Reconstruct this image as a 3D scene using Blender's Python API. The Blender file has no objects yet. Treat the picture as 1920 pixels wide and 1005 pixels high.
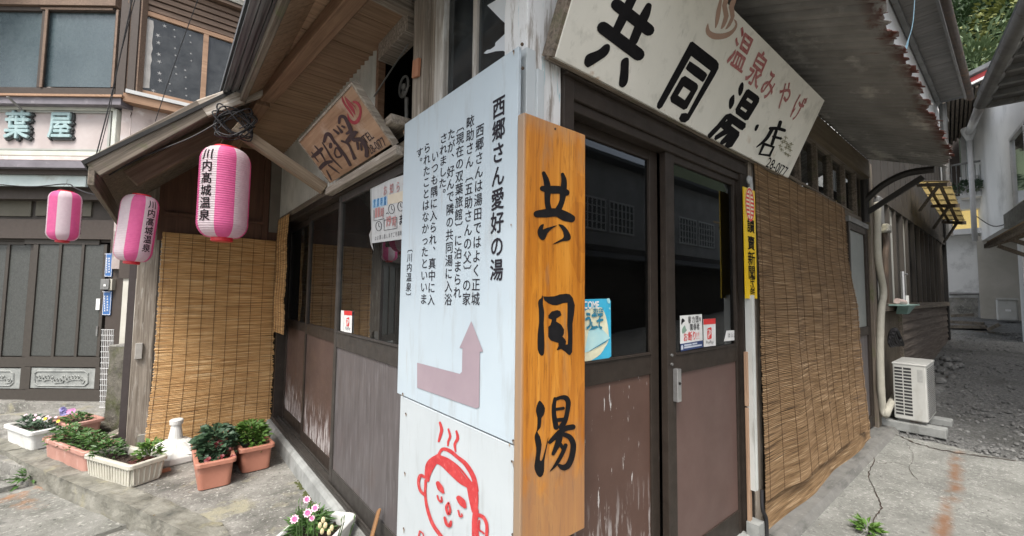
import bpy, bmesh, math, random
from mathutils import Vector, Matrix, Euler, noise as mnoise
from mathutils.geometry import tessellate_polygon
R = math.radians
S = bpy.context.scene
COL = S.collection
random.seed(7)

# ------------------------------------------------------------------ camera
F_PX, W_PX, H_PX = 790.0, 1920.0, 1005.0
PITCH, ROLL, YAW = R(3.5), R(0.7), R(50.5)
CAM = Vector((-0.93, -1.06, 1.25))
FW = Vector((math.cos(YAW) * math.cos(PITCH), math.sin(YAW) * math.cos(PITCH), math.sin(PITCH)))
_rt = Vector((math.sin(YAW), -math.cos(YAW), 0))
_up = _rt.cross(FW)
RT = _rt * math.cos(ROLL) + _up * math.sin(ROLL)
UP = -_rt * math.sin(ROLL) + _up * math.cos(ROLL)
cam_d = bpy.data.cameras.new('camera')
cam = bpy.data.objects.new('camera', cam_d)
COL.objects.link(cam)
cam.matrix_world = Matrix(((RT.x, UP.x, -FW.x, CAM.x), (RT.y, UP.y, -FW.y, CAM.y), (RT.z, UP.z, -FW.z, CAM.z), (0, 0, 0, 1)))
cam_d.sensor_width = 36
cam_d.lens = F_PX / W_PX * 36
cam_d.clip_start = 0.05
cam_d.clip_end = 2000
S.camera = cam

# ------------------------------------------------------------------ world, sun, exposure
SUN_EL, SUN_AZ = R(58), R(215)      # azimuth measured from +x, anticlockwise
wd = bpy.data.worlds.new("World"); S.world = wd; wd.use_nodes = True
nt = wd.node_tree
bg = nt.nodes['Background']
sky = nt.nodes.new('ShaderNodeTexSky'); sky.sky_type = 'NISHITA'; sky.sun_disc = False
sky.sun_elevation = SUN_EL; sky.sun_rotation = R(90) - SUN_AZ
sky.air_density = 1.0; sky.dust_density = 4.0; sky.ozone_density = 0.6
hs = nt.nodes.new('ShaderNodeHueSaturation'); hs.inputs['Saturation'].default_value = 0.45   # veiled, overcast sky
nt.links.new(sky.outputs[0], hs.inputs['Color']); nt.links.new(hs.outputs[0], bg.inputs[0]); bg.inputs[1].default_value = 0.135
sun_d = bpy.data.lights.new('sun', 'SUN'); sun_d.energy = 1.5; sun_d.angle = R(15); sun_d.color = (1, 0.96, 0.9)
sun = bpy.data.objects.new('sun', sun_d); COL.objects.link(sun)
sd = Vector((math.cos(SUN_AZ) * math.cos(SUN_EL), math.sin(SUN_AZ) * math.cos(SUN_EL), math.sin(SUN_EL)))
sun.rotation_euler = sd.to_track_quat('Z', 'Y').to_euler()
S.view_settings.view_transform = 'Standard'
S.view_settings.look = 'None'
S.view_settings.gamma = 1
S.view_settings.use_curve_mapping = False
S.view_settings.exposure = 1.2
S.cycles.max_bounces = 8
S.cycles.transparent_max_bounces = 12
S.cycles.use_denoising = True

# ------------------------------------------------------------------ pixel -> point on a real plane
def ray(px, py): return RT * ((px - 960) / F_PX) + UP * ((502.5 - py) / F_PX) + FW
class Pl:
    def __init__(s, p, n): s.p = Vector(p); s.n = Vector(n).normalized()
    def at(s, px, py):
        d = ray(px, py)
        return CAM + d * ((s.p - CAM).dot(s.n) / d.dot(s.n))
    def off(s, e): return Pl(s.p + s.n * e, s.n)     # towards the viewer when n faces the camera
def PX(v): return Pl((v, 0, 0), (-1, 0, 0))
def PY(v): return Pl((0, v, 0), (0, -1, 0))
def PZ(v): return Pl((0, 0, v), (0, 0, 1))
DN = Vector((0.636, 0.772, 0))
def PD(d): return Pl(CAM + DN * d, -DN)              # plane facing the camera d metres away

# ------------------------------------------------------------------ objects
BASE = {}
def link(o, parent):
    COL.objects.link(o)
    if parent is not None: o.parent = parent
def tag(o, label, cat, group=None, kind=None):
    if label: o['label'] = label
    if cat: o['category'] = cat
    if group: o['group'] = group
    if kind: o['kind'] = kind
    return o
def thing(name, label, cat, base=(0, 0, 0), group=None):
    o = bpy.data.objects.new(name, None); o.empty_display_size = 0.1
    o.location = base; COL.objects.link(o); BASE[o.name] = Vector(base)
    return tag(o, label, cat, group)
class MB:
    def __init__(s): s.v = []; s.f = []
    def add(s, vs, fs):
        k = len(s.v); s.v += [Vector(p) for p in vs]; s.f += [tuple(i + k for i in f) for f in fs]
        return s
    def box(s, a, b):
        x0, y0, z0 = a; x1, y1, z1 = b
        x0, x1 = min(x0, x1), max(x0, x1); y0, y1 = min(y0, y1), max(y0, y1); z0, z1 = min(z0, z1), max(z0, z1)
        return s.add([(x0, y0, z0), (x1, y0, z0), (x1, y1, z0), (x0, y1, z0), (x0, y0, z1), (x1, y0, z1), (x1, y1, z1), (x0, y1, z1)],
                     [(0, 3, 2, 1), (4, 5, 6, 7), (0, 1, 5, 4), (1, 2, 6, 5), (2, 3, 7, 6), (3, 0, 4, 7)])
    def obox(s, o, u, v, w):        # corner o and three edge vectors
        o, u, v, w = Vector(o), Vector(u), Vector(v), Vector(w)
        P = [o, o + u, o + u + v, o + v]; P += [p + w for p in P]
        return s.add(P, [(0, 3, 2, 1), (4, 5, 6, 7), (0, 1, 5, 4), (1, 2, 6, 5), (2, 3, 7, 6), (3, 0, 4, 7)])
    def bar(s, a, b, w, h, up=(0, 0, 1)):
        a, b = Vector(a), Vector(b); d = (b - a).normalized(); u = d.cross(Vector(up)).normalized(); n = u.cross(d)
        return s.obox(a - u * w / 2 - n * h / 2, b - a, u * w, n * h)
    def quad(s, a, b, c, d): return s.add([a, b, c, d], [(0, 1, 2, 3)])
    def tube(s, pts, r, n=8, caps=True):
        pts = [Vector(p) for p in pts]; k = len(pts); rs = r if isinstance(r, (list, tuple)) else [r] * k
        vs = []; fs = []; prev = None
        for i, p in enumerate(pts):
            t = (pts[min(i + 1, k - 1)] - pts[max(i - 1, 0)]).normalized()
            if prev is None:
                a = t.cross(Vector((0, 0, 1)) if abs(t.z) < .9 else Vector((1, 0, 0))).normalized()
            else:
                a = (prev - t * prev.dot(t)).normalized()
            prev = a; b = t.cross(a)
            for j in range(n):
                q = 2 * math.pi * j / n; vs.append(p + (a * math.cos(q) + b * math.sin(q)) * rs[i])
        for i in range(k - 1):
            for j in range(n): fs.append((i * n + j, i * n + (j + 1) % n, (i + 1) * n + (j + 1) % n, (i + 1) * n + j))
        if caps: fs += [tuple(range(n))[::-1], tuple(range((k - 1) * n, k * n))]
        return s.add(vs, fs)
    def lathe(s, prof, c, n=24, rot=0, caps=True):
        c = Vector(c); vs = []; fs = []; k = len(prof)
        for r, z in prof:
            for j in range(n):
                q = 2 * math.pi * j / n + rot; vs.append(c + Vector((r * math.cos(q), r * math.sin(q), z)))
        for i in range(k - 1):
            for j in range(n): fs.append((i * n + j, i * n + (j + 1) % n, (i + 1) * n + (j + 1) % n, (i + 1) * n + j))
        if caps: fs += [tuple(range(n))[::-1], tuple(range((k - 1) * n, k * n))]
        return s.add(vs, fs)
    def poly(s, pts):               # flat polygon, any outline
        pts = [Vector(p) for p in pts]
        tr = tessellate_polygon([pts])
        return s.add(pts, [tuple(t) for t in tr])
    def prism(s, pts, ext):
        pts = [Vector(p) for p in pts]; n = len(pts); ext = Vector(ext)
        tr = [tuple(t) for t in tessellate_polygon([pts])]
        fs = tr + [tuple(i + n for i in t[::-1]) for t in tr] + [(i, (i + 1) % n, (i + 1) % n + n, i + n) for i in range(n)]
        return s.add(pts + [p + ext for p in pts], fs)
    def sphere(s, c, r, nu=10, nv=7, sc=(1, 1, 1)):
        c = Vector(c); vs = []; fs = []
        for i in range(nv + 1):
            t = math.pi * i / nv
            for j in range(nu):
                q = 2 * math.pi * j / nu
                vs.append(c + Vector((r * sc[0] * math.sin(t) * math.cos(q), r * sc[1] * math.sin(t) * math.sin(q), r * sc[2] * math.cos(t))))
        for i in range(nv):
            for j in range(nu): fs.append((i * nu + j, (i + 1) * nu + j, (i + 1) * nu + (j + 1) % nu, i * nu + (j + 1) % nu))
        return s.add(vs, fs)
    def build(s, name, m, parent=None, base=None, smooth=False, bevel=0, label=None):
        b = Vector(base) if base is not None else (BASE[parent.name] if parent is not None else Vector((0, 0, 0)))
        me = bpy.data.meshes.new(name)
        me.from_pydata([tuple(p - b) for p in s.v], [], s.f); me.validate(); me.update()
        me.materials.append(m)
        if smooth: me.polygons.foreach_set('use_smooth', [True] * len(me.polygons))
        o = bpy.data.objects.new(name, me)
        if parent is None: o.location = b
        link(o, parent); BASE[o.name] = b
        if bevel:
            md = o.modifiers.new('bevel', 'BEVEL'); md.width = bevel; md.segments = 2; md.limit_method = 'ANGLE'
        if label: o['label'] = label
        return o
def beam(name, a, b, w, h, m, parent, up=(0, 0, 1), bevel=0.004, wob=0.0, label=None):
    """timber with its grain along local X"""
    a, b = Vector(a), Vector(b); L = (b - a).length
    d = (b - a) / L; u = d.cross(Vector(up)).normalized(); n = u.cross(d)
    mb = MB(); N = max(2, int(L / 0.12)) if wob else 1
    vs = []; fs = []
    for i in range(N + 1):
        x = L * i / N
        for (y, z) in ((-w / 2, -h / 2), (w / 2, -h / 2), (w / 2, h / 2), (-w / 2, h / 2)):
            q = mnoise.noise(Vector((x * 6 + y * 30, z * 30, len(name) + a.x * 3))) * wob
            vs.append((x, y + q, z + q * .7))
    for i in range(N):
        for j in range(4): fs.append((i * 4 + j, i * 4 + (j + 1) % 4, (i + 1) * 4 + (j + 1) % 4, (i + 1) * 4 + j))
    fs += [(3, 2, 1, 0), tuple(N * 4 + k for k in range(4))]
    mb.add(vs, fs)
    me = bpy.data.meshes.new(name); me.from_pydata([tuple(v) for v in mb.v], [], mb.f); me.materials.append(m)
    o = bpy.data.objects.new(name, me)
    pb = BASE[parent.name] if parent is not None else Vector((0, 0, 0))
    o.matrix_basis = Matrix.Translation(a - pb) @ Matrix(((d.x, u.x, n.x, 0), (d.y, u.y, n.y, 0), (d.z, u.z, n.z, 0), (0, 0, 0, 1)))
    link(o, parent)
    if bevel:
        md = o.modifiers.new('bevel', 'BEVEL'); md.width = bevel; md.segments = 1
    if label: o['label'] = label
    BASE[o.name] = pb
    return o
def smooth_path(pts, k=6):
    pts = [Vector(p) for p in pts]; out = []
    for i in range(len(pts) - 1):
        p0 = pts[max(i - 1, 0)]; p1 = pts[i]; p2 = pts[i + 1]; p3 = pts[min(i + 2, len(pts) - 1)]
        for j in range(k):
            t = j / k
            out.append(0.5 * (2 * p1 + (p2 - p0) * t + (2 * p0 - 5 * p1 + 4 * p2 - p3) * t * t + (3 * p1 - p0 - 3 * p2 + p3) * t ** 3))
    out.append(pts[-1]); return out
def copy_tree(o, parent=None):
    c = o.copy(); COL.objects.link(c)
    if parent is not None: c.parent = parent
    for ch in list(o.children): copy_tree(ch, c)
    return c

# ------------------------------------------------------------------ materials
def hexc(c):      # sRGB 0..255 -> linear
    return tuple(((x / 255) / 12.92 if x / 255 < .04045 else ((x / 255 + .055) / 1.055) ** 2.4) for x in c)
class NT:
    def __init__(s, name):
        s.m = bpy.data.materials.new(name); s.m.use_nodes = True; s.t = s.m.node_tree; s.n = s.t.nodes; s.b = s.n['Principled BSDF']
        tc = s.n.new('ShaderNodeTexCoord'); s.obj = tc.outputs['Object']
    def l(s, a, b): s.t.links.new(a, b)
    def map(s, sc, rot=(0, 0, 0), loc=(0, 0, 0)):
        k = s.n.new('ShaderNodeMapping'); k.inputs['Scale'].default_value = sc; k.inputs['Rotation'].default_value = rot; k.inputs['Location'].default_value = loc
        s.l(s.obj, k.inputs[0]); return k.outputs[0]
    def noise(s, sc, detail=5, rough=.6, dist=0, loc=(0, 0, 0)):
        k = s.n.new('ShaderNodeTexNoise'); k.inputs['Scale'].default_value = 1; k.inputs['Detail'].default_value = detail
        k.inputs['Roughness'].default_value = rough; k.inputs['Distortion'].default_value = dist
        if isinstance(sc, (int, float)): sc = (sc, sc, sc)
        s.l(s.map(sc, loc=loc), k.inputs['Vector']); return k.outputs['Fac']
    def ramp(s, fac, stops):
        k = s.n.new('ShaderNodeValToRGB'); e = k.color_ramp.elements
        while len(e) < len(stops): e.new(0.5)
        for i, (p, c) in enumerate(stops):
            e[i].position = p; e[i].color = (*c, 1) if len(c) == 3 else c
        s.l(fac, k.inputs[0]); return k.outputs[0]
    def maprange(s, v, a, b, c=0., d=1.):
        k = s.n.new('ShaderNodeMapRange'); k.clamp = True
        for i, x in enumerate((a, b, c, d)): k.inputs[i + 1].default_value = x
        s.l(v, k.inputs[0]); return k.outputs[0]
    def math(s, op, a, b=None):
        k = s.n.new('ShaderNodeMath'); k.operation = op
        for i, x in enumerate((a, b)):
            if x is None: continue
            if isinstance(x, (int, float)): k.inputs[i].default_value = x
            else: s.l(x, k.inputs[i])
        return k.outputs[0]
    def mix(s, fac, a, b):
        k = s.n.new('ShaderNodeMix'); k.data_type = 'RGBA'
        for i, x in ((0, fac), (6, a), (7, b)):
            if isinstance(x, (int, float)): k.inputs[i].default_value = x
            elif isinstance(x, tuple): k.inputs[i].default_value = (*x, 1)
            else: s.l(x, k.inputs[i])
        return k.outputs[2]
    def sep(s):
        k = s.n.new('ShaderNodeSeparateXYZ'); s.l(s.obj, k.inputs[0]); return k.outputs
    def bump(s, h, strength=.3, dist=.01):
        k = s.n.new('ShaderNodeBump'); k.inputs['Strength'].default_value = strength; k.inputs['Distance'].default_value = dist
        s.l(h, k.inputs['Height']); s.l(k.outputs[0], s.b.inputs['Normal'])
    def col(s, c):
        if isinstance(c, tuple): s.b.inputs['Base Color'].default_value = (*c, 1)
        else: s.l(c, s.b.inputs['Base Color'])
    def rough(s, r):
        if isinstance(r, (int, float)): s.b.inputs['Roughness'].default_value = r
        else: s.l(r, s.b.inputs['Roughness'])
def surf(name, c1, c2, sc=8, rough=.8, bump=.3, bdist=.004, bsc=None, layers=(), metal=0, spec=None, detail=6, mid=None):
    """two-tone procedural surface; layers = (colour, noise scale, lo, hi[, (axis, from, to)]) put worn paint, rust, moss on top"""
    t = NT(name)
    f = t.noise(sc, detail)
    c = t.ramp(f, [(.3, c1), (.7, c2)] if mid is None else [(.28, c1), (.5, mid), (.72, c2)])
    for i, L in enumerate(layers):
        m = t.maprange(t.noise(L[1], 7, .65, loc=(3.7 * i + 1, 5.1, 2.3)), L[2], L[3])
        if len(L) > 4:
            ax, a, b = L[4]; m = t.math('MULTIPLY', m, t.maprange(t.sep()['xyz'.index(ax)], a, b))
        c = t.mix(m, c, L[0])
    t.col(c)
    fr = t.noise(bsc or sc, 8, .7, loc=(9, 1, 4))
    t.rough(t.maprange(fr, .2, .8, max(rough - .12, .03), min(rough + .12, 1)))
    if bump: t.bump(fr, bump, bdist)
    t.b.inputs['Metallic'].default_value = metal
    if spec is not None: t.b.inputs['Specular IOR Level'].default_value = spec
    return t.m
def wood(name, c1, c2, axis='x', dens=60, rough=.75, bump=.5, layers=(), dark=None):
    """grain runs along the axis"""
    t = NT(name); lo = 1.6
    sc = {'x': (lo, dens, dens), 'y': (dens, lo, dens), 'z': (dens, dens, lo)}[axis]
    g = t.noise(sc, 7, .65, .6)
    c = t.ramp(g, [(.25, dark or tuple(x * .45 for x in c1)), (.42, c1), (.7, c2)])
    big = t.noise(3.1, 3, loc=(4, 2, 8))
    c = t.mix(t.maprange(big, .35, .7, 0, .35), c, tuple(x * .6 for x in c1))
    for i, L in enumerate(layers):
        m = t.maprange(t.noise(L[1], 8, .7, loc=(2.1 * i + .7, 6.3, 1.9)), L[2], L[3])
        if len(L) > 4:
            ax, a, b = L[4]; m = t.math('MULTIPLY', m, t.maprange(t.sep()['xyz'.index(ax)], a, b))
        c = t.mix(m, c, L[0])
    t.col(c); t.rough(rough); t.bump(g, bump, .004)
    return t.m
def glass(name, tint=(.5, .5, .5), rough=.02, dirt=.04, ior=1.5, dirtcol=(.3, .3, .28)):
    t = NT(name); n = t.n
    tr = n.new('ShaderNodeBsdfTransparent'); tr.inputs[0].default_value = (*tint, 1)
    gl = n.new('ShaderNodeBsdfGlossy'); gl.inputs['Roughness'].default_value = rough; gl.inputs[0].default_value = (.9, .93, .95, 1)
    fr = n.new('ShaderNodeFresnel'); fr.inputs[0].default_value = ior
    df = n.new('ShaderNodeBsdfDiffuse'); df.inputs[0].default_value = (*dirtcol, 1)
    a = n.new('ShaderNodeMixShader'); b = n.new('ShaderNodeMixShader')
    d = t.maprange(t.noise(6, 6, .7), .3, .8, dirt * .3, dirt * 2)
    t.l(d, a.inputs[0]); t.l(tr.outputs[0], a.inputs[1]); t.l(df.outputs[0], a.inputs[2])
    t.l(fr.outputs[0], b.inputs[0]); t.l(a.outputs[0], b.inputs[1]); t.l(gl.outputs[0], b.inputs[2])
    t.l(b.outputs[0], n['Material Output'].inputs[0])
    return t.m
def plain(name, c, rough=.6, metal=0, bump=0):
    return surf(name, tuple(x * .88 for x in c), tuple(min(1, x * 1.08) for x in c), 25, rough, bump, metal=metal)

# ------------------------------------------------------------------ lettering
_GL = {}
def glyph(ch, bold=0.0):
    k = (ch, bold)
    if k not in _GL:
        cu = bpy.data.curves.new('g', 'FONT'); cu.body = ch; cu.size = 1; cu.resolution_u = 3
        o = bpy.data.objects.new('g', cu); COL.objects.link(o)
        dg = bpy.context.evaluated_depsgraph_get(); me = o.evaluated_get(dg).to_mesh()
        vs = [(v.co.x, v.co.y) for v in me.vertices]; fs = [tuple(p.vertices) for p in me.polygons]
        o.evaluated_get(dg).to_mesh_clear()
        bpy.data.objects.remove(o); bpy.data.curves.remove(cu)
        _GL[k] = (vs, fs)
    return _GL[k]
def em_box():
    vs, _ = glyph('国'); xs = [v[0] for v in vs]; ys = [v[1] for v in vs]
    return (min(xs) + max(xs)) / 2, (min(ys) + max(ys)) / 2, (max(ys) - min(ys)) / .9
EMX, EMY, EMS = em_box()
def put_glyph(mb, ch, c, u, v, w, h, bold=0., rot=False, dx=0, dy=0, lift=None, jit=0):
    """character in a w x h cell centred at c (u right, v up, unit vectors)"""
    vs, fs = glyph(ch)
    if not vs: return
    P = []
    if bold:
        n_ = u.cross(v) * .00012
        for k, (sx, sy) in enumerate(((bold, 0), (-bold, 0), (0, bold), (0, -bold))):
            put_glyph(mb, ch, c + n_ * (k + 1), u, v, w, h, 0, rot, dx + sx, dy + sy, lift, jit)
    for x, y in vs:
        x = (x - EMX) / EMS; y = (y - EMY) / EMS
        if rot: x, y = y, -x
        if jit: x += mnoise.noise(Vector((x * 5, y * 5, ord(ch)))) * jit; y += mnoise.noise(Vector((y * 5, x * 5, ord(ch) + 9))) * jit
        P.append(c + u * ((x + dx) * w) + v * ((y + dy) * h))
    mb.add(P, fs)
def column(mb, text, top, bot, u, wid, bold=0., fill=.94, lift=None, jit=0):
    top, bot = Vector(top), Vector(bot); n = len(text); step = (bot - top) / n; h = step.length; v = -step.normalized()
    for i, ch in enumerate(text):
        if ch in '　 ': continue
        c = top + step * (i + .5)
        rot = ch in '〔〕ー～'
        dx, dy = (.55, .55) if ch in '、。' else (0, 0)
        put_glyph(mb, ch, c, u, v, wid, h * fill, bold, rot, dx, dy, lift, jit)
def line_text(mb, text, a, b, up, h, bold=0., fill=.94, shear=0):
    """latin/CJK run fitted between a and b with cap height about h"""
    a, b = Vector(a), Vector(b); L = (b - a).length; u = (b - a) / L; up = Vector(up).normalized() + u * shear
    cu = []; x = 0
    for ch in text:
        vs, fs = glyph(ch)
        if not vs: x += .35; continue
        x0 = min(v[0] for v in vs); x1 = max(v[0] for v in vs)
        cu.append((vs, fs, x - x0)); x += (x1 - x0) + .09
    k = L / max(x - .09, .1)
    nn = u.cross(up)
    for i, (sx, sy) in enumerate(((0, 0), (bold, 0), (-bold, 0), (0, bold), (0, -bold)) if bold else ((0, 0),)):
        for vs, fs, o in cu:
            mb.add([a + nn * (i * .00012) + u * ((px + sx + o) * k) + up * ((py + sy) * h / .72) for px, py in vs], fs)
def fine(P, fs, mx):
    """split triangles until every edge is shorter than mx (for lettering bent round a lantern)"""
    P = list(P); work = []
    for f in fs:
        for i in range(1, len(f) - 1): work.append((f[0], f[i], f[i + 1]))
    out = []; mid = {}
    def m(a, b):
        k = (min(a, b), max(a, b))
        if k not in mid: mid[k] = len(P); P.append(((P[a][0] + P[b][0]) / 2, (P[a][1] + P[b][1]) / 2))
        return mid[k]
    while work:
        a, b, c = work.pop(); e = [((P[x][0] - P[y][0]) ** 2 + (P[x][1] - P[y][1]) ** 2, x, y, z) for x, y, z in ((a, b, c), (b, c, a), (c, a, b))]
        L, x, y, z = max(e)
        if L > mx * mx: q = m(x, y); work += [(x, q, z), (q, y, z)]
        else: out.append((a, b, c))
    return P, out
class Px:
    """marks traced on a real plane: pixel outlines or brush strokes, crop origin (ox, oy), scale k"""
    def __init__(s, plane, ox=0, oy=0, k=1., eps=.0012): s.pl, s.ox, s.oy, s.k, s.mb, s.eps, s.i = plane, ox, oy, k, MB(), eps, 0
    def pt(s, x, y):
        return s.pl.off(s.eps + s.i * .00012).at(s.ox + x * s.k, s.oy + y * s.k)
    def poly(s, pts, smooth=0):
        s.i += 1
        if smooth:
            q = [Vector((p[0], p[1], 0)) for p in pts]; n = len(q); out = []
            for i in range(n):
                p0, p1, p2, p3 = q[i - 1], q[i], q[(i + 1) % n], q[(i + 2) % n]
                for j in range(smooth):
                    t = j / smooth
                    out.append(.5 * (2 * p1 + (p2 - p0) * t + (2 * p0 - 5 * p1 + 4 * p2 - p3) * t * t + (3 * p1 - p0 - 3 * p2 + p3) * t ** 3))
            pts = [(p.x, p.y) for p in out]
        s.mb.poly([s.pt(*p) for p in pts])
    def ring(s, outer, holes):
        s.i += 1
        loops = [[s.pt(*p) for p in outer]] + [[s.pt(*p) for p in h] for h in holes]
        tr = tessellate_polygon(loops); flat = [p for l in loops for p in l]
        s.mb.add(flat, [tuple(t) for t in tr])
    def stroke(s, pts, w, k=5, caps=True):
        s.i += 1
        if not isinstance(w, (list, tuple)): w = [w] * len(pts)
        P = smooth_path([Vector((p[0], p[1], w[i])) for i, p in enumerate(pts)], k) if len(pts) > 2 else [Vector((p[0], p[1], w[i])) for i, p in enumerate(pts)]
        L = []; Rr = []
        for i, p in enumerate(P):
            d = P[min(i + 1, len(P) - 1)] - P[max(i - 1, 0)]; d.z = 0
            d = d.normalized(); n = Vector((-d.y, d.x, 0)) * max(p.z, 1) / 2
            L.append((p.x + n.x, p.y + n.y)); Rr.append((p.x - n.x, p.y - n.y))
        vs = [s.pt(*p) for p in L + Rr]; n = len(P)
        fs = [(i, i + 1, n + i + 1, n + i) for i in range(n - 1)]
        s.mb.add(vs, fs)
        if caps:
            for e, q in ((0, 1), (-1, -2)):
                p = P[e]; d = Vector((p.x - P[q].x, p.y - P[q].y, 0)).normalized(); n2 = Vector((-d.y, d.x, 0)); r = max(p.z, 1) / 2
                arc = [p + (d * math.sin(a) + n2 * math.cos(a)) * r for a in [math.pi * j / 6 for j in range(7)]]
                s.i += .2
                s.mb.poly([s.pt(a.x, a.y) for a in arc])
        return s
# ================================================================== material library
M = {}
M['concrete'] = surf('concrete', (.13, .125, .11), (.31, .30, .27), 5, .9, .8, .010, 45, layers=[((.075, .074, .064), 2.2, .50, .70), ((.42, .41, .37), 42, .56, .66), ((.06, .058, .05), 36, .60, .68), ((.30, .28, .20), 3.3, .56, .66)])
M['footing_dark'] = surf('footing_concrete', (.13, .128, .118), (.21, .205, .19), 9, .85, .3, .004, 40, layers=[((.075, .075, .068), (3, 9, 9), .50, .72), ((.27, .265, .25), 40, .60, .7)])
M['concrete_pale'] = surf('concrete_pale', (.20, .205, .195), (.36, .37, .355), 7, .85, .4, .004, 40, layers=[((.12, .12, .11), (6, 6, 1.5), .55, .75)])
M['kerb_concrete'] = surf('kerb_concrete', (.12, .115, .09), (.27, .26, .22), 6, .92, .8, .01, 35, layers=[((.30, .27, .16), 3, .55, .7), ((.05, .05, .042), 4, .55, .75)])
M['street_slab'] = surf('street_slab', (.14, .14, .12), (.28, .275, .25), 4, .9, .9, .012, 38, layers=[((.085, .085, .07), 2.6, .48, .70), ((.40, .39, .35), 36, .56, .66), ((.055, .055, .045), 30, .60, .68), ((.32, .14, .05), 1.7, .62, .72)])
M['weathered'] = wood('weathered_wood', (.20, .165, .13), (.42, .37, .31), 'x', 70, layers=[((.52, .49, .44), (5, 40, 40), .55, .75)], dark=(.06, .05, .04))
M['paintwood_z'] = wood('old_painted_upright_wood', (.36, .33, .29), (.56, .53, .49), 'z', 55, layers=[((.60, .60, .58), (30, 30, 4), .5, .64), ((.14, .09, .055), (25, 25, 3), .6, .74)], dark=(.16, .12, .09))
M['weathered_dark'] = wood('weathered_dark_wood', (.115, .092, .070), (.28, .23, .18), 'x', 60, layers=[((.10, .11, .045), 5, .55, .75)], dark=(.03, .022, .016))
M['paintwood'] = wood('old_painted_wood', (.34, .31, .28), (.62, .60, .57), 'x', 70, layers=[((.70, .71, .71), (5, 34, 34), .38, .50), ((.36, .52, .56), (4, 30, 30), .6, .68), ((.13, .085, .05), (4, 35, 35), .62, .72)], dark=(.12, .09, .07))
M['soffit'] = wood('soffit_boards', (.26, .165, .10), (.42, .285, .185), 'x', 45, .7, .25, dark=(.13, .08, .05))
M['brownbeam'] = wood('brown_beam', (.18, .10, .058), (.32, .20, .125), 'x', 45, .7, .35, dark=(.06, .03, .02))
M['darkboard'] = wood('dark_brown_board', (.085, .036, .018), (.13, .06, .032), 'z', 30, .6, .2)
M['alu'] = surf('bronze_aluminium', (.024, .018, .014), (.038, .029, .023), 18, .5, .05, spec=.3, layers=[((.16, .15, .14), (50, 50, 8), .68, .78)])
M['alu_grey'] = surf('weathered_bronze', (.036, .032, .028), (.058, .052, .047), 14, .55, .1, spec=.3)
WH = (.62, .61, .60)
M['glass_front'] = glass('front_door_glass', (.4, .4, .38), .015, .006, 1.6)
M['panel_brown'] = surf('brown_door_panel', (.080, .042, .031), (.104, .058, .044), 5, .5, .06, layers=[(WH, (48, 48, 5), .55, .60, ('z', .62, .20)), (WH, (40, 40, 7), .64, .68)])
M['panel_peel'] = surf('peeling_door_panel', (.062, .036, .028), (.085, .051, .041), 6, .55, .1, layers=[((.44, .41, .40), (50, 50, 4), .50, .54, ('z', .42, .30)), ((.40, .37, .36), (55, 55, 5), .55, .59, ('z', .60, .44)), ((.24, .20, .19), (80, 80, 60), .60, .68, ('z', 1.3, .2))])
M['panel_grey'] = surf('faded_door_panel', (.078, .068, .067), (.125, .112, .113), (26, 26, 3), .5, .08, layers=[((.19, .18, .185), (70, 70, 5), .56, .72), ((.11, .08, .07), 3, .52, .7, ('z', .6, .15))])
M['panel_mauve'] = surf('mauve_door_panel', (.098, .058, .049), (.125, .077, .066), 4, .5, .04, layers=[((.3, .26, .24), (90, 90, 4), .70, .76)])
M['glass'] = glass('window_glass', (.55, .55, .52), .015, .035, 1.95)
M['glass_dusty'] = glass('dusty_glass', (.25, .28, .30), .06, .10, 1.5, (.30, .34, .36))
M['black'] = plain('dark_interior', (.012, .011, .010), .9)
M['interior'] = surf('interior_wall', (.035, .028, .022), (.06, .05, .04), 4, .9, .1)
M['steel'] = surf('brushed_steel', (.45, .45, .45), (.6, .6, .6), 30, .35, .05, metal=.8)
M['signwhite'] = surf('painted_white_sign', (.44, .515, .565), (.485, .56, .605), 2.5, .45, .03, layers=[((.36, .39, .40), (12, 12, 2.2), .54, .78), ((.42, .45, .46), (34, 34, 3), .60, .74), ((.26, .20, .15), 16, .78, .83)])
M['signwhite2'] = surf('old_white_board', (.46, .50, .515), (.51, .55, .565), 3, .5, .06, layers=[((.36, .38, .38), (15, 15, 2.4), .54, .78), ((.42, .44, .44), (36, 36, 4), .60, .74), ((.26, .19, .13), 13, .76, .82)])
M['ink'] = surf('black_lettering', (.010, .010, .011), (.016, .015, .016), 25, .85, 0, spec=.08)
M['greyink'] = surf('dark_grey_lettering', (.026, .024, .030), (.036, .033, .040), 40, .85, 0, spec=.08)
M['arrow'] = surf('faded_mauve_arrow', (.30, .235, .265), (.35, .275, .305), 6, .5, .03)
M['redpaint'] = surf('red_brush_paint', (.42, .022, .028), (.58, .06, .06), 28, .5, .05, layers=[((.65, .18, .17), 45, .55, .75)])
M['wornred'] = surf('worn_red_paint', (.30, .03, .035), (.48, .26, .24), 75, .6, .05)
M['tanpaint'] = surf('tan_paint', (.36, .235, .175), (.42, .28, .215), 8, .6, .03)
M['winepaint'] = surf('wine_red_paint', (.24, .018, .03), (.32, .035, .05), 20, .6, .05)
M['brownink'] = surf('dark_brown_ink', (.028, .015, .018), (.05, .028, .03), 20, .6, .05)
M['cream'] = surf('cream_sign_metal', (.70, .685, .615), (.79, .77, .70), 4, .5, .06, layers=[((.56, .55, .49), 9, .55, .75), ((.50, .49, .43), (20, 20, 5), .60, .76), ((.36, .18, .05), 5, .60, .68, ('z', .11, .0)), ((.30, .15, .05), 22, .74, .78)])
M['orange_wood'] = None
M['reed'] = None
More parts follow.
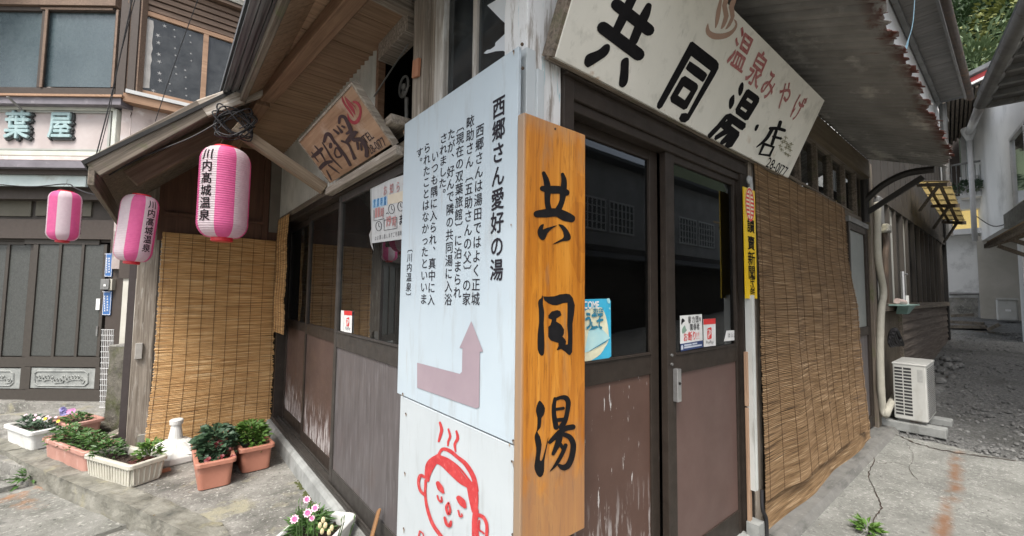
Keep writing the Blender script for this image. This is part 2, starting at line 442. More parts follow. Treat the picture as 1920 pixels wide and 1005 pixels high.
M['corr'] = surf('rusty_corrugated_iron', (.17, .165, .155), (.29, .28, .265), (2.2, 4, 4), .65, .2, layers=[((.46, .44, .41), (1.6, 3, 3), .54, .66), ((.10, .028, .014), (5, 5, 5), .58, .66, ('y', -.5, -.72)), ((.08, .02, .012), (9, 9, 9), .40, .5, ('y', -.64, -.71))], metal=.2)
M['cladding'] = surf('white_corrugated_cladding', (.42, .42, .38), (.56, .55, .50), 4, .6, .1, layers=[((.25, .23, .18), (3, 3, 1), .55, .75)])
M['plaster'] = surf('stained_plaster', (.46, .38, .35), (.68, .60, .57), 2.4, .9, .4, .006, 30, layers=[((.22, .17, .15), 3, .56, .74), ((.74, .70, .68), 8, .55, .7)])
M['plaster_white'] = surf('white_plaster', (.68, .68, .67), (.80, .80, .79), 1.5, .9, .2, .004, 20, layers=[((.40, .40, .39), 2, .55, .8)])
M['plaster_grey'] = surf('grey_render', (.66, .66, .64), (.76, .76, .74), .8, .92, .2, .006, 14, layers=[((.34, .34, .325), .7, .54, .8)])
M['olive'] = plain('dark_wood_trim', (.055, .042, .034), .65)
M['trim'] = wood('window_trim_wood', (.15, .10, .07), (.24, .165, .12), 'x', 60, .7, .3)
M['trim_tan'] = wood('tan_window_frame', (.32, .19, .115), (.44, .28, .18), 'x', 60, .7, .3)
M['purple'] = surf('grey_purple_metal', (.13, .12, .135), (.20, .185, .205), 5, .6, .1, layers=[((.34, .32, .33), (2, 9, 9), .6, .75)])
M['teal'] = surf('pale_teal_fascia', (.42, .50, .49), (.56, .63, .61), 3, .6, .1, layers=[((.30, .30, .26), 4, .55, .72)])
M['frost'] = surf('patterned_glass', (.045, .068, .078), (.085, .115, .125), 1.2, .28, .35, .01, 16, spec=.6)
M['frost_grey'] = surf('frosted_door_glass', (.045, .048, .044), (.075, .078, .072), 40, .5, .6, .006, 90)
M['carved'] = surf('carved_grey_panel', (.20, .21, .20), (.33, .34, .32), 14, .7, .2)
M['plastic_white'] = surf('white_plastic', (.60, .60, .57), (.70, .70, .67), 5, .45, .05, layers=[((.42, .40, .35), (7, 7, 3), .58, .78)])
M['plastic_cream'] = surf('cream_plastic', (.47, .45, .38), (.56, .54, .46), 5, .5, .06, layers=[((.34, .32, .26), (9, 9, 4), .56, .76)])
M['terracotta'] = surf('terracotta_plastic', (.36, .145, .095), (.46, .20, .135), 6, .6, .12, layers=[((.52, .32, .25), (12, 12, 5), .58, .76)])
M['terracotta_pink'] = surf('faded_terracotta_plastic', (.40, .20, .155), (.50, .27, .215), 6, .6, .12, layers=[((.58, .40, .34), (12, 12, 5), .56, .76)])
M['soil'] = surf('potting_soil', (.022, .014, .010), (.07, .045, .032), 60, .95, 1, .01)
M['leaf'] = surf('green_leaf', (.035, .085, .018), (.075, .16, .035), 18, .5, .1)
M['leaf_dark'] = surf('dark_green_leaf', (.028, .062, .030), (.062, .115, .060), 20, .5, .1)
M['leaf_bright'] = surf('bright_green_leaf', (.055, .125, .018), (.11, .21, .035), 16, .5, .1)
M['stem'] = plain('plant_stem', (.06, .10, .03), .6)
M['pink_petal'] = plain('pink_petal', (.62, .10, .26), .5)
M['pale_petal'] = plain('pale_pink_petal', (.74, .50, .58), .5)
M['red_petal'] = plain('dark_red_petal', (.14, .008, .012), .5)
M['violet_petal'] = plain('violet_petal', (.17, .15, .34), .5)
M['yellow_petal'] = plain('yellow_petal', (.70, .52, .03), .5)
M['moss_stone'] = surf('mossy_stone', (.055, .05, .04), (.17, .155, .125), 7, .95, .9, .015, 22, layers=[((.055, .062, .018), 4, .48, .66)])
M['stone'] = surf('garden_stone', (.12, .11, .085), (.26, .24, .19), 9, .9, .8, .012, 25)
M['wire'] = plain('black_cable', (.015, .014, .016), .6)
M['pale_wire'] = plain('pale_cable', (.40, .40, .39), .6)
M['whitemetal'] = surf('white_enamel', (.52, .53, .52), (.62, .62, .61), 6, .45, .04, layers=[((.38, .37, .34), (8, 8, 3), .58, .76)])
M['gravel'] = surf('gravel_ground', (.055, .056, .054), (.22, .22, .21), 30, .95, 1, .03, 38, layers=[((.34, .335, .32), 50, .56, .66), ((.075, .075, .068), 1.2, .50, .7)])
M['blue'] = plain('blue_enamel', (.045, .14, .36), .4)
M['yellow'] = surf('yellow_enamel', (.72, .46, .006), (.80, .54, .012), 5, .4, .03, layers=[((.30, .16, .03), 20, .72, .78)])
M['white'] = plain('white_print', (.78, .78, .76), .5)
M['paper'] = plain('white_paper', (.46, .47, .47), .6)
M['red'] = plain('red_print', (.68, .04, .04), .5)
M['cyan'] = surf('cyan_print', (.02, .36, .60), (.08, .50, .72), 9, .4, .0)
M['palecyan'] = surf('pale_cyan_print', (.34, .62, .68), (.50, .74, .74), 14, .4, .0)
M['deepcyan'] = plain('deep_cyan_print', (.03, .22, .34), .4)
M['cream_print'] = plain('cream_print', (.74, .72, .52), .4)
M['navy'] = plain('navy_print', (.03, .055, .16), .5)
M['weatherboard'] = wood('weathered_boards', (.10, .078, .062), (.20, .165, .14), 'x', 40, .85, .4, dark=(.045, .035, .03))
M['greysteel'] = surf('grey_galvanised', (.17, .17, .165), (.27, .27, .26), 4, .55, .15, metal=.4, layers=[((.10, .055, .03), 5, .58, .72)])
M['rustysteel'] = surf('rusted_gutter', (.045, .034, .028), (.11, .075, .05), 6, .8, .4, layers=[((.19, .085, .03), 5, .55, .7)])
M['pipe'] = surf('beige_pipe_wrap', (.36, .34, .28), (.46, .44, .37), 9, .7, .2)
M['roof_tile'] = surf('grey_roof_tile', (.07, .075, .08), (.13, .135, .14), 6, .6, .2)
M['ac'] = surf('outdoor_unit_enamel', (.46, .46, .43), (.54, .54, .51), 5, .5, .05, layers=[((.36, .35, .31), (4, 4, 2), .58, .76)])
M['rubble'] = surf('scrap_timber', (.07, .06, .05), (.20, .175, .14), 14, .9, .5)
M['poly'] = surf('yellow_translucent_sheet', (.66, .59, .40), (.74, .67, .48), 4, .5, .1)
_t = M['poly'].node_tree; _tr = _t.nodes.new('ShaderNodeBsdfTranslucent'); _tr.inputs[0].default_value = (.78, .68, .44, 1); _mx = _t.nodes.new('ShaderNodeMixShader'); _mx.inputs[0].default_value = .75
_t.links.new(_t.nodes['Principled BSDF'].outputs[0], _mx.inputs[1]); _t.links.new(_tr.outputs[0], _mx.inputs[2]); _t.links.new(_mx.outputs[0], _t.nodes['Material Output'].inputs[0])
M['brasslamp'] = plain('lit_yellow_window', (.62, .50, .20), .8)
M['brasslamp'].node_tree.nodes['Principled BSDF'].inputs['Emission Color'].default_value = (1, .74, .28, 1); M['brasslamp'].node_tree.nodes['Principled BSDF'].inputs['Emission Strength'].default_value = .22
M['wineboard'] = surf('red_poster', (.16, .012, .012), (.24, .025, .02), 6, .5, .05)
M['gold'] = plain('gold_print', (.50, .34, .10), .5)
M['lantern_red'] = plain('red_lantern_ring', (.60, .02, .035), .4)
M['claypatch'] = surf('patched_clay', (.20, .12, .07), (.33, .22, .14), 12, .9, .4)

def m_orange():
    t = NT('varnished_orange_wood')
    p = t.map((9, 40, 1.05)); w = t.noise((22, 60, 1.1), 6, .6, .9)
    big = t.noise((5, 5, .7), 3, .5, 1.2, loc=(1, 2, 3))
    k = t.math('FRACT', t.math('MULTIPLY', big, 11.0))
    g = t.math('ADD', t.math('MULTIPLY', w, .9), t.math('MULTIPLY', k, .10))
    c = t.ramp(g, [(.25, (.28, .085, .008)), (.42, (.44, .155, .014)), (.56, (.53, .205, .021)), (.72, (.61, .262, .036))])
    fl = t.noise((95, 95, 8), 6, .7, loc=(7, 1, 1))
    c = t.mix(t.maprange(fl, .53, .66, 0, .75), c, (.20, .065, .010))
    st_ = t.noise((13, 13, 2.2), 6, .7, .5, loc=(5, 2, 7))
    c = t.mix(t.maprange(st_, .58, .70, 0, .65), c, (.30, .17, .085))
    c = t.mix(t.maprange(t.noise((60, 60, 1.2), 5, .6, loc=(1, 8, 1)), .58, .66, 0, .5), c, (.25, .085, .012))
    z = t.sep()['xyz'.index('z')]
    wn = t.noise((14, 14, 6), 6, .7, loc=(3, 9, 2))
    top = t.maprange(t.math('ADD', z, t.math('MULTIPLY', wn, .22)), 1.44, 1.56)   # grey weathering under the top edge
    low = t.maprange(t.math('SUBTRACT', t.math('MULTIPLY', wn, .6), z), -.02, .12)
    c = t.mix(t.math('MULTIPLY', top, .75), c, (.33, .25, .17))
    c = t.mix(t.math('MULTIPLY', low, .55), c, (.26, .17, .11))
    x = t.sep()[0]
    edge = t.maprange(x, .012, .0)
    c = t.mix(t.math('MULTIPLY', edge, .8), c, (.27, .21, .15))
    t.col(c); t.rough(.38); t.bump(w, .12, .002)
    return t.m
M['orange_wood'] = m_orange()
def m_reed(name, a, b, c3, dark, axis='x', dens=260):
    t = NT(name)
    sc = (3.0, 3.0, dens) 
    f = t.noise(sc, 3, .6)
    big = t.noise((1.2, 1.2, 3.5), 4, .6, loc=(2, 2, 5))
    c = t.ramp(f, [(.30, dark), (.42, a), (.56, b), (.70, c3)])
    c = t.mix(t.maprange(big, .4, .7, 0, .5), c, a)
    t.col(c); t.rough(.65)
    return t.m
M['reed'] = m_reed('golden_reed', (.44, .25, .098), (.60, .385, .175), (.75, .57, .345), (.27, .14, .052), dens=105)
M['reed_brown'] = m_reed('brown_reed', (.165, .097, .043), (.26, .165, .083), (.46, .34, .21), (.060, .033, .016), dens=110)
M['string'] = plain('reed_binding_cord', (.095, .055, .028), .9)
def m_lantern():
    t = NT('striped_lantern_paper')
    s = t.sep(); a = t.math('ARCTAN2', s[1], s[0])
    q = t.math('FRACT', t.math('ADD', t.math('MULTIPLY', a, 4 / (2 * math.pi)), 8.0))
    m = t.math('LESS_THAN', t.math('ABSOLUTE', t.math('SUBTRACT', q, .5)), .235)
    n = t.noise(30, 3)
    w = t.ramp(n, [(.3, (.72, .65, .68)), (.7, (.78, .72, .74))])
    p = t.ramp(n, [(.3, (.76, .14, .36)), (.7, (.82, .17, .40))])
    c = t.mix(m, w, p); t.col(c); t.rough(.55)
    tr = t.n.new('ShaderNodeBsdfTranslucent'); t.l(c, tr.inputs[0]); mx = t.n.new('ShaderNodeMixShader'); mx.inputs[0].default_value = .45
    t.l(t.b.outputs[0], mx.inputs[1]); t.l(tr.outputs[0], mx.inputs[2]); t.l(mx.outputs[0], t.n['Material Output'].inputs[0])
    return t.m
M['lantern'] = m_lantern()
def m_apron():
    t = NT('apron_concrete')
    f = t.noise(4, 7); c = t.ramp(f, [(.3, (.155, .158, .142)), (.7, (.285, .288, .262))])
    c = t.mix(t.maprange(t.noise(45, 6, .75), .53, .64), c, (.42, .41, .385))
    c = t.mix(t.maprange(t.noise(38, 6, .75, loc=(8, 3, 1)), .56, .66), c, (.085, .083, .075))
    c = t.mix(t.maprange(t.noise(1.8, 5, loc=(4, 4, 1)), .46, .70, 0, .65), c, (.115, .115, .104))
    s = t.sep()
    # rust run-off streak: its own shape on the slab
    wob = t.math('MULTIPLY', t.math('SUBTRACT', t.noise((3, 3, 3), 4), .5), .16)
    A = PZ(-.165).at(1799, 850); B = PZ(-.165).at(1768, 1003); k1 = (B.y - A.y) / (B.x - A.x); k0 = A.y - k1 * A.x
    ln = t.math('ADD', t.math('ADD', s[1], t.math('MULTIPLY', s[0], -k1)), t.math('ADD', wob, -k0))
    d = t.math('ABSOLUTE', ln)
    k = t.math('MULTIPLY', t.maprange(d, .055, .008), t.maprange(t.noise(5, 6, .6), .36, .58))
    k = t.math('MULTIPLY', k, t.maprange(s[0], A.x + .15, A.x)); 
    c = t.mix(t.math('MULTIPLY', k, .8), c, (.19, .085, .034))
    t.col(c); t.rough(.9); t.bump(t.noise(60, 8, .75), .7, .006)
    return t.m
M['apron'] = m_apron()
# ================================================================== THE SETTING: grounds
GZ = -0.17          # concrete forecourt by the bathhouse
SZ = -0.30          # street
def struct(name, mb, m, smooth=False, label=None):
    o = mb.build(name, m, None, (0, 0, 0), smooth); o['kind'] = 'structure'
    if label: o['label'] = label
    return o
def rough_sheet(poly_in, x0, x1, y0, y1, step, zf):
    mb = MB(); nx = int((x1 - x0) / step); ny = int((y1 - y0) / step); vs = []; fs = []
    for j in range(ny + 1):
        for i in range(nx + 1):
            x = x0 + (x1 - x0) * i / nx; y = y0 + (y1 - y0) * j / ny; vs.append((x, y, zf(x, y)))
    for j in range(ny):
        for i in range(nx):
            k = j * (nx + 1) + i; fs.append((k, k + 1, k + nx + 2, k + nx + 1))
    mb.add(vs, fs); return mb
def alley_z(x): return GZ - .012 + max(0, x - 5.0) * .075
# far ground under everything, one sheet out to the horizon
g = rough_sheet(None, -90, 130, -90, 130, 10, lambda x, y: -.62)
struct('ground', g, M['gravel'], label='dark stony ground under the village')
# street of stone slabs
st = rough_sheet(None, -9, .3, -6, 9.5, .25, lambda x, y: SZ - .02 + .012 * mnoise.noise(Vector((x * 1.3, y * 1.3, 0))))
struct('street', st, M['concrete'], label='cracked grey street in front of the inn')
sl = MB(); rnd = random.Random(3)
for i in range(-9, 8):
    for j in range(-5, 9):
        ox = -1.25 + i * .62 + (j % 2) * .25 - j * .42; oy = 1.2 + j * .62 + i * .18
        if ox > -.75 - max(0, (oy - 2.0)) * .42 or ox < -6: continue
        u = Vector((.58, .17, 0)) ; v = Vector((-.40, .57, 0)); t = rnd.uniform(.0, .012)
        sl.obox((ox, oy, SZ - .03 + t), u * rnd.uniform(.96, 1.0), v * rnd.uniform(.96, 1.0), (rnd.uniform(-.004, .004), rnd.uniform(-.004, .004), .035))
struct('street_slabs', sl, M['street_slab'], label='large stone slabs of the street left of the kerb')
# forecourt platform (left of the corner) with its kerb
kb = [PZ(GZ).at(*p) for p in ((20, 846), (62, 869), (112, 891), (170, 915), (252, 946), (315, 975), (375, 1004))]
d = (kb[-1] - kb[-2]).normalized()
edge = [Vector((-2.6, 6.3, GZ)), Vector((-2.25, 5.2, GZ))] + kb + [kb[-1] + Vector((.12, -.8, 0)), kb[-1] + Vector((.15, -4.5, 0))]
plat = [(p.x, p.y, GZ) for p in edge] + [(.05, -2.6, GZ), (.05, 6.3, GZ)]
mb = MB(); mb.prism(plat, (0, 0, -.4)); struct('forecourt', mb, M['concrete'], label='worn concrete forecourt along the bathhouse doors')
mb = MB()
for i in range(len(edge) - 1):
    a, b = edge[i], edge[i + 1]; dd = (b - a).normalized(); nrm = Vector((dd.y, -dd.x, 0)) * -1
    L = (b - a).length; n = max(1, int(L / 50))
    for k in range(n):
        p = a + dd * (L * k / n); q = a + dd * (L * (k + 1) / n + .012); w = rnd.uniform(.11, .125); up = rnd.uniform(.007, .013)
        if p.y < -2: continue
        side = Vector((-dd.y, dd.x, 0))
        mb.obox(p - side * .03 + Vector((0, 0, -.3)), q - p, side * (w + .03), (0, 0, .3 + up))
struct('kerb', mb, M['kerb_concrete'], label='broken mossy kerb edging the forecourt')
ko = bpy.data.objects['kerb']; md = ko.modifiers.new('s', 'SUBSURF'); md.subdivision_type = 'SIMPLE'; md.levels = md.render_levels = 4
tx = bpy.data.textures.new('kerb_rough', 'CLOUDS'); tx.noise_scale = .11; tx.noise_depth = 4; md = ko.modifiers.new('d', 'DISPLACE'); md.texture = tx; md.strength = .034; md.texture_coords = 'GLOBAL'
# lower step in front of the inn at far left
mb = MB(); a = PZ(-.20).at(-60, 850); b = PZ(-.20).at(62, 880); c = PZ(-.20).at(40, 820); e = PZ(-.20).at(-80, 800)
mb.prism([a, b, c, e], (0, 0, -.2)); struct('step', mb, M['concrete'], label='low concrete step at the far left by the inn')
# concrete apron right of the corner
def apz(x, y): return GZ + .005 + .004 * mnoise.noise(Vector((x * 2, y * 2, 4)))
ap = [(.04, .10), (.04, -5.5), (4.6, -5.5), (4.95, -2.2), (4.99, -1.2), (4.93, -.8), (5.02, -.5), (5.0, -.25), (5.18, -.08), (5.2, .1)]
mb = MB(); mb.prism([(x, y, GZ + .005) for x, y in ap], (0, 0, -.3)); struct('apron', mb, M['apron'], label='cracked concrete apron with a rust streak by the reed blind')
# cracks in the apron
mb = MB()
def crack(pxs, w, z):
    P = [PZ(z).at(*p) for p in pxs]; L = []; Q = []
    for i, p in enumerate(P):
        dd = (P[min(i + 1, len(P) - 1)] - P[max(i - 1, 0)]).normalized(); s_ = Vector((-dd.y, dd.x, 0)) * w * (.4 + .6 * rnd.random())
        L.append(p + s_); Q.append(p - s_)
    mb.add(L + Q, [(i, i + 1, len(P) + i + 1, len(P) + i) for i in range(len(P) - 1)])
def jitter(p):
    out = []
    for (x0, y0), (x1, y1) in zip(p, p[1:]):
        for k in range(5): out.append((x0 + (x1 - x0) * k / 5 + (rnd.uniform(-2.6, 2.6) if k else 0), y0 + (y1 - y0) * k / 5 + rnd.uniform(-.8, .8)))
    return out + [p[-1]]
crack(jitter([(1618, 815), (1625, 842), (1640, 862), (1628, 885), (1634, 905), (1645, 930), (1655, 952), (1648, 962), (1640, 970), (1630, 1003)]), .0045, GZ + .010)
crack(jitter([(1668, 812), (1690, 818), (1720, 832), (1760, 842), (1800, 850), (1850, 856), (1905, 864)]), .012, GZ + .010)
crack(jitter([(1640, 865), (1655, 870), (1672, 866), (1700, 872)]), .003, GZ + .010)
crack(jitter([(1700, 830), (1712, 850), (1705, 880), (1720, 900)]), .002, GZ + .010)
struct('apron_crack', mb, M['soil'], label='dark crack running down the apron')
# alley of gravel, rising
al = rough_sheet(None, 4.2, 60, -6.5, 3, .25, lambda x, y: alley_z(x) + (.03 * mnoise.noise(Vector((x * 1.7, y * 1.7, 2))) + .02 * mnoise.noise(Vector((x * 6, y * 6, 1)))) * min(1, max(0, (x - 5.0) * 1.5)) - (.02 if x < 5.2 else 0))
struct('alley', al, M['gravel'], True, label='grey gravel alley rising between the houses')
pb = MB()
for k in range(1500):
    x = 5.0 + rnd.random() ** 1.6 * 9; y = rnd.uniform(-1.35, .1 if x < 7 else .3)
    if x < 5.15 and y > -.2: continue
    r = rnd.uniform(.008, .03) * (1.6 if rnd.random() < .06 else 1)
    pb.sphere((x, y, alley_z(x) + r * .2), r, 6, 4, (1, rnd.uniform(.6, 1), .6))
for k in range(26):
    x = 6.4 + rnd.random() * 3.5; y = -.05 - rnd.random() * .28; r = rnd.uniform(.04, .11)
    pb.sphere((x, y, alley_z(x) + r * .2), r, 7, 5, (1.2, .8, .5))
o = struct('loose_stones', pb, surf('grey_stones', (.06, .06, .058), (.22, .22, .21), 9, .9, .4)); o['kind'] = 'stuff'; o['label'] = 'loose grey stones lying on the gravel alley'
# wooded hillside
hz = MB(); vs = []; fs = []
for j in range(13):
    for i in range(25):
        x = 42 + j * 6; y = -46 + i * 5; vs.append((x, y, -1 + j * 5.2 + 2.5 * mnoise.noise(Vector((x * .05, y * .05, 1)))))
for j in range(12):
    for i in range(24): k = j * 25 + i; fs.append((k, k + 1, k + 26, k + 25))
hz.add(vs, fs); struct('hill', hz, surf('hill_soil', (.02, .03, .015), (.04, .055, .025), .6, .95, .2), label='steep green hill behind the village')

# ================================================================== BATHHOUSE
B = thing('bathhouse', 'old wooden bathhouse on the corner with brown sliding doors and rusty eaves', 'building', (0, 0, GZ))
def part(name, mb, m, **k): return mb.build(name, m, B, **k)
def PL(u, d, z): return Vector((d, u, z))       # left front: u runs along y
def PR(u, d, z): return Vector((u, d, z))       # right front: u runs along x
def pbox(mb, P, u0, u1, d0, d1, z0, z1): return mb.box(P(u0, d0, z0), P(u1, d1, z1))
def sliding_door(P, u0, u1, d, zb, zr0, zr1, zt0, zt1, sl, sr, panel, frame='alu', brail=.10, gm='glass'):
    """aluminium sliding door: frame mesh with glass and lower panel beneath it"""
    th = .034; f = MB()
    pbox(f, P, u0, u0 + sl, d, d + th, zb, zt1); pbox(f, P, u1 - sr, u1, d, d + th, zb, zt1)
    a, b = u0 + sl, u1 - sr
    pbox(f, P, a, b, d + .003, d + th - .003, zb, zb + brail); pbox(f, P, a, b, d + .002, d + th - .002, zr0, zr1); pbox(f, P, a, b, d + .003, d + th - .003, zt0, zt1)
    pbox(f, P, a, b, d - .004, d + .001, zr1 - .010, zr1 - .004)       # glazing bead
    fo = f.build('sliding_door', M[frame], B, bevel=.003)
    g = MB(); pbox(g, P, a, b, d + .014, d + .018, zr1, zt0); g.build('glass', M[gm], fo)
    p = MB(); pbox(p, P, a, b, d + .010, d + .022, zb + brail, zr0); p.build('lower_panel', M[panel], fo)
    return fo
# ---- corner timbers
beam('corner_post', (.085, .065, GZ), (.085, .065, 4.4), .17, .13, M['paintwood'], B, up=(0, 1, 0), wob=.003)
mb = MB(); mb.box((-.012, -.012, .62), (.03, .02, 2.095)); mb.box((.03, -.022, 2.0 - .16), (.062, -.002, 2.03)); part('corner_strip', mb, M['signwhite2'], bevel=.002)
mb = MB()
for (px, py) in ((980, 128), (979, 83)):
    q = PY(-.024).at(px, py); mb.sphere(q, .006, 8, 5)
part('bolt', mb, M['rustysteel'])
# ---- right front
mb = MB(); mb.box((.17, -.015, -.12), (.225, .12, 2.06)); part('door_jamb', mb, M['alu'], bevel=.003)
mb = MB(); mb.box((.225, -.012, 1.985), (1.77, .12, 2.06)); mb.box((.225, .0, 1.945), (1.70, .055, 1.985)); mb.box((.17, -.03, 2.06), (1.77, .12, 2.12)); part('door_header', mb, M['alu'], bevel=.004)
mb = MB(); mb.box((1.70, -.012, -.12), (1.77, .12, 1.985)); mb.box((1.675, .015, -.12), (1.70, .12, 1.985)); part('door_jamb', mb, M['alu'], bevel=.003)
mb = MB(); mb.box((.05, -.03, GZ - .01), (1.8, .14, -.09)); part('threshold', mb, M['concrete_pale'], bevel=.008)
dl = sliding_door(PR, .226, .90, .055, -.09, .885, .985, 1.90, 1.96, .04, .065, 'panel_brown', brail=.12, gm='glass_front')
dr = sliding_door(PR, .905, 1.675, .012, -.09, .875, .975, 1.91, 1.97, .075, .022, 'panel_mauve', brail=.13, gm='glass_front')
mb = MB(); q0 = PY(.0).at(1268, 690); mb.box((q0.x - .012, -.014, .752), (q0.x + .022, .012, .905)); h = mb.build('door_handle', M['steel'], dr, bevel=.003)
mb = MB(); mb.sphere(PY(-.016).at(1274.5, 719), .007, 8, 5); mb.build('keyhole', M['black'], h)
mb = MB(); mb.tube([PY(.008).at(1260, 666) + Vector((0, .006, 0)), PY(.008).at(1260, 666) - Vector((0, .004, 0))], .007, 8); mb.tube([PY(.008).at(1260, 683) + Vector((0, .006, 0)), PY(.008).at(1260, 683) - Vector((0, .004, 0))], .007, 8); mb.build('screw', M['greysteel'], dr)
mb = MB(); mb.box((1.77, -.01, -.12), (1.80, .05, 2.06)); part('trim_strip', mb, M['alu'])
beam('side_post', (1.87, .04, GZ), (1.87, .04, 2.75), .11, .11, M['weathered'], B, up=(0, 1, 0))
mb = MB(); a = PY(-.02).at(1398, 660); mb.box((a.x - .005, -.028, .62), (a.x + .028, -.01, .93)); mb.box((a.x - .002, -.026, -.02), (a.x + .03, -.01, .61)); part('trim_board', mb, wood('tan_strip', (.34, .21, .13), (.46, .31, .21), 'z', 50, .7, .2), bevel=.002)
# wall behind the right blind, transom windows over it
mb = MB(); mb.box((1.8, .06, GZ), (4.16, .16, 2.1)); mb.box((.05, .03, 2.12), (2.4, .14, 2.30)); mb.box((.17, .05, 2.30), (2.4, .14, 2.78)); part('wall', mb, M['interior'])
mb = MB(); mb.box((2.35, .0, 2.05), (4.9, .10, 2.10)); mb.box((2.35, .0, 2.56), (5.2, .10, 2.62))
for x in (2.42, 2.86, 3.30, 3.74, 4.18, 4.62): mb.box((x - .02, .012, 2.10), (x + .02, .08, 2.56))
wf = mb.build('transom_window', M['weathered_dark'], B)
mb = MB(); mb.box((2.35, .045, 2.10), (4.9, .05, 2.56)); mb.build('pane', M['glass'], wf)
mb = MB(); mb.box((2.35, -.045, 2.56), (4.95, .0, 2.74)); part('eave_beam', mb, wood('eave_beam_wood', (.10, .075, .045), (.17, .13, .085), 'x', 40, .8, .4))
# frosted service door right of the blind
fx0, fx1 = 4.20, 4.93
f = MB(); f.box((fx0, .0, -.10), (fx0 + .05, .05, 2.0)); f.box((fx1 - .05, .0, -.10), (fx1, .05, 2.0)); f.box((fx0 + .05, .002, 1.93), (fx1 - .05, .048, 2.0)); f.box((fx0 + .05, .002, .86), (fx1 - .05, .048, .95)); f.box((fx0 + .05, .002, -.1), (fx1 - .05, .048, .02))
fd = f.build('service_door', M['alu'], B, bevel=.003)
mb = MB(); mb.box((fx0 + .05, .02, .95), (fx1 - .05, .026, 1.93)); mb.build('frosted_glass', surf('grey_frosted_glass', (.19, .205, .195), (.25, .27, .255), 3, .4, .1), fd)
mb = MB(); mb.box((fx0 + .05, .018, .02), (fx1 - .05, .026, .86)); mb.build('lower_panel', M['panel_grey'], fd)
mb = MB(); mb.box((fx0 - .04, -.012, 2.0), (fx1 + .08, .06, 2.05)); part('door_header', mb, M['greysteel'])
beam('side_post', (5.06, .03, GZ), (5.06, .03, 2.75), .16, .12, M['weathered_dark'], B, up=(0, 1, 0))
mb = MB(); mb.box((4.93, -.0, -.1), (4.985, .06, 2.0)); part('door_jamb', mb, M['alu'])
# concrete footing under the right wall
mb = MB(); pr = [(0, -.165, GZ), (0, -.13, -.125), (0, .05, -.115), (0, .05, GZ)]
mb.prism([(1.85, y, z) for _, y, z in pr], (3.42, 0, 0)); part('footing', mb, M['footing_dark'])
# ---- left front
M['iron'] = plain('dark_iron', (.022, .019, .017), .7)
fp = [(-.085, GZ - .01), (-.072, -.075), (-.055, -.05), (.11, -.045), (.11, GZ - .01)]
mb = MB(); mb.prism([(x, .1, z) for x, z in fp], (0, 3.76, 0)); part('footing', mb, M['concrete_pale'])
mb = MB(); mb.box((-.035, .14, -.05), (.11, 3.84, -.028)); mb.box((-.03, .14, -.028), (-.022, 3.84, -.012)); mb.box((.02, .14, -.028), (.028, 3.84, -.012)); part('sill_track', mb, M['alu_grey'])
d1 = sliding_door(PL, 2.86, 3.80, .062, -.028, .885, .965, 1.86, 1.915, .04, .045, 'panel_peel')
d2 = sliding_door(PL, 1.93, 2.90, .024, -.028, .885, .975, 1.86, 1.915, .045, .045, 'panel_peel')
d3 = sliding_door(PL, .66, 1.965, -.014, -.028, .875, .985, 1.865, 1.915, .04, .05, 'panel_grey', 'alu_grey', brail=.10)
mb = MB(); mb.box((.012, 1.945, .70), (.026, 1.965, .86)); mb.build('door_handle', M['steel'], d2)
mb = MB(); mb.box((.05, 2.875, .71), (.063, 2.893, .86)); mb.build('door_handle', M['steel'], d1)
mb = MB(); mb.box((-.02, 3.80, -.05), (.12, 3.86, 2.0)); part('door_jamb', mb, M['alu'])
mb = MB(); mb.box((-.032, .13, 1.915), (.11, 3.86, 1.968)); part('door_header', mb, M['alu'], bevel=.004)
beam('lintel', (.005, .13, 1.994), (.005, 3.86, 1.994), .07, .05, M['weathered_dark'], B)
beam('sign_ledge', (-.064, .87, 1.950), (-.064, 2.03, 1.950), .05, .05, M['weathered'], B, wob=.002)
mb = MB(); mb.box((-.012, 2.0, 2.02), (.08, 3.9, 2.11)); part('patched_wall', mb, M['claypatch'])
# corrugated cladding above the doors
mb = MB(); n = 150; vs = []
for i in range(n + 1):
    y = 1.33 + (3.95 - 1.33) * i / n; x = -.012 + .012 * math.sin(i * 2 * math.pi / 4.0); vs += [(x, y, 2.02), (x, y, 2.74)]
mb.add(vs, [(2 * i, 2 * i + 1, 2 * i + 3, 2 * i + 2) for i in range(n)]); part('cladding', mb, M['cladding'], smooth=True)
# vent opening with its fan
mb = MB(); mb.box((-.02, 1.295, 2.05), (.02, 1.335, 2.70)); part('vent_jamb', mb, M['brownbeam'])
mb = MB(); mb.box((-.03, .90, 2.60), (.06, 1.285, 2.70)); part('vent_lintel', mb, M['weathered'])
beam('vent_sill', (-.05, .875, 2.105), (-.05, 1.36, 2.085), .13, .045, M['weathered'], B)
mb = MB(); q = PX(.14).at(757, 163)
def ringx(c, r, t, n=22): return [(c.x, c.y + r * math.cos(2 * math.pi * i / n), c.z + r * math.sin(2 * math.pi * i / n)) for i in range(n + 1)]
mb.tube(ringx(q, .062, 0), .007, 6, False); mb.sphere(q, .022, 10, 6, (.6, 1, 1))
for k in range(4):
    a = k * math.pi / 2 + .4; mb.obox(q + Vector((.0, math.cos(a) * .02 - math.sin(a) * .018, math.sin(a) * .02 + math.cos(a) * .018)), (0, math.cos(a) * .036, math.sin(a) * .036), (.015, math.sin(a) * .036, -math.cos(a) * .036), (.002, 0, 0))
mb.tube([q + Vector((.02, 0, -.06)), q + Vector((.03, 0, -.35))], .012, 6)
fan = mb.build('vent_fan', surf('pale_grey_plastic', (.30, .30, .29), (.38, .38, .37), 9, .5), B)
mb = MB(); mb.box((.16, .96, 2.0), (.30, 1.04, 2.28)); part('switch_box', mb, plain('dark_grey_box', (.10, .10, .095), .6))
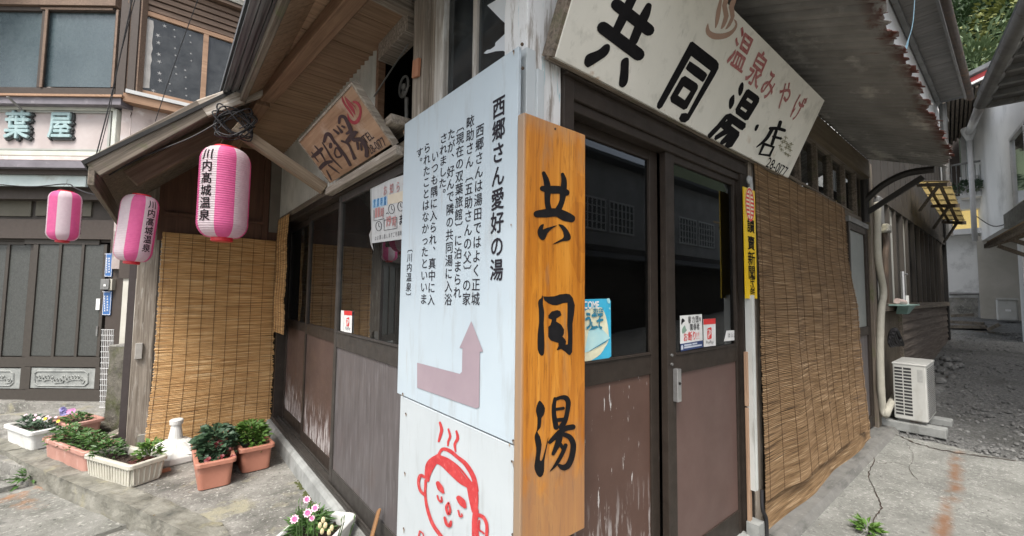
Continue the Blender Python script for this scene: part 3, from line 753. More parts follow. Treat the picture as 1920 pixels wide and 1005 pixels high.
mb = MB(); mb.bar((-.03, 1.33, 2.40), (-.01, .93, 2.54), .006, .006); part('vent_rod', mb, M['greysteel'])
pw = PX(-.035).at(773, 150).y
beam('post', (.02, pw - .055, 1.97), (.02, pw - .055, 2.80), .11, .11, M['weathered'], B, up=(0, 1, 0), wob=.003)
beam('post', (.03, .71, 1.97), (.03, .71, 2.80), .10, .06, M['weathered'], B, up=(1, 0, 0))
mb = MB(); q = PX(-.040).at(782, 129); mb.obox(q + Vector((0, -.032, -.05)), (0, .062, .012), (0, -.006, .085), (-.012, 0, 0)); part('wooden_tag', mb, wood('red_brown_tag', (.36, .15, .08), (.46, .22, .13), 'z', 40, .7, .2))
# window over the white sign
mb = MB(); mb.box((.0, .58, 1.9), (.05, .66, 3.0)); mb.box((.015, .335, 1.9), (.045, .365, 3.0)); mb.box((.0, .13, 2.74), (.05, .58, 2.82)); mb.box((.0, .13, 1.88), (.05, .58, 1.94))
wn = mb.build('corner_window', M['paintwood_z'], B, bevel=.003)
mb = MB(); mb.box((.028, .13, 1.94), (.032, .58, 3.0)); mb.build('pane', M['glass_dusty'], wn)
t = Px(PX(.026), 690, 0, .2389, .0); t.poly([(1000, -40), (1005, 0), (935, 42), (1040, 150), (1108, 212), (1120, -40)]); t.poly([(1110, 232), (1000, 335), (997, 362), (960, 388), (935, 392), (908, 418), (930, 422), (1000, 402), (1060, 398), (1120, 430)])
t.mb.build('torn_paper', surf('torn_white_paper', (.58, .62, .66), (.66, .70, .73), 6, .7), wn)
# ---- upper storey and closed body
mb = MB(); mb.box((.07, .14, 3.02), (.12, 4.2, 5.7)); mb.box((.18, .02, 2.80), (13.5, .08, 5.7)); mb.box((.07, .9, 2.76), (.12, 4.2, 3.02))
part('upper_wall', mb, M['plaster_white'])
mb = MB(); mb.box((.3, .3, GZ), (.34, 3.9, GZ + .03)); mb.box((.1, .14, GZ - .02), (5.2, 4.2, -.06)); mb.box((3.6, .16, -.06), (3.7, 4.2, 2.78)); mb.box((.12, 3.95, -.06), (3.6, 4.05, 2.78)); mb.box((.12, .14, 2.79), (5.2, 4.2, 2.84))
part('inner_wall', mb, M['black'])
mb = MB(); mb.box((.05, .05, 5.73), (13.4, 4.4, 5.8)); part('roof', mb, M['roof_tile'])
# ---- soffit and eaves of the left front
mb = MB(); y = .93
while y < 4.35:
    w = .165; mb.box((-.42 + (.0 if y > 2.3 else .0), y, 2.70 + rnd.uniform(0, .003)), (.06, y + w - .004, 2.72)); y += w
part('soffit', mb, M['soffit'])
mb = MB(); y = -.4
while y < 2.28:
    w = .12; mb.obox((-.40, y, 2.715), (-.17, 0, -.155), (0, w - .004, 0), (.006, 0, .012)); y += w
part('eave_boards', mb, M['soffit'])
beam('purlin', (-.25, .25, 2.655), (-.425, 2.34, 2.64), .085, .085, M['brownbeam'], B)
beam('purlin', (-.445, 2.36, 2.62), (-.50, 3.9, 2.60), .085, .085, M['brownbeam'], B)
beam('soffit_end', (.05, .905, 2.71), (-.55, .905, 2.735), .06, .07, M['weathered'], B)
beam('eave_edge', (-.575, -.4, 2.56), (-.575, 2.36, 2.56), .035, .05, M['weathered_dark'], B)
mb = MB()
for k in range(5):
    x = -.585 - k * .022; z = 2.588 + (k % 2) * .012 - k * .006
    mb.box((x - .018, -.5, z), (x, 2.42, z + .006 + .006 * (k % 2)))
part('eave_sheet', mb, surf('dark_corrugated_edge', (.03, .03, .032), (.26, .27, .27), (40, 1.2, 40), .5, .2, metal=.3))
mb = MB(); mb.obox((-.70, -.5, 2.600), (.85, 0, .62), (0, 2.9, 0), (0, 0, .03)); part('roof_sheet', mb, M['roof_tile'])
# ---- porch roof with its barge boards
Yb = 2.30; YP = PY(Yb)
def bar2(name, p0, p1, h, m, y=Yb, th=.05, **k):
    return beam(name, PY(y).at(*p0), PY(y).at(*p1), th, h, m, B, **k)
bar2('barge_board', (378, 205), (545, 145), .108, wood('pale_weathered_wood', (.34, .28, .22), (.56, .50, .43), 'x', 60, layers=[((.62, .59, .54), (5, 40, 40), .48, .66)], dark=(.08, .06, .045)), wob=.004)
bar2('barge_board', (172, 317), (381, 204), .105, M['weathered_dark'], y=Yb + .004, wob=.004)
bar2('rafter', (245, 336), (470, 216), .105, wood('rafter_wood', (.15, .105, .07), (.28, .21, .15), 'x', 50), y=2.62, th=.09, wob=.003)
bar2('rafter', (262, 352), (440, 262), .09, M['weathered_dark'], y=3.86, th=.08)
a = YP.at(168, 303); b = YP.at(532, 128)
sl_ = (b - a).normalized(); up2 = Vector((-sl_.z, 0, sl_.x))
mb = MB(); mb.obox(a - sl_ * .03 + up2 * -.008 + Vector((0, -.03, 0)), (b - a) * 1.06, (0, 1.95, 0), up2 * .022); part('porch_roof', mb, surf('roof_felt', (.012, .012, .012), (.035, .034, .032), 8, .8))
mb = MB(); y = Yb + .03
while y < 4.15:
    mb.obox(a - up2 * .035 + Vector((0, y - Yb, 0)), (b - a) * 1.0, (0, .13, 0), up2 * .015); y += .134
part('porch_soffit', mb, M['weathered_dark'])
lo = a - up2 * .02
beam('eave_fascia', lo + Vector((.0, -.02, -.06)), lo + Vector((0, 1.9, -.06)), .03, .13, M['weathered_dark'], B)
br0 = PY(2.34).at(440, 240); br1 = Vector((-.03, 2.27, 2.02))
beam('brace', br0, br1, .085, .075, wood('pale_brace_wood', (.25, .185, .125), (.44, .35, .26), 'x', 45, dark=(.12, .08, .055)), B, wob=.002)
# porch back wall
mb = MB(); mb.box((-1.0, 3.93, 1.70), (.06, 3.96, 2.75)); part('back_board', mb, M['darkboard'])
mb = MB(); mb.box((-.96, 3.895, 1.93), (-.16, 3.925, 1.96)); mb.box((-.18, 3.90, 1.70), (-.13, 3.928, 2.7)); part('board_batten', mb, M['darkboard'])
mb = MB(); mb.box((-.12, 3.905, 1.86), (.03, 3.928, 2.72)); part('side_panel', mb, surf('grey_board', (.13, .115, .095), (.20, .18, .15), 4, .8, .2))
mb = MB(); mb.box((-.98, 3.96, GZ), (.06, 4.0, 1.75)); part('back_wall', mb, M['interior'])
pp0 = PY(4.0).at(257, 820)
beam('porch_post', (pp0.x, 4.03, GZ), (pp0.x, 4.03, 2.35), .145, .14, M['weathered'], B, up=(0, 1, 0), wob=.003)
beam('porch_post', (pp0.x + .125, 4.0, GZ), (pp0.x + .125, 4.0, 2.35), .085, .12, M['weathered'], B, up=(0, 1, 0), wob=.002)
mb = MB(); mb.box((pp0.x - .125, 4.0, GZ), (pp0.x - .078, 4.06, 1.55)); part('post_strip', mb, plain('dark_purple_strip', (.06, .048, .046), .6))
mb = MB(); q = PY(3.95).at(261, 658); mb.box((q.x - .028, 3.935, q.z - .07), (q.x + .022, 3.96, q.z + .07)); part('post_plate', mb, plain('pale_metal_plate', (.36, .34, .31), .5), bevel=.004)
mb = MB(); q = PY(3.92).at(268, 810); mb.box((q.x - .035, 3.92, GZ), (q.x + .03, 3.955, GZ + .14)); part('footing', mb, M['concrete'])

# ---- corrugated awning over the right front (rusted edge)
mb = MB(); nx, ny = 620, 20; vs = []; fs = []
x0, x1 = .25, 4.92
def jag(x): return .045 * mnoise.noise(Vector((x * 7, 1, 0))) + .030 * mnoise.noise(Vector((x * 23, 5, 0))) + .02 * mnoise.noise(Vector((x * 50, 9, 0)))
for i in range(nx + 1):
    x = x0 + (x1 - x0) * i / nx; ye = -.72 + jag(x) + (.10 * max(0, (x - 4.2) / .7))
    for j in range(ny + 1):
        t_ = j / ny; y = -.02 + (ye + .02) * t_
        z = 2.775 + .385 * y + (.016 * ((x / .098) % 1.0) + (.022 if (x / .098) % 1.0 < .16 else 0)) + (.008 if abs((x % 1.15) - .2) < .04 else 0) + .012 * mnoise.noise(Vector((x * 1.5, y * 2, 3)))
        z -= .03 * max(0, t_ - .85) / .15 * abs(mnoise.noise(Vector((x * 11, 2, 2))))
        vs.append((x, y, z))
for i in range(nx):
    for j in range(ny):
        k = i * (ny + 1) + j; fs.append((k, k + 1, k + ny + 2, k + ny + 1))
mb.add(vs, fs); aw = part('awning', mb, M['corr'], smooth=True)
md = aw.modifiers.new('thick', 'SOLIDIFY'); md.thickness = .003
mb = MB()
mb.tube(smooth_path([(4.75, -.03, 2.28), (4.75, -.18, 2.42), (4.75, -.36, 2.50), (4.75, -.56, 2.50)]), .034, 8); mb.bar((4.75, -.03, 2.14), (4.75, -.48, 2.44), .04, .05); mb.tube([(4.75, -.03, 2.05), (4.75, -.03, 2.5)], .035, 8); mb.build('awning_bracket', M['iron'], aw)
# ---- main eave over the alley side
ez = 5.60
mb = MB(); n = 90
for i in range(n):
    x = 1.0 + (12.1 - 1.0) * i / n; mb.box((x, -.42, ez + rnd.uniform(0, .004)), (x + (12.1 - 1.0) / n - .008, .03, ez + .03))
part('eave_soffit', mb, surf('grey_eave_boards', (.15, .145, .135), (.24, .23, .215), (8, 2, 2), .8, .3))
mb = MB(); mb.box((1.0, -.45, ez - .07), (12.15, -.42, ez + .06)); part('eave_fascia', mb, M['greysteel'])
mb = MB(); mb.tube([(1.0, -.51, ez - .03), (12.2, -.51, ez - .05)], .055, 10); part('gutter', mb, M['rustysteel'], smooth=True)
mb = MB(); mb.box((1.0, -.07, ez - .05), (13.6, -.0, ez - .004)); part('eave_beam', mb, M['greysteel'])
mb = MB(); mb.box((1.0, -.44, ez + .06), (12.4, .03, ez + .12)); part('eave_roof', mb, M['roof_tile'])
mb = MB(); mb.tube([(12.0, -.10, ez - .1), (12.0, -.10, 2.6)], .06, 8); part('downpipe', mb, M['greysteel'])
# ================================================================== SIGNS
U_L = Vector((0, -1, 0)); U_R = Vector((1, 0, 0))
# ---- white information panel
WT = thing('information_panel', 'tall pale blue white panel lettered with Japanese columns above a bent mauve arrow', 'sign', (-.05, .43, .772))
mb = MB(); mb.box((-.05, -.012, .772), (-.036, .856, 2.082)); mb.build('panel', M['signwhite'], WT, bevel=.002)
pl = PX(-.0512); mb = MB()
def colpx(text, x0, y0, x1, y1, wpx, bold=0.):
    a, b = pl.at(x0, y0), pl.at(x1, y1); m = ((x0 + x1) / 2, (y0 + y1) / 2)
    w = (pl.at(m[0] - wpx / 2, m[1]) - pl.at(m[0] + wpx / 2, m[1])).length
    column(mb, text, a, b, U_L, w, bold)
colpx('西郷さん愛好の湯', 935.5, 180, 930.5, 529, 24, .022)
colpx('西郷さんは湯田ではよく正城', 900, 232, 891, 574, 15.5, .006)
colpx('畩助さん〔五助さんの父〕の家', 882, 216, 874, 574, 15, .006)
colpx('〔現在の双葉旅館〕に泊まられ', 863, 225, 857, 561, 14.5, .006)
colpx('たが、好んで隣の共同湯に入浴', 846.5, 240, 840, 574, 14, .006)
colpx('されました。', 832, 249, 829, 375, 14, .006)
colpx('いつも隅に入られ、真中に入', 816, 282, 808, 574, 13.5, .006)
colpx('られたことはなかったといいま', 801, 267, 794, 572, 13, .006)
colpx('す。', 787, 277, 786, 315, 12.5, .006)
colpx('〔川内温泉〕', 769, 456, 765, 566, 10, .006)
mb.build('lettering', M['greyink'], WT)
t = Px(pl); t.poly([(883.5, 602), (905.8, 659), (899.5, 660), (898.5, 763), (893, 766), (782, 727), (782, 680), (862, 701), (866, 697), (867, 653), (861.5, 652)]); t.mb.build('arrow', M['arrow'], WT)
mb = MB()
for p in ((757, 246), (963, 96), (755, 738), (962, 826)): mb.sphere(pl.at(*p), .004, 8, 5)
mb.build('screw', M['rustysteel'], WT)
t = Px(pl)
for x, y, s_ in ((757, 246, 7), (963, 96, 9), (755, 738, 6), (962, 826, 10), (958, 420, 5)): t.poly([(x - 1.2, y), (x + 1.6, y), (x + .7, y + s_ * .6), (x + .2, y + s_), (x - .4, y + s_ * .6)])
t.mb.build('rust_run', surf('rust_run_paint', (.20, .13, .08), (.34, .27, .20), 60, .7), WT)
# ---- lower panel with the painted bather
LT = thing('bather_panel', 'white board painted with a red line drawing of a steaming bather, below the arrow panel', 'sign', (-.05, .4, -.12))
mb = MB(); mb.box((-.048, -.010, -.12), (-.034, .822, .766)); mb.build('panel', M['signwhite2'], LT, bevel=.002)
t = Px(PX(-.0485), 740, 770, .2339, .001)
S_ = t.stroke
S_([(362, 95), (376, 150), (366, 200), (353, 245)], [18, 26, 24, 18]); S_([(430, 148), (444, 205), (430, 245), (426, 278)], [14, 20, 18, 14]); S_([(494, 165), (505, 220), (482, 270), (488, 325)], [16, 24, 22, 14])
S_([(355, 345), (385, 308), (440, 322), (500, 370), (570, 430), (630, 530), (655, 640)], [20, 26, 30, 28, 35, 38, 36])
S_([(340, 395), (400, 415), (470, 480), (540, 555), (600, 600)], [60, 80, 85, 70, 50]); S_([(350, 370), (290, 430), (265, 510), (268, 560)], [50, 75, 50, 22])
S_([(345, 358), (430, 390), (520, 460), (600, 560), (640, 615)], 14)
S_([(248, 560), (245, 680), (265, 800), (310, 920), (390, 1030)], [22, 20, 25, 28, 30])
S_([(620, 610), (632, 700), (640, 800)], [85, 78, 50]); S_([(650, 800), (642, 900), (650, 1040)], [45, 48, 60])
S_([(660, 835), (710, 855), (738, 920), (735, 1030)], [34, 28, 26, 26]); S_([(678, 880), (676, 950), (705, 975), (715, 985)], 14)
S_([(245, 535), (205, 520), (190, 575), (205, 640), (240, 675)], [22, 26, 22, 22, 24])
S_([(345, 580), (365, 620), (388, 655)], [32, 46, 22]); S_([(512, 700), (540, 735), (562, 770)], [40, 56, 30])
S_([(342, 682), (350, 712), (374, 730), (374, 692)], [14, 14, 18, 12]); S_([(508, 800), (522, 845), (540, 845), (535, 825)], [12, 16, 14, 8])
S_([(430, 738), (412, 775), (430, 828), (444, 795), (432, 738)], [16, 20, 24, 18, 14]); S_([(400, 858), (415, 905), (440, 922), (450, 888)], [20, 26, 30, 18])
S_([(200, 965), (192, 1000), (188, 1040)], 12); S_([(200, 965), (228, 990), (226, 1040)], 10)
t.mb.build('painted_face', M['redpaint'], LT)
mb = MB()
for p in ((761, 775), (960, 865), (757, 990), (759, 886), (961, 1002)): mb.sphere(PX(-.0485).at(*p), .004, 8, 5)
mb.build('screw', M['rustysteel'], LT)
t = Px(PX(-.0485))
for x, y, s_ in ((761, 776, 6), (962, 865, 12), (757, 991, 10), (759, 887, 7), (955, 832, 8)): t.poly([(x - 1.4, y), (x + 1.6, y), (x + .7, y + s_ * .6), (x + .2, y + s_), (x - .4, y + s_ * .6)])
t.mb.build('rust_run', bpy.data.materials['rust_run_paint'], LT)
# ---- orange signboard
oa = PY(-.06).at(980, 500); ob = PY(-.06).at(1097.5, 500); zt = PY(-.06).at(1000, 216).z; zb = PY(-.06).at(1098, 990).z
OT = thing('wooden_signboard', 'long orange varnished wooden board with three black brush characters on the building corner', 'sign', (oa.x, -.06, zb))
mb = MB(); mb.box((oa.x, -.06, zb), (ob.x, -.026, zt)); o = mb.build('board', M['orange_wood'], OT, bevel=.004)
t = Px(PY(-.06), 960, 200, .2788, .0008)
t.stroke([(213, 447), (232, 500), (240, 560), (238, 640), (250, 700)], [26, 40, 44, 38, 40]); t.stroke([(340, 455), (350, 500), (345, 570), (335, 640), (305, 705)], [24, 38, 44, 36, 44])
t.stroke([(205, 550), (255, 558), (320, 560), (366, 578)], [36, 52, 52, 44]); t.stroke([(168, 722), (230, 716), (300, 712), (355, 735), (400, 752)], [46, 58, 56, 66, 52])
t.poly([(210, 788), (185, 805), (172, 840), (180, 875), (200, 895), (222, 890), (240, 850), (270, 820), (305, 797), (235, 815), (208, 825), (214, 800)], 3)
t.poly([(312, 792), (340, 795), (368, 820), (392, 860), (394, 890), (370, 903), (340, 905), (300, 920), (272, 926), (310, 903), (345, 880), (345, 845), (325, 810)], 3)
t2 = Px(PY(-.06), 960, 530, .1691, .0008)
t2.poly([(335, 138), (345, 170), (343, 240), (358, 330), (352, 450), (358, 600), (356, 780), (335, 808), (315, 800), (285, 740), (286, 560), (300, 440), (297, 300), (288, 230), (300, 190), (325, 170)], 2)
t2.poly([(345, 152), (400, 155), (470, 150), (530, 130), (600, 122), (640, 128), (675, 170), (697, 250), (690, 330), (672, 450), (672, 650), (668, 770), (645, 803), (620, 795), (590, 765), (545, 735), (505, 748), (496, 742), (518, 700), (515, 668), (470, 655), (430, 640), (402, 600), (402, 490), (425, 470), (445, 410), (405, 395), (402, 365), (440, 320), (500, 303), (535, 315), (550, 360), (520, 380), (495, 395), (490, 430), (545, 465), (578, 520), (575, 570), (560, 595), (590, 630), (600, 650), (595, 687), (618, 682), (622, 600), (612, 480), (615, 330), (615, 222), (570, 225), (500, 250), (450, 248), (400, 225), (360, 195)])
t3 = Px(PY(-.06), 960, 720, .2836, .0008)
t3.poly([(180, 110), (200, 125), (218, 160), (210, 205), (195, 225), (190, 285), (168, 315), (185, 345), (196, 400), (190, 450), (185, 500), (200, 500), (230, 390), (240, 345), (236, 390), (215, 500), (212, 580), (195, 612), (175, 612), (155, 580), (148, 540), (158, 470), (160, 420), (150, 365), (152, 335), (165, 300), (168, 225), (158, 180), (165, 140)], 2)
t3.stroke([(285, 98), (277, 150), (280, 220), (292, 285)], [24, 28, 32, 36]); t3.stroke([(288, 102), (320, 90), (355, 92), (372, 122), (366, 180), (352, 240), (325, 285)], [22, 24, 34, 34, 30, 32, 36])
t3.stroke([(290, 168), (340, 160)], 20); t3.stroke([(290, 240), (340, 235)], 26); t3.stroke([(250, 385), (300, 335), (350, 296), (403, 284)], [24, 36, 36, 36])
t3.stroke([(330, 330), (380, 350), (405, 400), (396, 480), (370, 538), (338, 552), (312, 538)], [28, 34, 38, 38, 40, 38, 22])
t3.stroke([(322, 325), (305, 390), (272, 462)], [34, 40, 22]); t3.stroke([(355, 405), (330, 465), (292, 530), (252, 578)], [26, 26, 22, 4]); t3.stroke([(320, 395), (345, 440)], 22)
for q in (t, t2, t3): q.mb.build('character', M['ink'], OT)
mb = MB(); mb.sphere(PY(-.061).at(1041, 241.5), .004, 8, 5); mb.build('nail', M['rustysteel'], OT)
# ---- big cream roof sign
sv = Vector((0, -.22, .47)).normalized(); sn = Vector((0, -sv.z, sv.y)); SP = Pl((0, -.06, 2.07), sn)
sx0, sx1 = .078, 2.354; sh = .52
def spt(x, v, d=0): return Vector((x, -.06, 2.07)) + sv * v + sn * d
CT = thing('roof_sign', 'large cream metal sign with black characters and red lettering tilted under the rusty awning', 'sign', (sx0, -.06, 2.07))
me_o = MB(); me_o.obox(spt(sx0, 0, -.022), (sx1 - sx0, 0, 0), sv * sh, sn * .022); cs = me_o.build('panel', M['cream'], CT, bevel=.003)
mb = MB(); mb.obox(spt(sx0 - .01, -.012, -.045), (sx1 - sx0 + .01, 0, 0), sv * .03, sn * .022); mb.obox(spt(sx0 - .014, .0, -.06), (.014, 0, 0), sv * sh, sn * .055); mb.build('frame', M['weathered_dark'], CT)
t = Px(SP, 1030, 0, .17906, .001)
t.stroke([(925, -140), (780, 165), (692, 345)], [95, 100, 88]); t.stroke([(1040, 62), (1005, 150), (950, 260), (882, 425)], [66, 96, 98, 92])
t.stroke([(708, 52), (1037, 312)], 128); t.stroke([(566, 294), (930, 568)], 136)
t.poly([(610, 460), (635, 480), (632, 530), (600, 580), (540, 625), (420, 700), (390, 700), (368, 670), (370, 620), (400, 570), (510, 525), (570, 475)], 3)
t.poly([(810, 602), (832, 620), (832, 720), (825, 840), (800, 895), (765, 917), (735, 900), (730, 860), (745, 740), (750, 650), (775, 615)], 3)
t2 = Px(SP, 1220, 60, .2389, .001)
t2.poly([(330, 75), (518, 222), (535, 250), (533, 285), (505, 340), (300, 690), (270, 712), (235, 705), (222, 680), (240, 640), (275, 635), (290, 640), (470, 305), (318, 188), (90, 590), (65, 607), (48, 590), (52, 560), (295, 110), (310, 80)])
t2.poly([(315, 233), (435, 320), (438, 350), (415, 388), (395, 385), (285, 300), (280, 275), (300, 240)], 2)
t2.ring([(270, 343), (362, 403), (372, 420), (370, 445), (285, 600), (260, 612), (160, 550), (153, 515), (240, 360)], [[(258, 428), (313, 465), (268, 535), (215, 498)]])
tb_ = Px(SP, 1220, 60, .2389, .001)
t2, tk_ = tb_, t2
t2.poly([(715, 395), (730, 410), (725, 460), (705, 500), (690, 490), (690, 440)], 3); t2.poly([(650, 492), (658, 505), (655, 560), (630, 603), (615, 595), (618, 530)], 3)
t2.ring([(770, 448), (845, 502), (854, 520), (850, 550), (765, 690), (740, 695), (668, 640), (665, 605), (750, 455)], [[(762, 515), (803, 545), (790, 562), (750, 533)], [(714, 585), (757, 615), (746, 632), (704, 602)]])
t2.poly([(590, 648), (612, 655), (572, 725), (475, 828), (455, 830), (448, 805), (520, 730)], 2)
t2.poly([(625, 637), (748, 718), (745, 748), (720, 772), (700, 765), (640, 722), (632, 735), (698, 785), (695, 815), (640, 900), (605, 913), (580, 895), (592, 868), (565, 885), (542, 880), (550, 855), (600, 800), (510, 850), (498, 840), (505, 815), (572, 768), (545, 745), (560, 722), (602, 694), (592, 668), (606, 645)])
t2.poly([(842, 725), (850, 735), (830, 775), (815, 770), (825, 735)], 3)
t2 = tk_
t3 = Px(SP, 1310, 0, .3482, .001)
t3.stroke([(440, 658), (430, 690)], 20); t3.stroke([(386, 692), (425, 692), (462, 702)], 18); t3.stroke([(396, 695), (362, 750), (312, 792)], [20, 18, 6]); t3.stroke([(418, 705), (395, 775)], 17); t3.stroke([(402, 736), (442, 746)], 14)
t3.stroke([(352, 775), (328, 830), (382, 838), (404, 792), (352, 775)], 16, k=1)
for q in (t, t2, tb_, t3): q.mb.build('character', M['ink'], CT)
mb = MB(); pp = SP.off(.0015); line_text(mb, '28-0177', pp.at(1435, 312), pp.at(1471, 331), sv, .062, .008, shear=.0); mb.build('number', M['ink'], CT)
mb = MB()
for ch, p, w, h in (('温', (1388, 97), .175, .175), ('泉', (1419, 132), .165, .17), ('み', (1442, 160), .15, .15), ('や', (1470, 181), .16, .16), ('げ', (1496, 203), .155, .16)):
    put_glyph(mb, ch, pp.at(*p), U_R, sv, w, h, .016, jit=.05)
mb.build('red_lettering', M['wornred'], CT)
t = Px(SP, 1310, 0, .3482, .001)
t.poly([(50, 125), (38, 155), (42, 185), (70, 208), (105, 213), (150, 205), (185, 180), (207, 145), (205, 115), (188, 103), (198, 130), (180, 160), (140, 178), (95, 180), (62, 165), (54, 140)], 2)
t.poly([(88, 152), (95, 60), (112, 0), (118, -60), (140, -60), (126, 0), (118, 70), (105, 125)], 2); t.poly([(118, 155), (136, 90), (126, 30), (150, -40), (172, -40), (152, 30), (162, 85), (140, 142)], 2); t.poly([(142, 158), (172, 95), (162, 40), (182, -10), (208, -14), (190, 40), (194, 85), (170, 140)], 2)
t.mb.build('hot_spring_mark', M['tanpaint'], CT)
t = Px(SP, 1310, 0, .3482, .001)
for (x, y) in ((445, 745), (452, 765), (440, 785), (447, 805), (470, 740), (465, 760), (478, 775), (472, 795), (500, 775), (488, 790), (495, 808), (470, 825), (485, 835)):
    t.stroke([(x - 9, y - 3), (x + 9, y + 4)], 4); t.stroke([(x, y - 7), (x - 3, y + 9)], 4)
t.mb.build('small_lettering', plain('faint_olive_print', (.24, .23, .14), .6), CT)
# ---- wooden sign leaning over the left doors
wv = Vector((-.208, 0, .240)).normalized(); wn_ = Vector((-wv.z, 0, wv.x)); WP = Pl((-.07, 0, 2.004), wn_)
wh = .318
def wpt(y, v, d=0): return Vector((-.07, y, 2.004)) + wv * v + wn_ * d
ST = thing('shop_board', 'small brown wooden board with brush characters and red steam mark leaning over the left doors', 'sign', (-.07, 1.5, 2.0))
mb = MB(); mb.obox(wpt(.955, 0, -.018), (0, 1.025, 0), wv * wh, wn_ * .018)
mb.build('board', wood('shop_board_wood', (.29, .17, .10), (.43, .275, .175), 'y', 28, .6, .2, layers=[((.44, .33, .26), 5, .54, .74)], dark=(.19, .095, .05)), ST, bevel=.002)
mb = MB(); mb.obox(wpt(.935, -.012, -.026), (0, .02, 0), wv * (wh + .02), wn_ * .032); mb.obox(wpt(.955, wh, -.024), (0, 1.025, 0), wv * .010, wn_ * .028); mb.obox(wpt(1.98, 0, -.024), (0, .012, 0), wv * wh, wn_ * .028); mb.build('frame', M['weathered'], ST)
t = Px(WP, 560, 150, .199, .001)
t.stroke([(130, 722), (175, 690), (215, 650)], [24, 40, 34]); t.stroke([(122, 680), (148, 720), (185, 770)], [10, 14, 10]); t.stroke([(152, 622), (190, 665), (238, 740)], [12, 16, 12]); t.stroke([(202, 832), (250, 785), (310, 768)], [36, 40, 26])
t.stroke([(262, 852), (285, 895), (306, 940)], [10, 16, 12]); t.stroke([(282, 802), (330, 840), (384, 880)], [16, 18, 6]); t.stroke([(215, 690), (240, 745), (265, 790)], 12)
t.stroke([(222, 590), (260, 650), (310, 735), (408, 835)], [10, 16, 18, 8]); t.stroke([(240, 578), (262, 512), (300, 525), (338, 600)], [28, 34, 34, 16]); t.stroke([(300, 530), (390, 650), (440, 720), (484, 800)], [20, 24, 28, 30])
t.stroke([(300, 605), (300, 630)], [30, 34]); t.stroke([(335, 690), (352, 640), (385, 665), (402, 712), (360, 728), (335, 690)], [14, 16, 18, 18, 16, 12])
t.stroke([(328, 468), (372, 502)], [14, 26]); t.stroke([(360, 432), (405, 490)], [8, 28]); t.stroke([(380, 405), (388, 350), (430, 350), (468, 420), (488, 475), (452, 505)], [22, 28, 30, 34, 38, 22]); t.stroke([(408, 435), (428, 445)], [18, 22])
t.stroke([(462, 572), (520, 505), (548, 492)], [44, 50, 22]); t.stroke([(405, 575), (465, 605), (505, 690), (525, 738)], [20, 20, 22, 34]); t.stroke([(520, 565), (590, 565), (635, 640), (640, 712)], [36, 42, 36, 40]); t.stroke([(550, 590), (560, 650)], 22); t.stroke([(585, 600), (592, 660)], 18)
mb = MB(); mb.add(t.mb.v, t.mb.f)
wp = WP.off(.0014)
line_text(mb, 'TEL', wp.at(686, 270), wp.at(702, 258), wv, .045, .012); line_text(mb, '28-0177', wp.at(696, 289), wp.at(726, 271), wv, .046, .012)
mb.build('lettering', M['brownink'], ST)
t = Px(WP, 560, 150, .199, .001)
t.poly([(460, 310), (462, 360), (490, 405), (530, 420), (570, 395), (590, 340), (595, 280), (580, 230), (550, 200), (520, 196), (503, 210), (540, 225), (568, 265), (572, 310), (558, 350), (530, 385), (500, 378), (475, 345)], 2)
t.poly([(410, 150), (408, 200), (450, 270), (505, 340), (522, 352), (492, 290), (440, 220)], 2); t.poly([(430, 145), (452, 220), (500, 290), (532, 332), (530, 300), (510, 250), (470, 210)], 2); t.poly([(445, 162), (480, 215), (520, 250), (545, 285), (552, 300), (532, 250), (490, 210)], 2)
t.mb.build('hot_spring_mark', M['winepaint'], ST)
# ---- yellow enamel strip sign and the conduit below
YT = thing('newspaper_sign', 'narrow yellow enamel sign with black characters and a red crest beside the right door', 'sign', (1.80, -.08, 1.25))
pl = PY(-.045); q = [pl.at(*p) for p in ((1395, 350), (1416, 352), (1419, 563), (1398, 560))]
x0 = (q[0].x + q[3].x) / 2; x1 = (q[1].x + q[2].x) / 2; zt = q[0].z; zb = q[2].z + .01
mb = MB(); n_ = .012; xm = (x0 + x1) / 2
mb.prism([(x0, -.045, zt), (x0, -.045, zb), (xm - n_, -.045, zb), (xm, -.045, zb + n_ * 1.6), (xm + n_, -.045, zb), (x1, -.045, zb), (x1, -.045, zt), (xm + n_, -.045, zt), (xm, -.045, zt - n_ * 1.6), (xm - n_, -.045, zt)], (0, .006, 0)); mb.build('plate', M['yellow'], YT)
pl2 = PY(-.046); mb = MB(); w = x1 - x0
for ch, y in (('讀', 430), ('賣', 462), ('新', 491), ('聞', 517)): put_glyph(mb, ch, Vector((xm + .008, -.046, pl2.at(1407, y - 6).z)), U_R, Vector((0, 0, 1)), w * .66, .085, .02)
for ch, y in (('申', 529), ('込', 541), ('所', 554)): put_glyph(mb, ch, Vector((xm + .012, -.046, pl2.at(1408, y - 4).z)), U_R, Vector((0, 0, 1)), w * .42, .06, .012)
mb.build('lettering', M['ink'], YT)
def disc(c, u, v, ru, rv, n=28): return [c + u * (ru * math.cos(2 * math.pi * i / n)) + v * (rv * math.sin(2 * math.pi * i / n)) for i in range(n)]
c = Vector((xm + .002, -.0462, pl2.at(1407, 384).z)); mb = MB(); mb.poly(disc(c, U_R, Vector((0, 0, 1)), w * .40, .105)); mb.build('crest_ground', M['cream_print'], YT)
mb = MB(); c = c + Vector((0, -.0006, 0)); Z = Vector((0, 0, 1))
o_ = disc(c, U_R, Z, w * .39, .10); i_ = disc(c, U_R, Z, w * .34, .088); mb.add(o_ + i_, [(k, (k + 1) % 28, 28 + (k + 1) % 28, 28 + k) for k in range(28)])
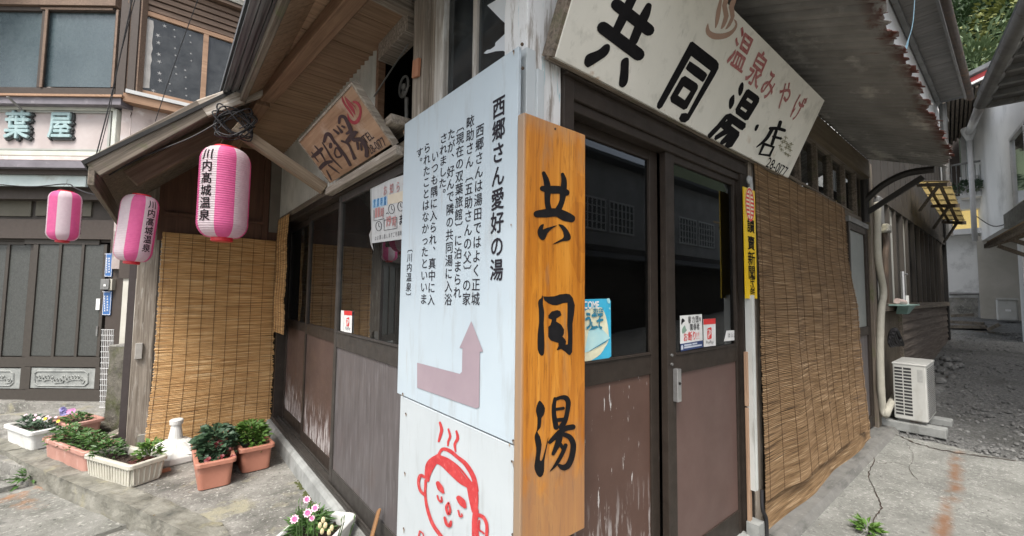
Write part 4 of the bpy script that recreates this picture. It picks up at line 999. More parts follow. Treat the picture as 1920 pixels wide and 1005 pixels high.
for s_ in (-1, 1):
    for k, hh in enumerate((.06, .036, .012, -.012, -.036, -.06)):
        L_ = w * .33 * math.sqrt(max(.05, 1 - (hh / .088) ** 2)); mb.box(c + U_R * s_ * w * .07 + Z * (hh - .006), c + U_R * s_ * L_ + Z * (hh + .006) - Vector((0, .0003, 0)))
mb.box(c + U_R * (-w * .03) - Z * .085, c + U_R * w * .03 + Z * .085 - Vector((0, .0003, 0)))
mb.build('crest', M['red'], YT)
CP = thing('conduit', 'white cable conduit running down from the yellow sign to the apron', 'conduit', (1.84, -.03, GZ))
a = PY(-.05).at(1411, 568); b = PY(-.05).at(1416, 905)
mb = MB(); mb.box((a.x - .022, -.052, .15), (a.x + .022, -.016, 1.26)); mb.box((a.x - .004, -.056, .15), (a.x + .005, -.052, 1.26)); mb.build('cover', surf('aged_white_conduit', (.44, .45, .42), (.56, .57, .55), 4, .6, .1, layers=[((.22, .21, .18), (9, 9, 2), .6, .76)]), CP)
mb = MB(); mb.tube(smooth_path([(a.x + .004, -.075, .16), (a.x - .006, -.08, .06), (a.x + .03, -.085, .0), (a.x + .035, -.085, -.1), (a.x + .03, -.09, GZ)]), .010, 8); mb.build('cable', M['wire'], CP)
mb = MB(); q = PY(-.04).at(1404, 337); mb.sphere(q, .022, 10, 7, (1, .6, 1.2)); mb.tube([q + Vector((.02, .0, .02)), q + Vector((.03, 0, -.06))], .012, 8); mb.build('cable_clip', surf('grey_plastic_clip', (.30, .31, .31), (.42, .43, .43), 9, .5), CP)
mb = MB(); mb.box((a.x - .05, -.075, GZ), (a.x + .03, -.01, -.02)); mb.build('base_block', M['concrete_pale'], CP)

# ---- stickers and notices
def flat(P, pxs, base_m, th=.0015):
    return MB().prism([P.at(*p) for p in pxs], P.n * -th)
dpl = PY(.051); z1 = Vector((0, 0, 1))
KT = thing('welcome_poster', 'blue welcome poster with a pale wing shape in the left pane of the right doors', 'poster', dpl.at(1120, 620))
fl = PY(.062)
q = [fl.at(*p) for p in ((1070, 563), (1145, 560), (1146, 671), (1070, 683))]
flat(fl, [(1068, 562), (1140, 560), (1145, 564), (1146, 668), (1141, 672), (1068, 683)], None).build('sheet', M['cyan'], KT)
t = Px(fl, 1080, 540, .1592, .001); t.poly([(60, 330), (270, 225), (335, 290), (372, 430), (385, 600), (340, 700), (250, 810), (60, 850)], 3); t.mb.build('pale_swirl', M['cream_print'], KT)
t = Px(fl, 1080, 540, .1592, .0022); t.poly([(100, 760), (150, 500), (200, 470), (290, 460), (405, 590), (150, 750)]); t.poly([(362, 128), (395, 125), (402, 180), (375, 175)], 2); t.poly([(385, 235), (402, 230), (402, 260)], 2); t.mb.build('wing', M['palecyan'], KT)
t = Px(fl, 1080, 540, .1592, .0034); t.poly([(150, 500), (190, 462), (250, 450), (275, 460), (200, 490)]); t.poly([(150, 745), (400, 592), (350, 640), (180, 735)]); t.mb.build('wing_shadow_print', M['deepcyan'], KT)
fz = fl.off(.004); mb = MB(); line_text(mb, 'WELCOME', fz.at(1070, 579), fz.at(1123, 578), z1, .030, .03); mb.build('heading', M['white'], KT)
mb = MB(); line_text(mb, '환영', fz.at(1112, 592.5), fz.at(1131, 591.5), z1, .028, .01)
for ch, x in (('よ', 1078), ('う', 1103), ('こ', 1114), ('そ', 1125)): put_glyph(mb, ch, fz.at(x, 602), U_R, z1, .052, .075, .03)
mb.build('lettering', M['deepcyan'], KT)
gp = PY(.024)
GT = thing('refusal_sticker', 'square white sticker with black and red writing over a navy band on the right glass', 'sticker', gp.at(1296, 620))
flat(gp, [(1275.5, 592), (1316, 589), (1317.5, 638), (1276, 645)], None).build('sheet', M['white'], GT)
t = Px(gp, 0, 0, 1, .001); t.poly([(1276, 645), (1317.5, 638), (1318.5, 651), (1276.5, 659)]); t.mb.build('navy_band', M['navy'], GT)
gz = gp.off(.002); mb = MB()
for ch, x, y, s_ in (('暴', 1293, 600, .036), ('力', 1300, 599.3, .036), ('団', 1307, 598.6, .036), ('等', 1312.5, 599, .022), ('関', 1296.5, 613.5, .036), ('係', 1303, 612.8, .036), ('者', 1309, 612, .036)): put_glyph(mb, ch, gz.at(x, y), U_R, z1, s_ * .85, s_, .004)
t = Px(gp, 1260, 570, .0995, .001); t.poly([(175, 380), (180, 300), (205, 270), (245, 320), (205, 350), (190, 385)], 2); mb.add(t.mb.v, t.mb.f); mb.build('black_lettering', M['ink'], GT)
mb = MB()
for ch, x, y in (('お', 1285.5, 632), ('断', 1294, 630.7), ('り', 1302, 629.5), ('!', 1307.5, 629), ('!', 1311, 628.4)): put_glyph(mb, ch, gz.at(x, y) if ch != '!' else gz.at(x + 2, y), U_R, z1, .042, .048, .010)
mb.build('red_lettering', M['red'], GT)
t = Px(gp, 1260, 570, .0995, .001); t.poly([(190, 480), (240, 400), (260, 460), (280, 500), (200, 560)], 2); t.mb.build('green_figure', plain('pale_green_print', (.24, .36, .28), .5), GT)
t = Px(gp, 1260, 570, .0995, .002); t.poly([(230, 765), (370, 745), (370, 775), (230, 795)]); t.poly([(230, 805), (560, 757), (562, 785), (232, 842)]); t.poly([(172, 790), (200, 768), (212, 800), (212, 860), (172, 866)]); t.poly([(385, 738), (475, 725), (475, 752), (385, 768)]); t.mb.build('band_print', surf('pale_blue_print', (.5, .54, .62), (.56, .6, .68), 9, .5), GT)
def pay(thing_, P, tl, tr, br, bl, logo, txt):
    flat(P, (tl, tr, br, bl), None).build('sheet', M['white'], thing_)
    f = .2; l2 = (tl[0] + (bl[0] - tl[0]) * f, tl[1] + (bl[1] - tl[1]) * f); r2 = (tr[0] + (br[0] - tr[0]) * f, tr[1] + (br[1] - tr[1]) * f)
    t = Px(P, 0, 0, 1, .001); t.poly([tl, tr, r2, l2])
    def uv(a, b): return (tl[0] + (tr[0] - tl[0]) * a + (bl[0] - tl[0]) * b, tl[1] + (tr[1] - tl[1]) * a + (bl[1] - tl[1]) * b)
    t.poly([uv(.34, .34), uv(.62, .30), uv(.66, .34), uv(.66, .68), uv(.62, .72), uv(.34, .74), uv(.30, .70), uv(.30, .38)])
    t.mb.build('red_print', M['red'], thing_)
    t = Px(P, 0, 0, 1, .0022); W_ = abs(tr[0] - tl[0])
    t.stroke([uv(.32, .41), uv(.50, .40), uv(.60, .47), uv(.52, .56), uv(.38, .60)], W_ * .055); t.stroke([uv(.50, .42), uv(.44, .54), uv(.40, .68)], W_ * .055); t.mb.build('logo_line', M['white'], thing_)
    mb = MB(); g_ = P.off(.002); u_ = U_R if P.n.y < -.5 else U_L
    line_text(mb, 'PayPay', g_.at(*uv(.2, .89)), g_.at(*uv(.8, .89)), z1, .016 if u_ is U_R else .02, .0); mb.build('lettering', M['greyink'], thing_)
PT = thing('payment_sticker', 'white and red payment sticker beside the navy banded sticker', 'sticker', gp.at(1330, 620))
pay(PT, gp, (1319, 598.5), (1341.5, 597), (1342, 648), (1320, 650.5), None, None)
ET = thing('entrance_label', 'small white slanted label low in the right pane of the right door', 'sticker', gp.at(1370, 630))
flat(gp, [(1362.5, 620), (1381.5, 619), (1381.5, 637.5), (1358, 640)], None).build('sheet', M['white'], ET)
mb = MB(); g2 = gp.off(.002)
for ch, x in (('出', 1367.5), ('入', 1372.5), ('口', 1377.5)): put_glyph(mb, ch, g2.at(x, 628.5), U_R, z1, .024, .028, .0)
mb.build('lettering', M['greyink'], ET)
lp = PX(-.0065)
QT = thing('payment_sticker', 'white and red payment sticker on the pane of the left doors beneath the notice', 'sticker', lp.at(650, 600))
pay(QT, lp, (645.3, 582.5), (660, 583.5), (659, 624.5), (644.6, 622), None, None)
flat(lp, [(639.5, 582), (644.6, 582.3), (644, 621.5), (638.7, 620)], None).build('white_strip', M['white'], QT)
NT_ = thing('opening_notice', 'white paper notice of opening hours in a plastic sleeve on the left door glass', 'notice', lp.at(728, 395))
flat(lp, [(697, 348), (765, 325), (765, 447), (697, 456)], None).build('sheet', M['paper'], NT_)
flat(lp.off(.0005), [(694, 353), (697, 349), (697, 455), (700, 470), (695, 459), (692, 440), (696, 430)], None).build('plastic_sleeve', surf('clear_plastic', (.30, .30, .29), (.36, .36, .35), 20, .2), NT_)
mb = MB(); l2 = lp.off(.0022)
for ch, x, y, s_ in (('お', 722, 357, .062), ('知', 734, 354, .062), ('ら', 746, 350.5, .062), ('せ', 759, 346, .062)): put_glyph(mb, ch, l2.at(x, y), U_L, z1, s_ * .8, s_, .01)
line_text(mb, '11', l2.at(703.5, 408), l2.at(711, 406), z1, .055, .02); put_glyph(mb, '時', l2.at(716.5, 399), U_L, z1, .05, .062, .02)
line_text(mb, '19', l2.at(724.5, 424.5), l2.at(733, 423), z1, .055, .02); put_glyph(mb, '時', l2.at(739, 415.5), U_L, z1, .05, .062, .02)
mb.build('red_lettering', surf('faded_red_print', (.38, .17, .17), (.44, .22, .21), 9, .6), NT_)
t = Px(lp, 0, 0, 1, .001); t.poly([(698, 375), (726, 368), (726, 384), (698, 391)]); t.mb.build('blue_band', surf('pale_blue_band', (.30, .46, .60), (.34, .50, .64), 9, .6), NT_)
mb = MB()
for i, ch in enumerate('営業時間'): put_glyph(mb, ch, l2.at(702 + i * 6.6, 381.5 - i * 1.5), U_L, z1, .032, .052, .02)
mb.build('blue_lettering', plain('blue_print', (.05, .20, .42), .6), NT_)
t = Px(lp, 0, 0, 1, .001); t.poly([(727, 366), (765, 355), (765, 377), (727, 383)]); t.mb.build('cream_patch', surf('cream_tape', (.52, .46, .36), (.58, .52, .42), 9, .6), NT_)
t = Px(lp, 0, 0, 1, .001)
for (x, y) in ((734, 392), (710, 424), (751, 387)):
    P_ = [(x + 5.5 * math.cos(k * math.pi / 7), y + 9 * math.sin(k * math.pi / 7)) for k in range(15)]; t.stroke(P_, .8, k=1, caps=False); t.stroke([(x, y), (x, y - 6)], .8); t.stroke([(x, y), (x + 3, y + 2)], .8)
t.stroke([(724, 401), (726.5, 399), (728.5, 401.5)], 1); t.stroke([(720, 413), (720, 432), (744, 428), (744, 408), (720, 413)], .5, k=1); t.stroke([(701, 394), (701, 414), (720, 410)], .5, k=1)
mb = MB(); put_glyph(mb, 'ま', l2.at(751.5, 412), U_L, z1, .05, .06, .012)
for i in range(14): put_glyph(mb, 'はお願い致しますご利用時間内で'[i], l2.at(704 + i * 4.3, 447 - i * .9), U_L, z1, .02, .028)
mb.add(t.mb.v, t.mb.f); mb.build('dark_lettering', M['greyink'], NT_)
# poster and magazines seen inside the left doors
IT = thing('hanging_poster', 'dark red poster with gold writing hanging inside behind the left doors', 'poster', (.25, 2.3, 1.3))
ip = PX(.22); flat(ip, [(598, 405), (641, 383), (641, 528), (598, 520)], None).build('sheet', M['wineboard'], IT)
t = Px(ip, 540, 360, .2985, .002); t.stroke([(280, 215), (290, 260), (275, 300), (295, 330), (280, 385)], [14, 18, 12, 20, 8]); t.stroke([(300, 230), (285, 270)], 10); t.stroke([(285, 330), (298, 390)], 9)
mb = MB(); mb.add(t.mb.v, t.mb.f); i2 = ip.off(.003)
for ch, x in (('九', 613), ('州', 621), ('太', 630)): put_glyph(mb, ch, i2.at(x, 497 + (x - 621) * .1), U_L, z1, .075, .07, .02)
mb.build('gold_lettering', M['gold'], IT)
JT = thing('magazine_rack', 'wooden rack of pale papers standing inside behind the left doors', 'rack', (.3, 2.3, .6))
mb = MB(); mb.box((.26, 2.02, .80), (.42, 2.62, .84)); mb.box((.40, 2.02, -.06), (.44, 2.62, 1.8)); mb.build('frame', M['weathered_dark'], JT)
mb = MB()
for k in range(9):
    mb.box((.262, 2.06 + rnd.uniform(0, .02), .845 + k * .026), (.39, 2.60 - rnd.uniform(0, .04), .862 + k * .026))
mb.build('papers', surf('stacked_papers', (.16, .13, .11), (.36, .33, .30), (4, 40, 40), .8), JT)
mb = MB()
for k in range(7): mb.box((.36, 2.50, 1.06 + k * .11), (.398, 2.56 + rnd.uniform(0, .05), 1.12 + k * .11))
mb.build('cards', M['paper'], JT)
HT = thing('reflection_sheets', 'tilted white sheets added behind the right door glass in place of reflections', 'rack', (1.15, .4, .9))  # sheets and stand added inside to imitate pale reflections in this pane
mb = MB()
for k in range(6):
    z = 1.12 + k * .075; xs = PY(.17).at(1279, 500).x; mb.obox((xs + .01 * k, .14 + .012 * (k % 2), z), (.17 + .05 * (k % 3), .05, -.035), (.03, .13, .05), (0, 0, .004))
mb.build('sheets', surf('reflection_white', (.5, .52, .53), (.6, .62, .63), 9, .6), HT)
mb = MB(); mb.tube([(1.50, .3, -.06), (1.50, .3, 1.62)], .014, 6); mb.tube([(1.20, .3, -.06), (1.20, .3, 1.62)], .012, 6); mb.build('stand', M['greysteel'], HT)

# ================================================================== LANTERNS
def lantern(label, base):
    T = thing('paper_lantern', label, 'lantern', base, 'pink striped paper lanterns along the porch eave')
    Rr, H = .18, .64; n = 160; prof = []
    def rad(t):                  # t 0..1 along the height
        e = min(t, 1 - t) / .16
        return .085 + (Rr - .085) * (math.sqrt(max(0, 1 - (1 - min(e, 1)) ** 2)))
    for i in range(n + 1):
        t_ = i / n; prof.append((rad(t_) - .0042 * (1 - abs(math.sin(i * math.pi / 4))), t_ * H))
    b = Vector(base); mb = MB(); mb.lathe(prof, b, 48, caps=False); mb.build('paper_body', M['lantern'], T, smooth=True)
    mb = MB(); mb.lathe([(.0, H + .012), (.088, H + .012), (.090, H - .012), (.083, H - .012)], b, 32, caps=False); mb.build('top_ring', M['lantern_red'], T)
    mb = MB(); mb.lathe([(.072, -.004), (.078, .012), (.079, -.022), (.068, -.028), (.0, -.028)], b, 32, caps=False); mb.build('bottom_ring', M['lantern_red'], T)
    mb = MB()
    for a0 in (0, math.pi):
        chs = '川内高城温泉' if True else ''
        for i, ch in enumerate('川内髙城温泉'):
            zc = H * (.87 - i * .132); vs, fs = glyph(ch)
            vs, fs = fine([((x - EMX) / EMS * .095, (y - EMY) / EMS * .080) for x, y in vs], fs, .011)
            for q, (sx, sy) in enumerate(((0, 0), (.0016, 0), (-.0016, 0), (0, .0013), (0, -.0013))):
                P = []
                for x, y in vs:
                    x += sx; z = zc + y + sy; r = rad(z / H) + .0016 + q * .0002; a = a0 + x / Rr
                    P.append(b + Vector((r * math.cos(a), r * math.sin(a), z)))
                mb.add(P, fs)
    mb.build('lettering', M['ink'], T)
    mb = MB(); mb.tube([b + Vector((.08, 0, H)), b + Vector((0, 0, H + .12))], .0016, 5); mb.tube([b + Vector((-.08, 0, H)), b + Vector((0, 0, H + .12))], .0016, 5); mb.tube([b + Vector((0, 0, H + .12)), b + Vector((0, 0, H + .17))], .002, 5); mb.build('hanger', M['rustysteel'], T)
    return T
def lrot(p, off): return math.atan2(CAM.y - p.y, CAM.x - p.x) + R(off)
p = PD(2.76).at(416, 446)
big = lantern('largest pink and white lantern hanging from the barge board in front of the reed blind', p); big.rotation_euler = (0, 0, lrot(p, -43))
big.scale = (.80, .80, .93)
m2 = copy_tree(big); p = PD(2.62).at(247, 490); m2.location = p; m2.rotation_euler = (R(-2), R(3.5), lrot(p, 38)); m2.scale = (.52, .52, .65); m2['label'] = 'middle pink lantern hanging in front of the weathered porch post'
m3 = copy_tree(big); p = PD(4.32).at(117, 451); m3.location = p; m3.rotation_euler = (0, 0, lrot(p, -92)); m3.scale = (.70, .70, .79); m3['label'] = 'small leftmost pink lantern hanging before the dark sliding doors of the inn'
# cord bundle over the big lantern
CB = MB(); c = PY(2.24).at(440, 232)
for k in range(7):
    a = [rnd.uniform(-1, 1) for _ in range(12)]
    CB.tube(smooth_path([c + Vector((.10 * math.cos(j * 1.05 + a[0]) + a[j % 12] * .03, a[(j + 3) % 12] * .04, .085 * math.sin(j * 1.05 + a[1]) + a[(j + 5) % 12] * .03)) for j in range(8)], 5), .0048, 6)
CB.tube(smooth_path([c + Vector((-.05, 0, .03)), c + Vector((-.22, .02, -.14)), c + Vector((-.45, .1, -.30)), c + Vector((-.6, .2, -.42))]), .004, 6)
o = CB.build('cord_bundle', M['wire'], None, c); tag(o, 'tangled black cord bundle under the barge board above the largest lantern', 'cable')
# overhead cables in front of the inn
def cable(pxs, D, r, label, m='wire'):
    mb = MB(); P = [PD(d).at(x, y) for (x, y), d in zip(pxs, D)]; mb.tube(smooth_path(P, 6), r, 6)
    o = mb.build('cable', M[m], None, P[0]); tag(o, label, 'cable')
cable([(178, 300), (212, 165), (252, -20)], [4.4, 4.4, 4.2], .006, 'dark cable rising past the corner of the inn beside its lettered panel')
cable([(183, 298), (205, 212), (222, 120), (258, -20)], [4.42, 4.45, 4.4, 4.2], .004, 'thin cable running close beside the dark cable at the inn corner')
cable([(291, 228), (330, 112), (378, -20)], [4.3, 4.2, 4.0], .004, 'thin cable crossing the star patterned window of the inn')
cable([(0, 346), (60, 350), (124, 345), (140, 352), (165, 362), (210, 372)], [4.5, 4.4, 4.32, 4.2, 4.0, 3.8], .006, 'black cable sagging above the smallest lantern')

# ================================================================== REED BLINDS
def blind(name, label, P, ufn, z0, z1, dfn, m, pitch=.0105, seg=18, strings=.1, base=None, tilt=None, group=None):
    """P(u, d, z) maps to the world; d is outward offset"""
    T = thing(name, label, 'blind', base)
    if group: T['group'] = group
    mb = MB(); n = int((z1 - z0) / pitch)
    for i in range(n):
        z = z0 + (i + .5) * pitch; zr = [z + rnd.uniform(-.0007, .0007)] * 2
        u0, u1 = ufn(z); u0 += rnd.uniform(-.006, .006); u1 += rnd.uniform(-.012, .008); sl_ = rnd.uniform(-.0022, .0022); r = pitch * rnd.uniform(.40, .56)
        vs = []; ph = rnd.uniform(0, 9)
        for k in range(seg + 1):
            u = u0 + (u1 - u0) * k / seg; zz = z + sl_ * (k / seg - .5) + .0009 * math.sin(u * 9 + ph) + (tilt(u) if tilt else 0); d = dfn(u, z) + .001 * math.sin(u * 14 + ph * 2)
            vs += [P(u, d, zz - r), P(u, d + r * 1.1, zz), P(u, d, zz + r)]
        fs = []
        for k in range(seg): fs += [(k * 3, k * 3 + 3, k * 3 + 4, k * 3 + 1), (k * 3 + 1, k * 3 + 4, k * 3 + 5, k * 3 + 2)]
        mb.add(vs, fs)
    mb.build('reeds', M[m], T)
    mb = MB(); u0, u1 = ufn((z0 + z1) / 2); k = int((u1 - u0) / strings)
    for i in range(k + 1):
        f = (i + .25) / (k + .5); P_ = []
        for j in range(25):
            z = z0 + (z1 - z0) * j / 24; a, b = ufn(z); u = a + (b - a) * f; P_.append(P(u, dfn(u, z) + pitch * .55, z + (tilt(u) if tilt else 0)))
        mb.tube(P_, .0016, 4, False)
    mb.build('binding_cord', M['string'], T)
    return T
def sag(u, z): return .016 * math.sin(u * 7 + 1) * max(0, (.8 - z)) + .05 * max(0, .35 - z) * math.sin(u * 5) + .01 * math.sin(z * 4)
blind('reed_blind', 'golden reed blind hanging at the back of the porch behind the potted plants', lambda u, d, z: Vector((u, 3.87 - d, z)), lambda z: (-.965 + .05 * max(0, .5 - z) * -1, -.03 + .0 * z), -.12, 1.78, sag, 'reed', base=(-.5, 3.87, GZ))
def remn(z):
    e = 3.34 + .05 * mnoise.noise(Vector((z * 9, 1, 1))) + .03 * mnoise.noise(Vector((z * 30, 4, 1))); return (e, 3.84)
blind('reed_blind', 'torn strip of golden reed matting at the far end of the left doors', lambda u, d, z: Vector((-.05 - d, u, z)), remn, .84, 1.99, lambda u, z: .004 * math.sin(z * 12), 'reed', base=(-.05, 3.6, .84), seg=5)
zs = [(339 + 62, None)]
redge = [(PY(-.06).at(*p).z, PY(-.06).at(*p).x) for p in ((1587, 401), (1591, 480), (1606, 570), (1613, 690), (1622, 790), (1621, 831))]
def rx(z):
    if z >= redge[0][0]: return redge[0][1]
    for (za, xa), (zb_, xb) in zip(redge, redge[1:]):
        if z >= zb_: return xa + (xb - xa) * (za - z) / (za - zb_)
    return redge[-1][1]
UB = PY(-.04).at(1422, 600).x
def ru(z): return (UB, rx(z) + .02 * mnoise.noise(Vector((z * 14, 3, 3))))
def rd(u, z): return .004 + .002 * max(0, u - 1.9) + min(1, max(0, (u - 1.8) / .5)) * .02 + .035 * max(0, (.9 - z)) + .012 * math.sin(u * 3 + z * 2) + .02 * max(0, .25 - z) * math.sin(u * 6) + .006 * math.sin(u * 11)
def rtilt(u): return -.035 * (u - 1.8) / 2.6
rb = blind('reed_blind', 'wide brown reed blind covering the wall right of the yellow sign', lambda u, d, z: Vector((u, -.025 - d, z)), ru, .06, 2.09, rd, 'reed_brown', base=(3.1, -.05, GZ), seg=34, strings=.2, tilt=rtilt)
mb = MB()
n = int(.24 / .0105)
for i in range(n):
    z = -.125 + i * .0105; vs = []; ph = rnd.uniform(0, 9)
    u1 = 4.50 + rnd.uniform(-.02, .02)
    for k in range(31):
        u = UB + .02 + (u1 - UB - .02) * k / 30; d = .028 + .012 * math.sin(u * 5 + 1) + .03 * max(0, .02 - z) * (1 + .6 * math.sin(u * 3)); zz = z + rtilt(u) * 1.6 + .001 * math.sin(u * 8 + ph)
        vs += [(u, -.025 - d, zz - .0052), (u, -.030 - d, zz), (u, -.025 - d, zz + .0052)]
    fs = []
    for k in range(30): fs += [(k * 3, k * 3 + 3, k * 3 + 4, k * 3 + 1), (k * 3 + 1, k * 3 + 4, k * 3 + 5, k * 3 + 2)]
    mb.add(vs, fs)
mb.build('lower_hem', M['reed_brown'], rb)
mb = MB(); mb.tube([(UB, -.05, 2.105), (4.15, -.05, 2.065)], .010, 6); mb.build('top_batten', M['weathered_dark'], rb)
# ================================================================== PLANTERS
def rrect(o, u, v, inset, rad, z, n=5):
    """rounded rectangle loop: corner o, edge vectors u and v, inset by a distance"""
    lu, lv = u.length, v.length; eu, ev = u / lu, v / lv
    o = o + (eu + ev) * inset; lu -= 2 * inset; lv -= 2 * inset; r = max(.004, min(rad, lu / 2.1, lv / 2.1)); out = []
    for cx, cy, a0 in ((r, r, 180), (lu - r, r, 270), (lu - r, lv - r, 0), (r, lv - r, 90)):
        for k in range(n):
            a = R(a0 + 90 * k / (n - 1)); p = o + eu * (cx + r * math.cos(a)) + ev * (cy + r * math.sin(a)); out.append(Vector((p.x, p.y, z)))
    return out
def leaf(mb, p, d, L, w, bend=.3, roll=0):
    d = d.normalized(); s_ = d.cross(Vector((0, 0, 1)))
    s_ = s_.normalized() if s_.length > .05 else Vector((1, 0, 0))
    s_ = Matrix.Rotation(roll, 3, d) @ s_; n = s_.cross(d)
    m = p + d * L * .5 + n * bend * L * .25; e = p + d * L
    mb.add([p, m + s_ * w / 2, m - s_ * w / 2 , e - n * bend * L * .15, m - n * w * .18], [(0, 4, 1), (0, 2, 4), (4, 3, 1), (4, 2, 3)])
def clump(mb, c, rx_, ry, h, n, L, w, r, up=.5):
    for i in range(n):
        a = r.uniform(0, 2 * math.pi); q = math.sqrt(r.random()); t = r.random() ** .8
        k = math.sqrt(max(0, 1 - (t * .92) ** 2.2))
        p = Vector(c) + Vector((math.cos(a) * q * rx_ * k, math.sin(a) * q * ry * k, t * h))
        d = Vector((math.cos(a) * (.4 + q), math.sin(a) * (.4 + q), r.uniform(-.4, 1) * up + .15))
        leaf(mb, p, d, L * r.uniform(.6, 1.15), w * r.uniform(.7, 1.1), r.uniform(.1, .6), r.uniform(-.9, .9))
def stems(mb, c, rx_, ry, h, n, r, rad=.0025):
    for i in range(n):
        a = r.uniform(0, 6.28); q = math.sqrt(r.random())
        b = Vector(c) + Vector((math.cos(a) * q * rx_ * .5, math.sin(a) * q * ry * .5, 0)); e = Vector(c) + Vector((math.cos(a) * q * rx_, math.sin(a) * q * ry, h * r.uniform(.5, .95)))
        mb.tube([b, (b + e) / 2 + Vector((0, 0, .01)), e], rad, 4, False)
def flower(mb, p, nrm, rad, n=7, cup=.25):
    nrm = nrm.normalized(); a = nrm.orthogonal().normalized(); b = nrm.cross(a)
    for k in range(n):
        t0 = 2 * math.pi * k / n; dd = a * math.cos(t0) + b * math.sin(t0); ss = nrm.cross(dd); w = rad * (6.0 / n)
        mb.add([p, p + dd * rad * .6 + ss * w * .5 + nrm * rad * cup, p + dd * rad + nrm * rad * cup * 1.3, p + dd * rad * .6 - ss * w * .5 + nrm * rad * cup * .9], [(0, 1, 2, 3)])
def planter(label, o, u, v, zt, zb, m, seed, taper=.86, rad=.03, rim=.02, ribs=0):
    T = thing('flower_planter', label, 'planter', (o + (u + v) / 2).xy.to_3d() + Vector((0, 0, zb)), 'plastic flower planters on the forecourt')
    c = o + (u + v) / 2; ins = (1 - taper) / 2 * min(u.length, v.length) * 1.6
    N = 5; L = [rrect(o, u, v, ins + .012, rad, zb, N), rrect(o, u, v, ins, rad, zb + .006, N), rrect(o, u, v, rim * .9, rad, zt - .034, N), rrect(o, u, v, 0, rad, zt - .030, N), rrect(o, u, v, 0, rad, zt - .006, N), rrect(o, u, v, .006, rad, zt, N), rrect(o, u, v, rim + .004, rad * .8, zt, N), rrect(o, u, v, rim + .010, rad * .8, zt - .012, N), rrect(o, u, v, rim + .018, rad * .8, zt - .075, N)]
    if ribs:
        k = len(L[1])
        for q in (1, 2):
            for i in range(k):
                if i % 2: L[q][i] += ((c - L[q][i]).xy.to_3d()).normalized() * .004
    vs = [p for l in L for p in l]; k = len(L[0]); fs = []
    for i in range(len(L) - 1):
        for j in range(k): fs.append((i * k + j, i * k + (j + 1) % k, (i + 1) * k + (j + 1) % k, (i + 1) * k + j))
    fs.append(tuple(range(k))[::-1]); mb = MB().add(vs, fs); po = mb.build('pot', M[m], T, bevel=0)
    if ribs:
        rb_ = MB(); eu, ev = u.normalized(), v.normalized()
        for (p0, e, ln, out) in ((o, eu, u.length, -ev), (o, ev, v.length, -eu), (o + u, ev, v.length, eu)):
            nn = int(ln / .035)
            for i in range(1, nn):
                a = p0 + e * (ln * i / nn); top = Vector((a.x, a.y, zt - .04)) - out * (rim * .9 - .001); bt = Vector((a.x, a.y, zb + .02)) - out * (ins - .001)
                f_ = (i / nn - .5) * -2 * ins * .5; bt += e * f_
                rb_.tube([top, bt], .006, 5)
        rb_.build('rib', M[m], po)
    s_ = MB(); S1 = rrect(o, u, v, rim + .015, rad * .8, zt - .05, N); cc = Vector((c.x, c.y, zt - .045)); r = random.Random(seed)
    g = 14; vs = []
    for i in range(g + 1):
        for j in range(g + 1):
            p = o + u * (.08 + .84 * i / g) + v * (.08 + .84 * j / g); vs.append((p.x, p.y, zt - .052 + .02 * mnoise.noise(Vector((p.x * 18, p.y * 18, seed)))))
    s_.add(vs, [(i * (g + 1) + j, (i + 1) * (g + 1) + j, (i + 1) * (g + 1) + j + 1, i * (g + 1) + j + 1) for i in range(g) for j in range(g)])
    for q in range(60):
        p = o + u * r.uniform(.1, .9) + v * r.uniform(.1, .9); s_.sphere((p.x, p.y, zt - .045), r.uniform(.004, .012), 5, 4)
    s_.build('soil', M['soil'], T)
    return T, c, r
def corner_planter(label, N, Rr, L, zt, m, seed, wid=None, ln=None, **k):
    a, b, c = (PZ(zt).at(*p) for p in (N, Rr, L)); u = b - a; v = c - a
    if wid: u = u.normalized() * wid
    v = v.normalized() * min(v.length, k.pop('mx', .66)); u = (u - v.normalized() * u.dot(v.normalized())).normalized() * (wid or u.length)
    if ln: v = v.normalized() * ln
    return planter(label, a, u, v, zt, k.pop('zb', GZ + .002), m, seed, **k) + (a, u, v)
# 1 middle terracotta, dark red flowers
T, c, r, a, u, v = corner_planter('terracotta planter with dark green leaves and dark red flowers beside the parasol base', (365, 873), (445, 860), (357, 823), .03, 'terracotta', 1, wid=.25)
mb = MB(); q = a + u * .58 + v * .55
clump(mb, (q.x, q.y, -.03), .14, .27, .19, 360, .065, .052, r); clump(mb, (a + u * .45 + v * .2).to_tuple()[:2] + (-.03,), .09, .10, .05, 90, .045, .03, r)
stems(mb, (q.x, q.y, -.03), .1, .2, .13, 14, r); mb.build('foliage', M['leaf_dark'], T)
mb = MB()
for fu, fv, z in ((.62, .42, .075), (.7, .38, .07), (.55, .40, .065), (.78, .2, .03), (.62, .12, .02), (.88, .06, .015), (.30, .12, .02), (.82, .25, .035)):
    p = a + u * fu + v * fv; flower(mb, Vector((p.x, p.y, z)), Vector((-.4, -.7, .5)), .021, 5); flower(mb, Vector((p.x + .01, p.y, z + .012)), Vector((-.2, -.6, .7)), .016, 5)
mb.build('flower', M['red_petal'], T); mb = MB(); p = a + u * .4 + v * .85; flower(mb, Vector((p.x, p.y, .135)), Vector((-.3, -.7, .4)), .014); mb.build('flower', M['cream_print'], T, label='single pale yellow flower')
# 2 right terracotta, bright leaves
T, c, r, a, u, v = corner_planter('terracotta planter with bright green leaves against the left door footing', (450, 844), (514, 829), (424, 804), .03, 'terracotta', 2, wid=.245)
mb = MB(); q = a + u * .5 + v * .45; clump(mb, (q.x, q.y, -.03), .13, .27, .16, 420, .06, .034, r, .7); stems(mb, (q.x, q.y, -.03), .1, .22, .14, 16, r); mb.build('foliage', M['leaf_bright'], T)
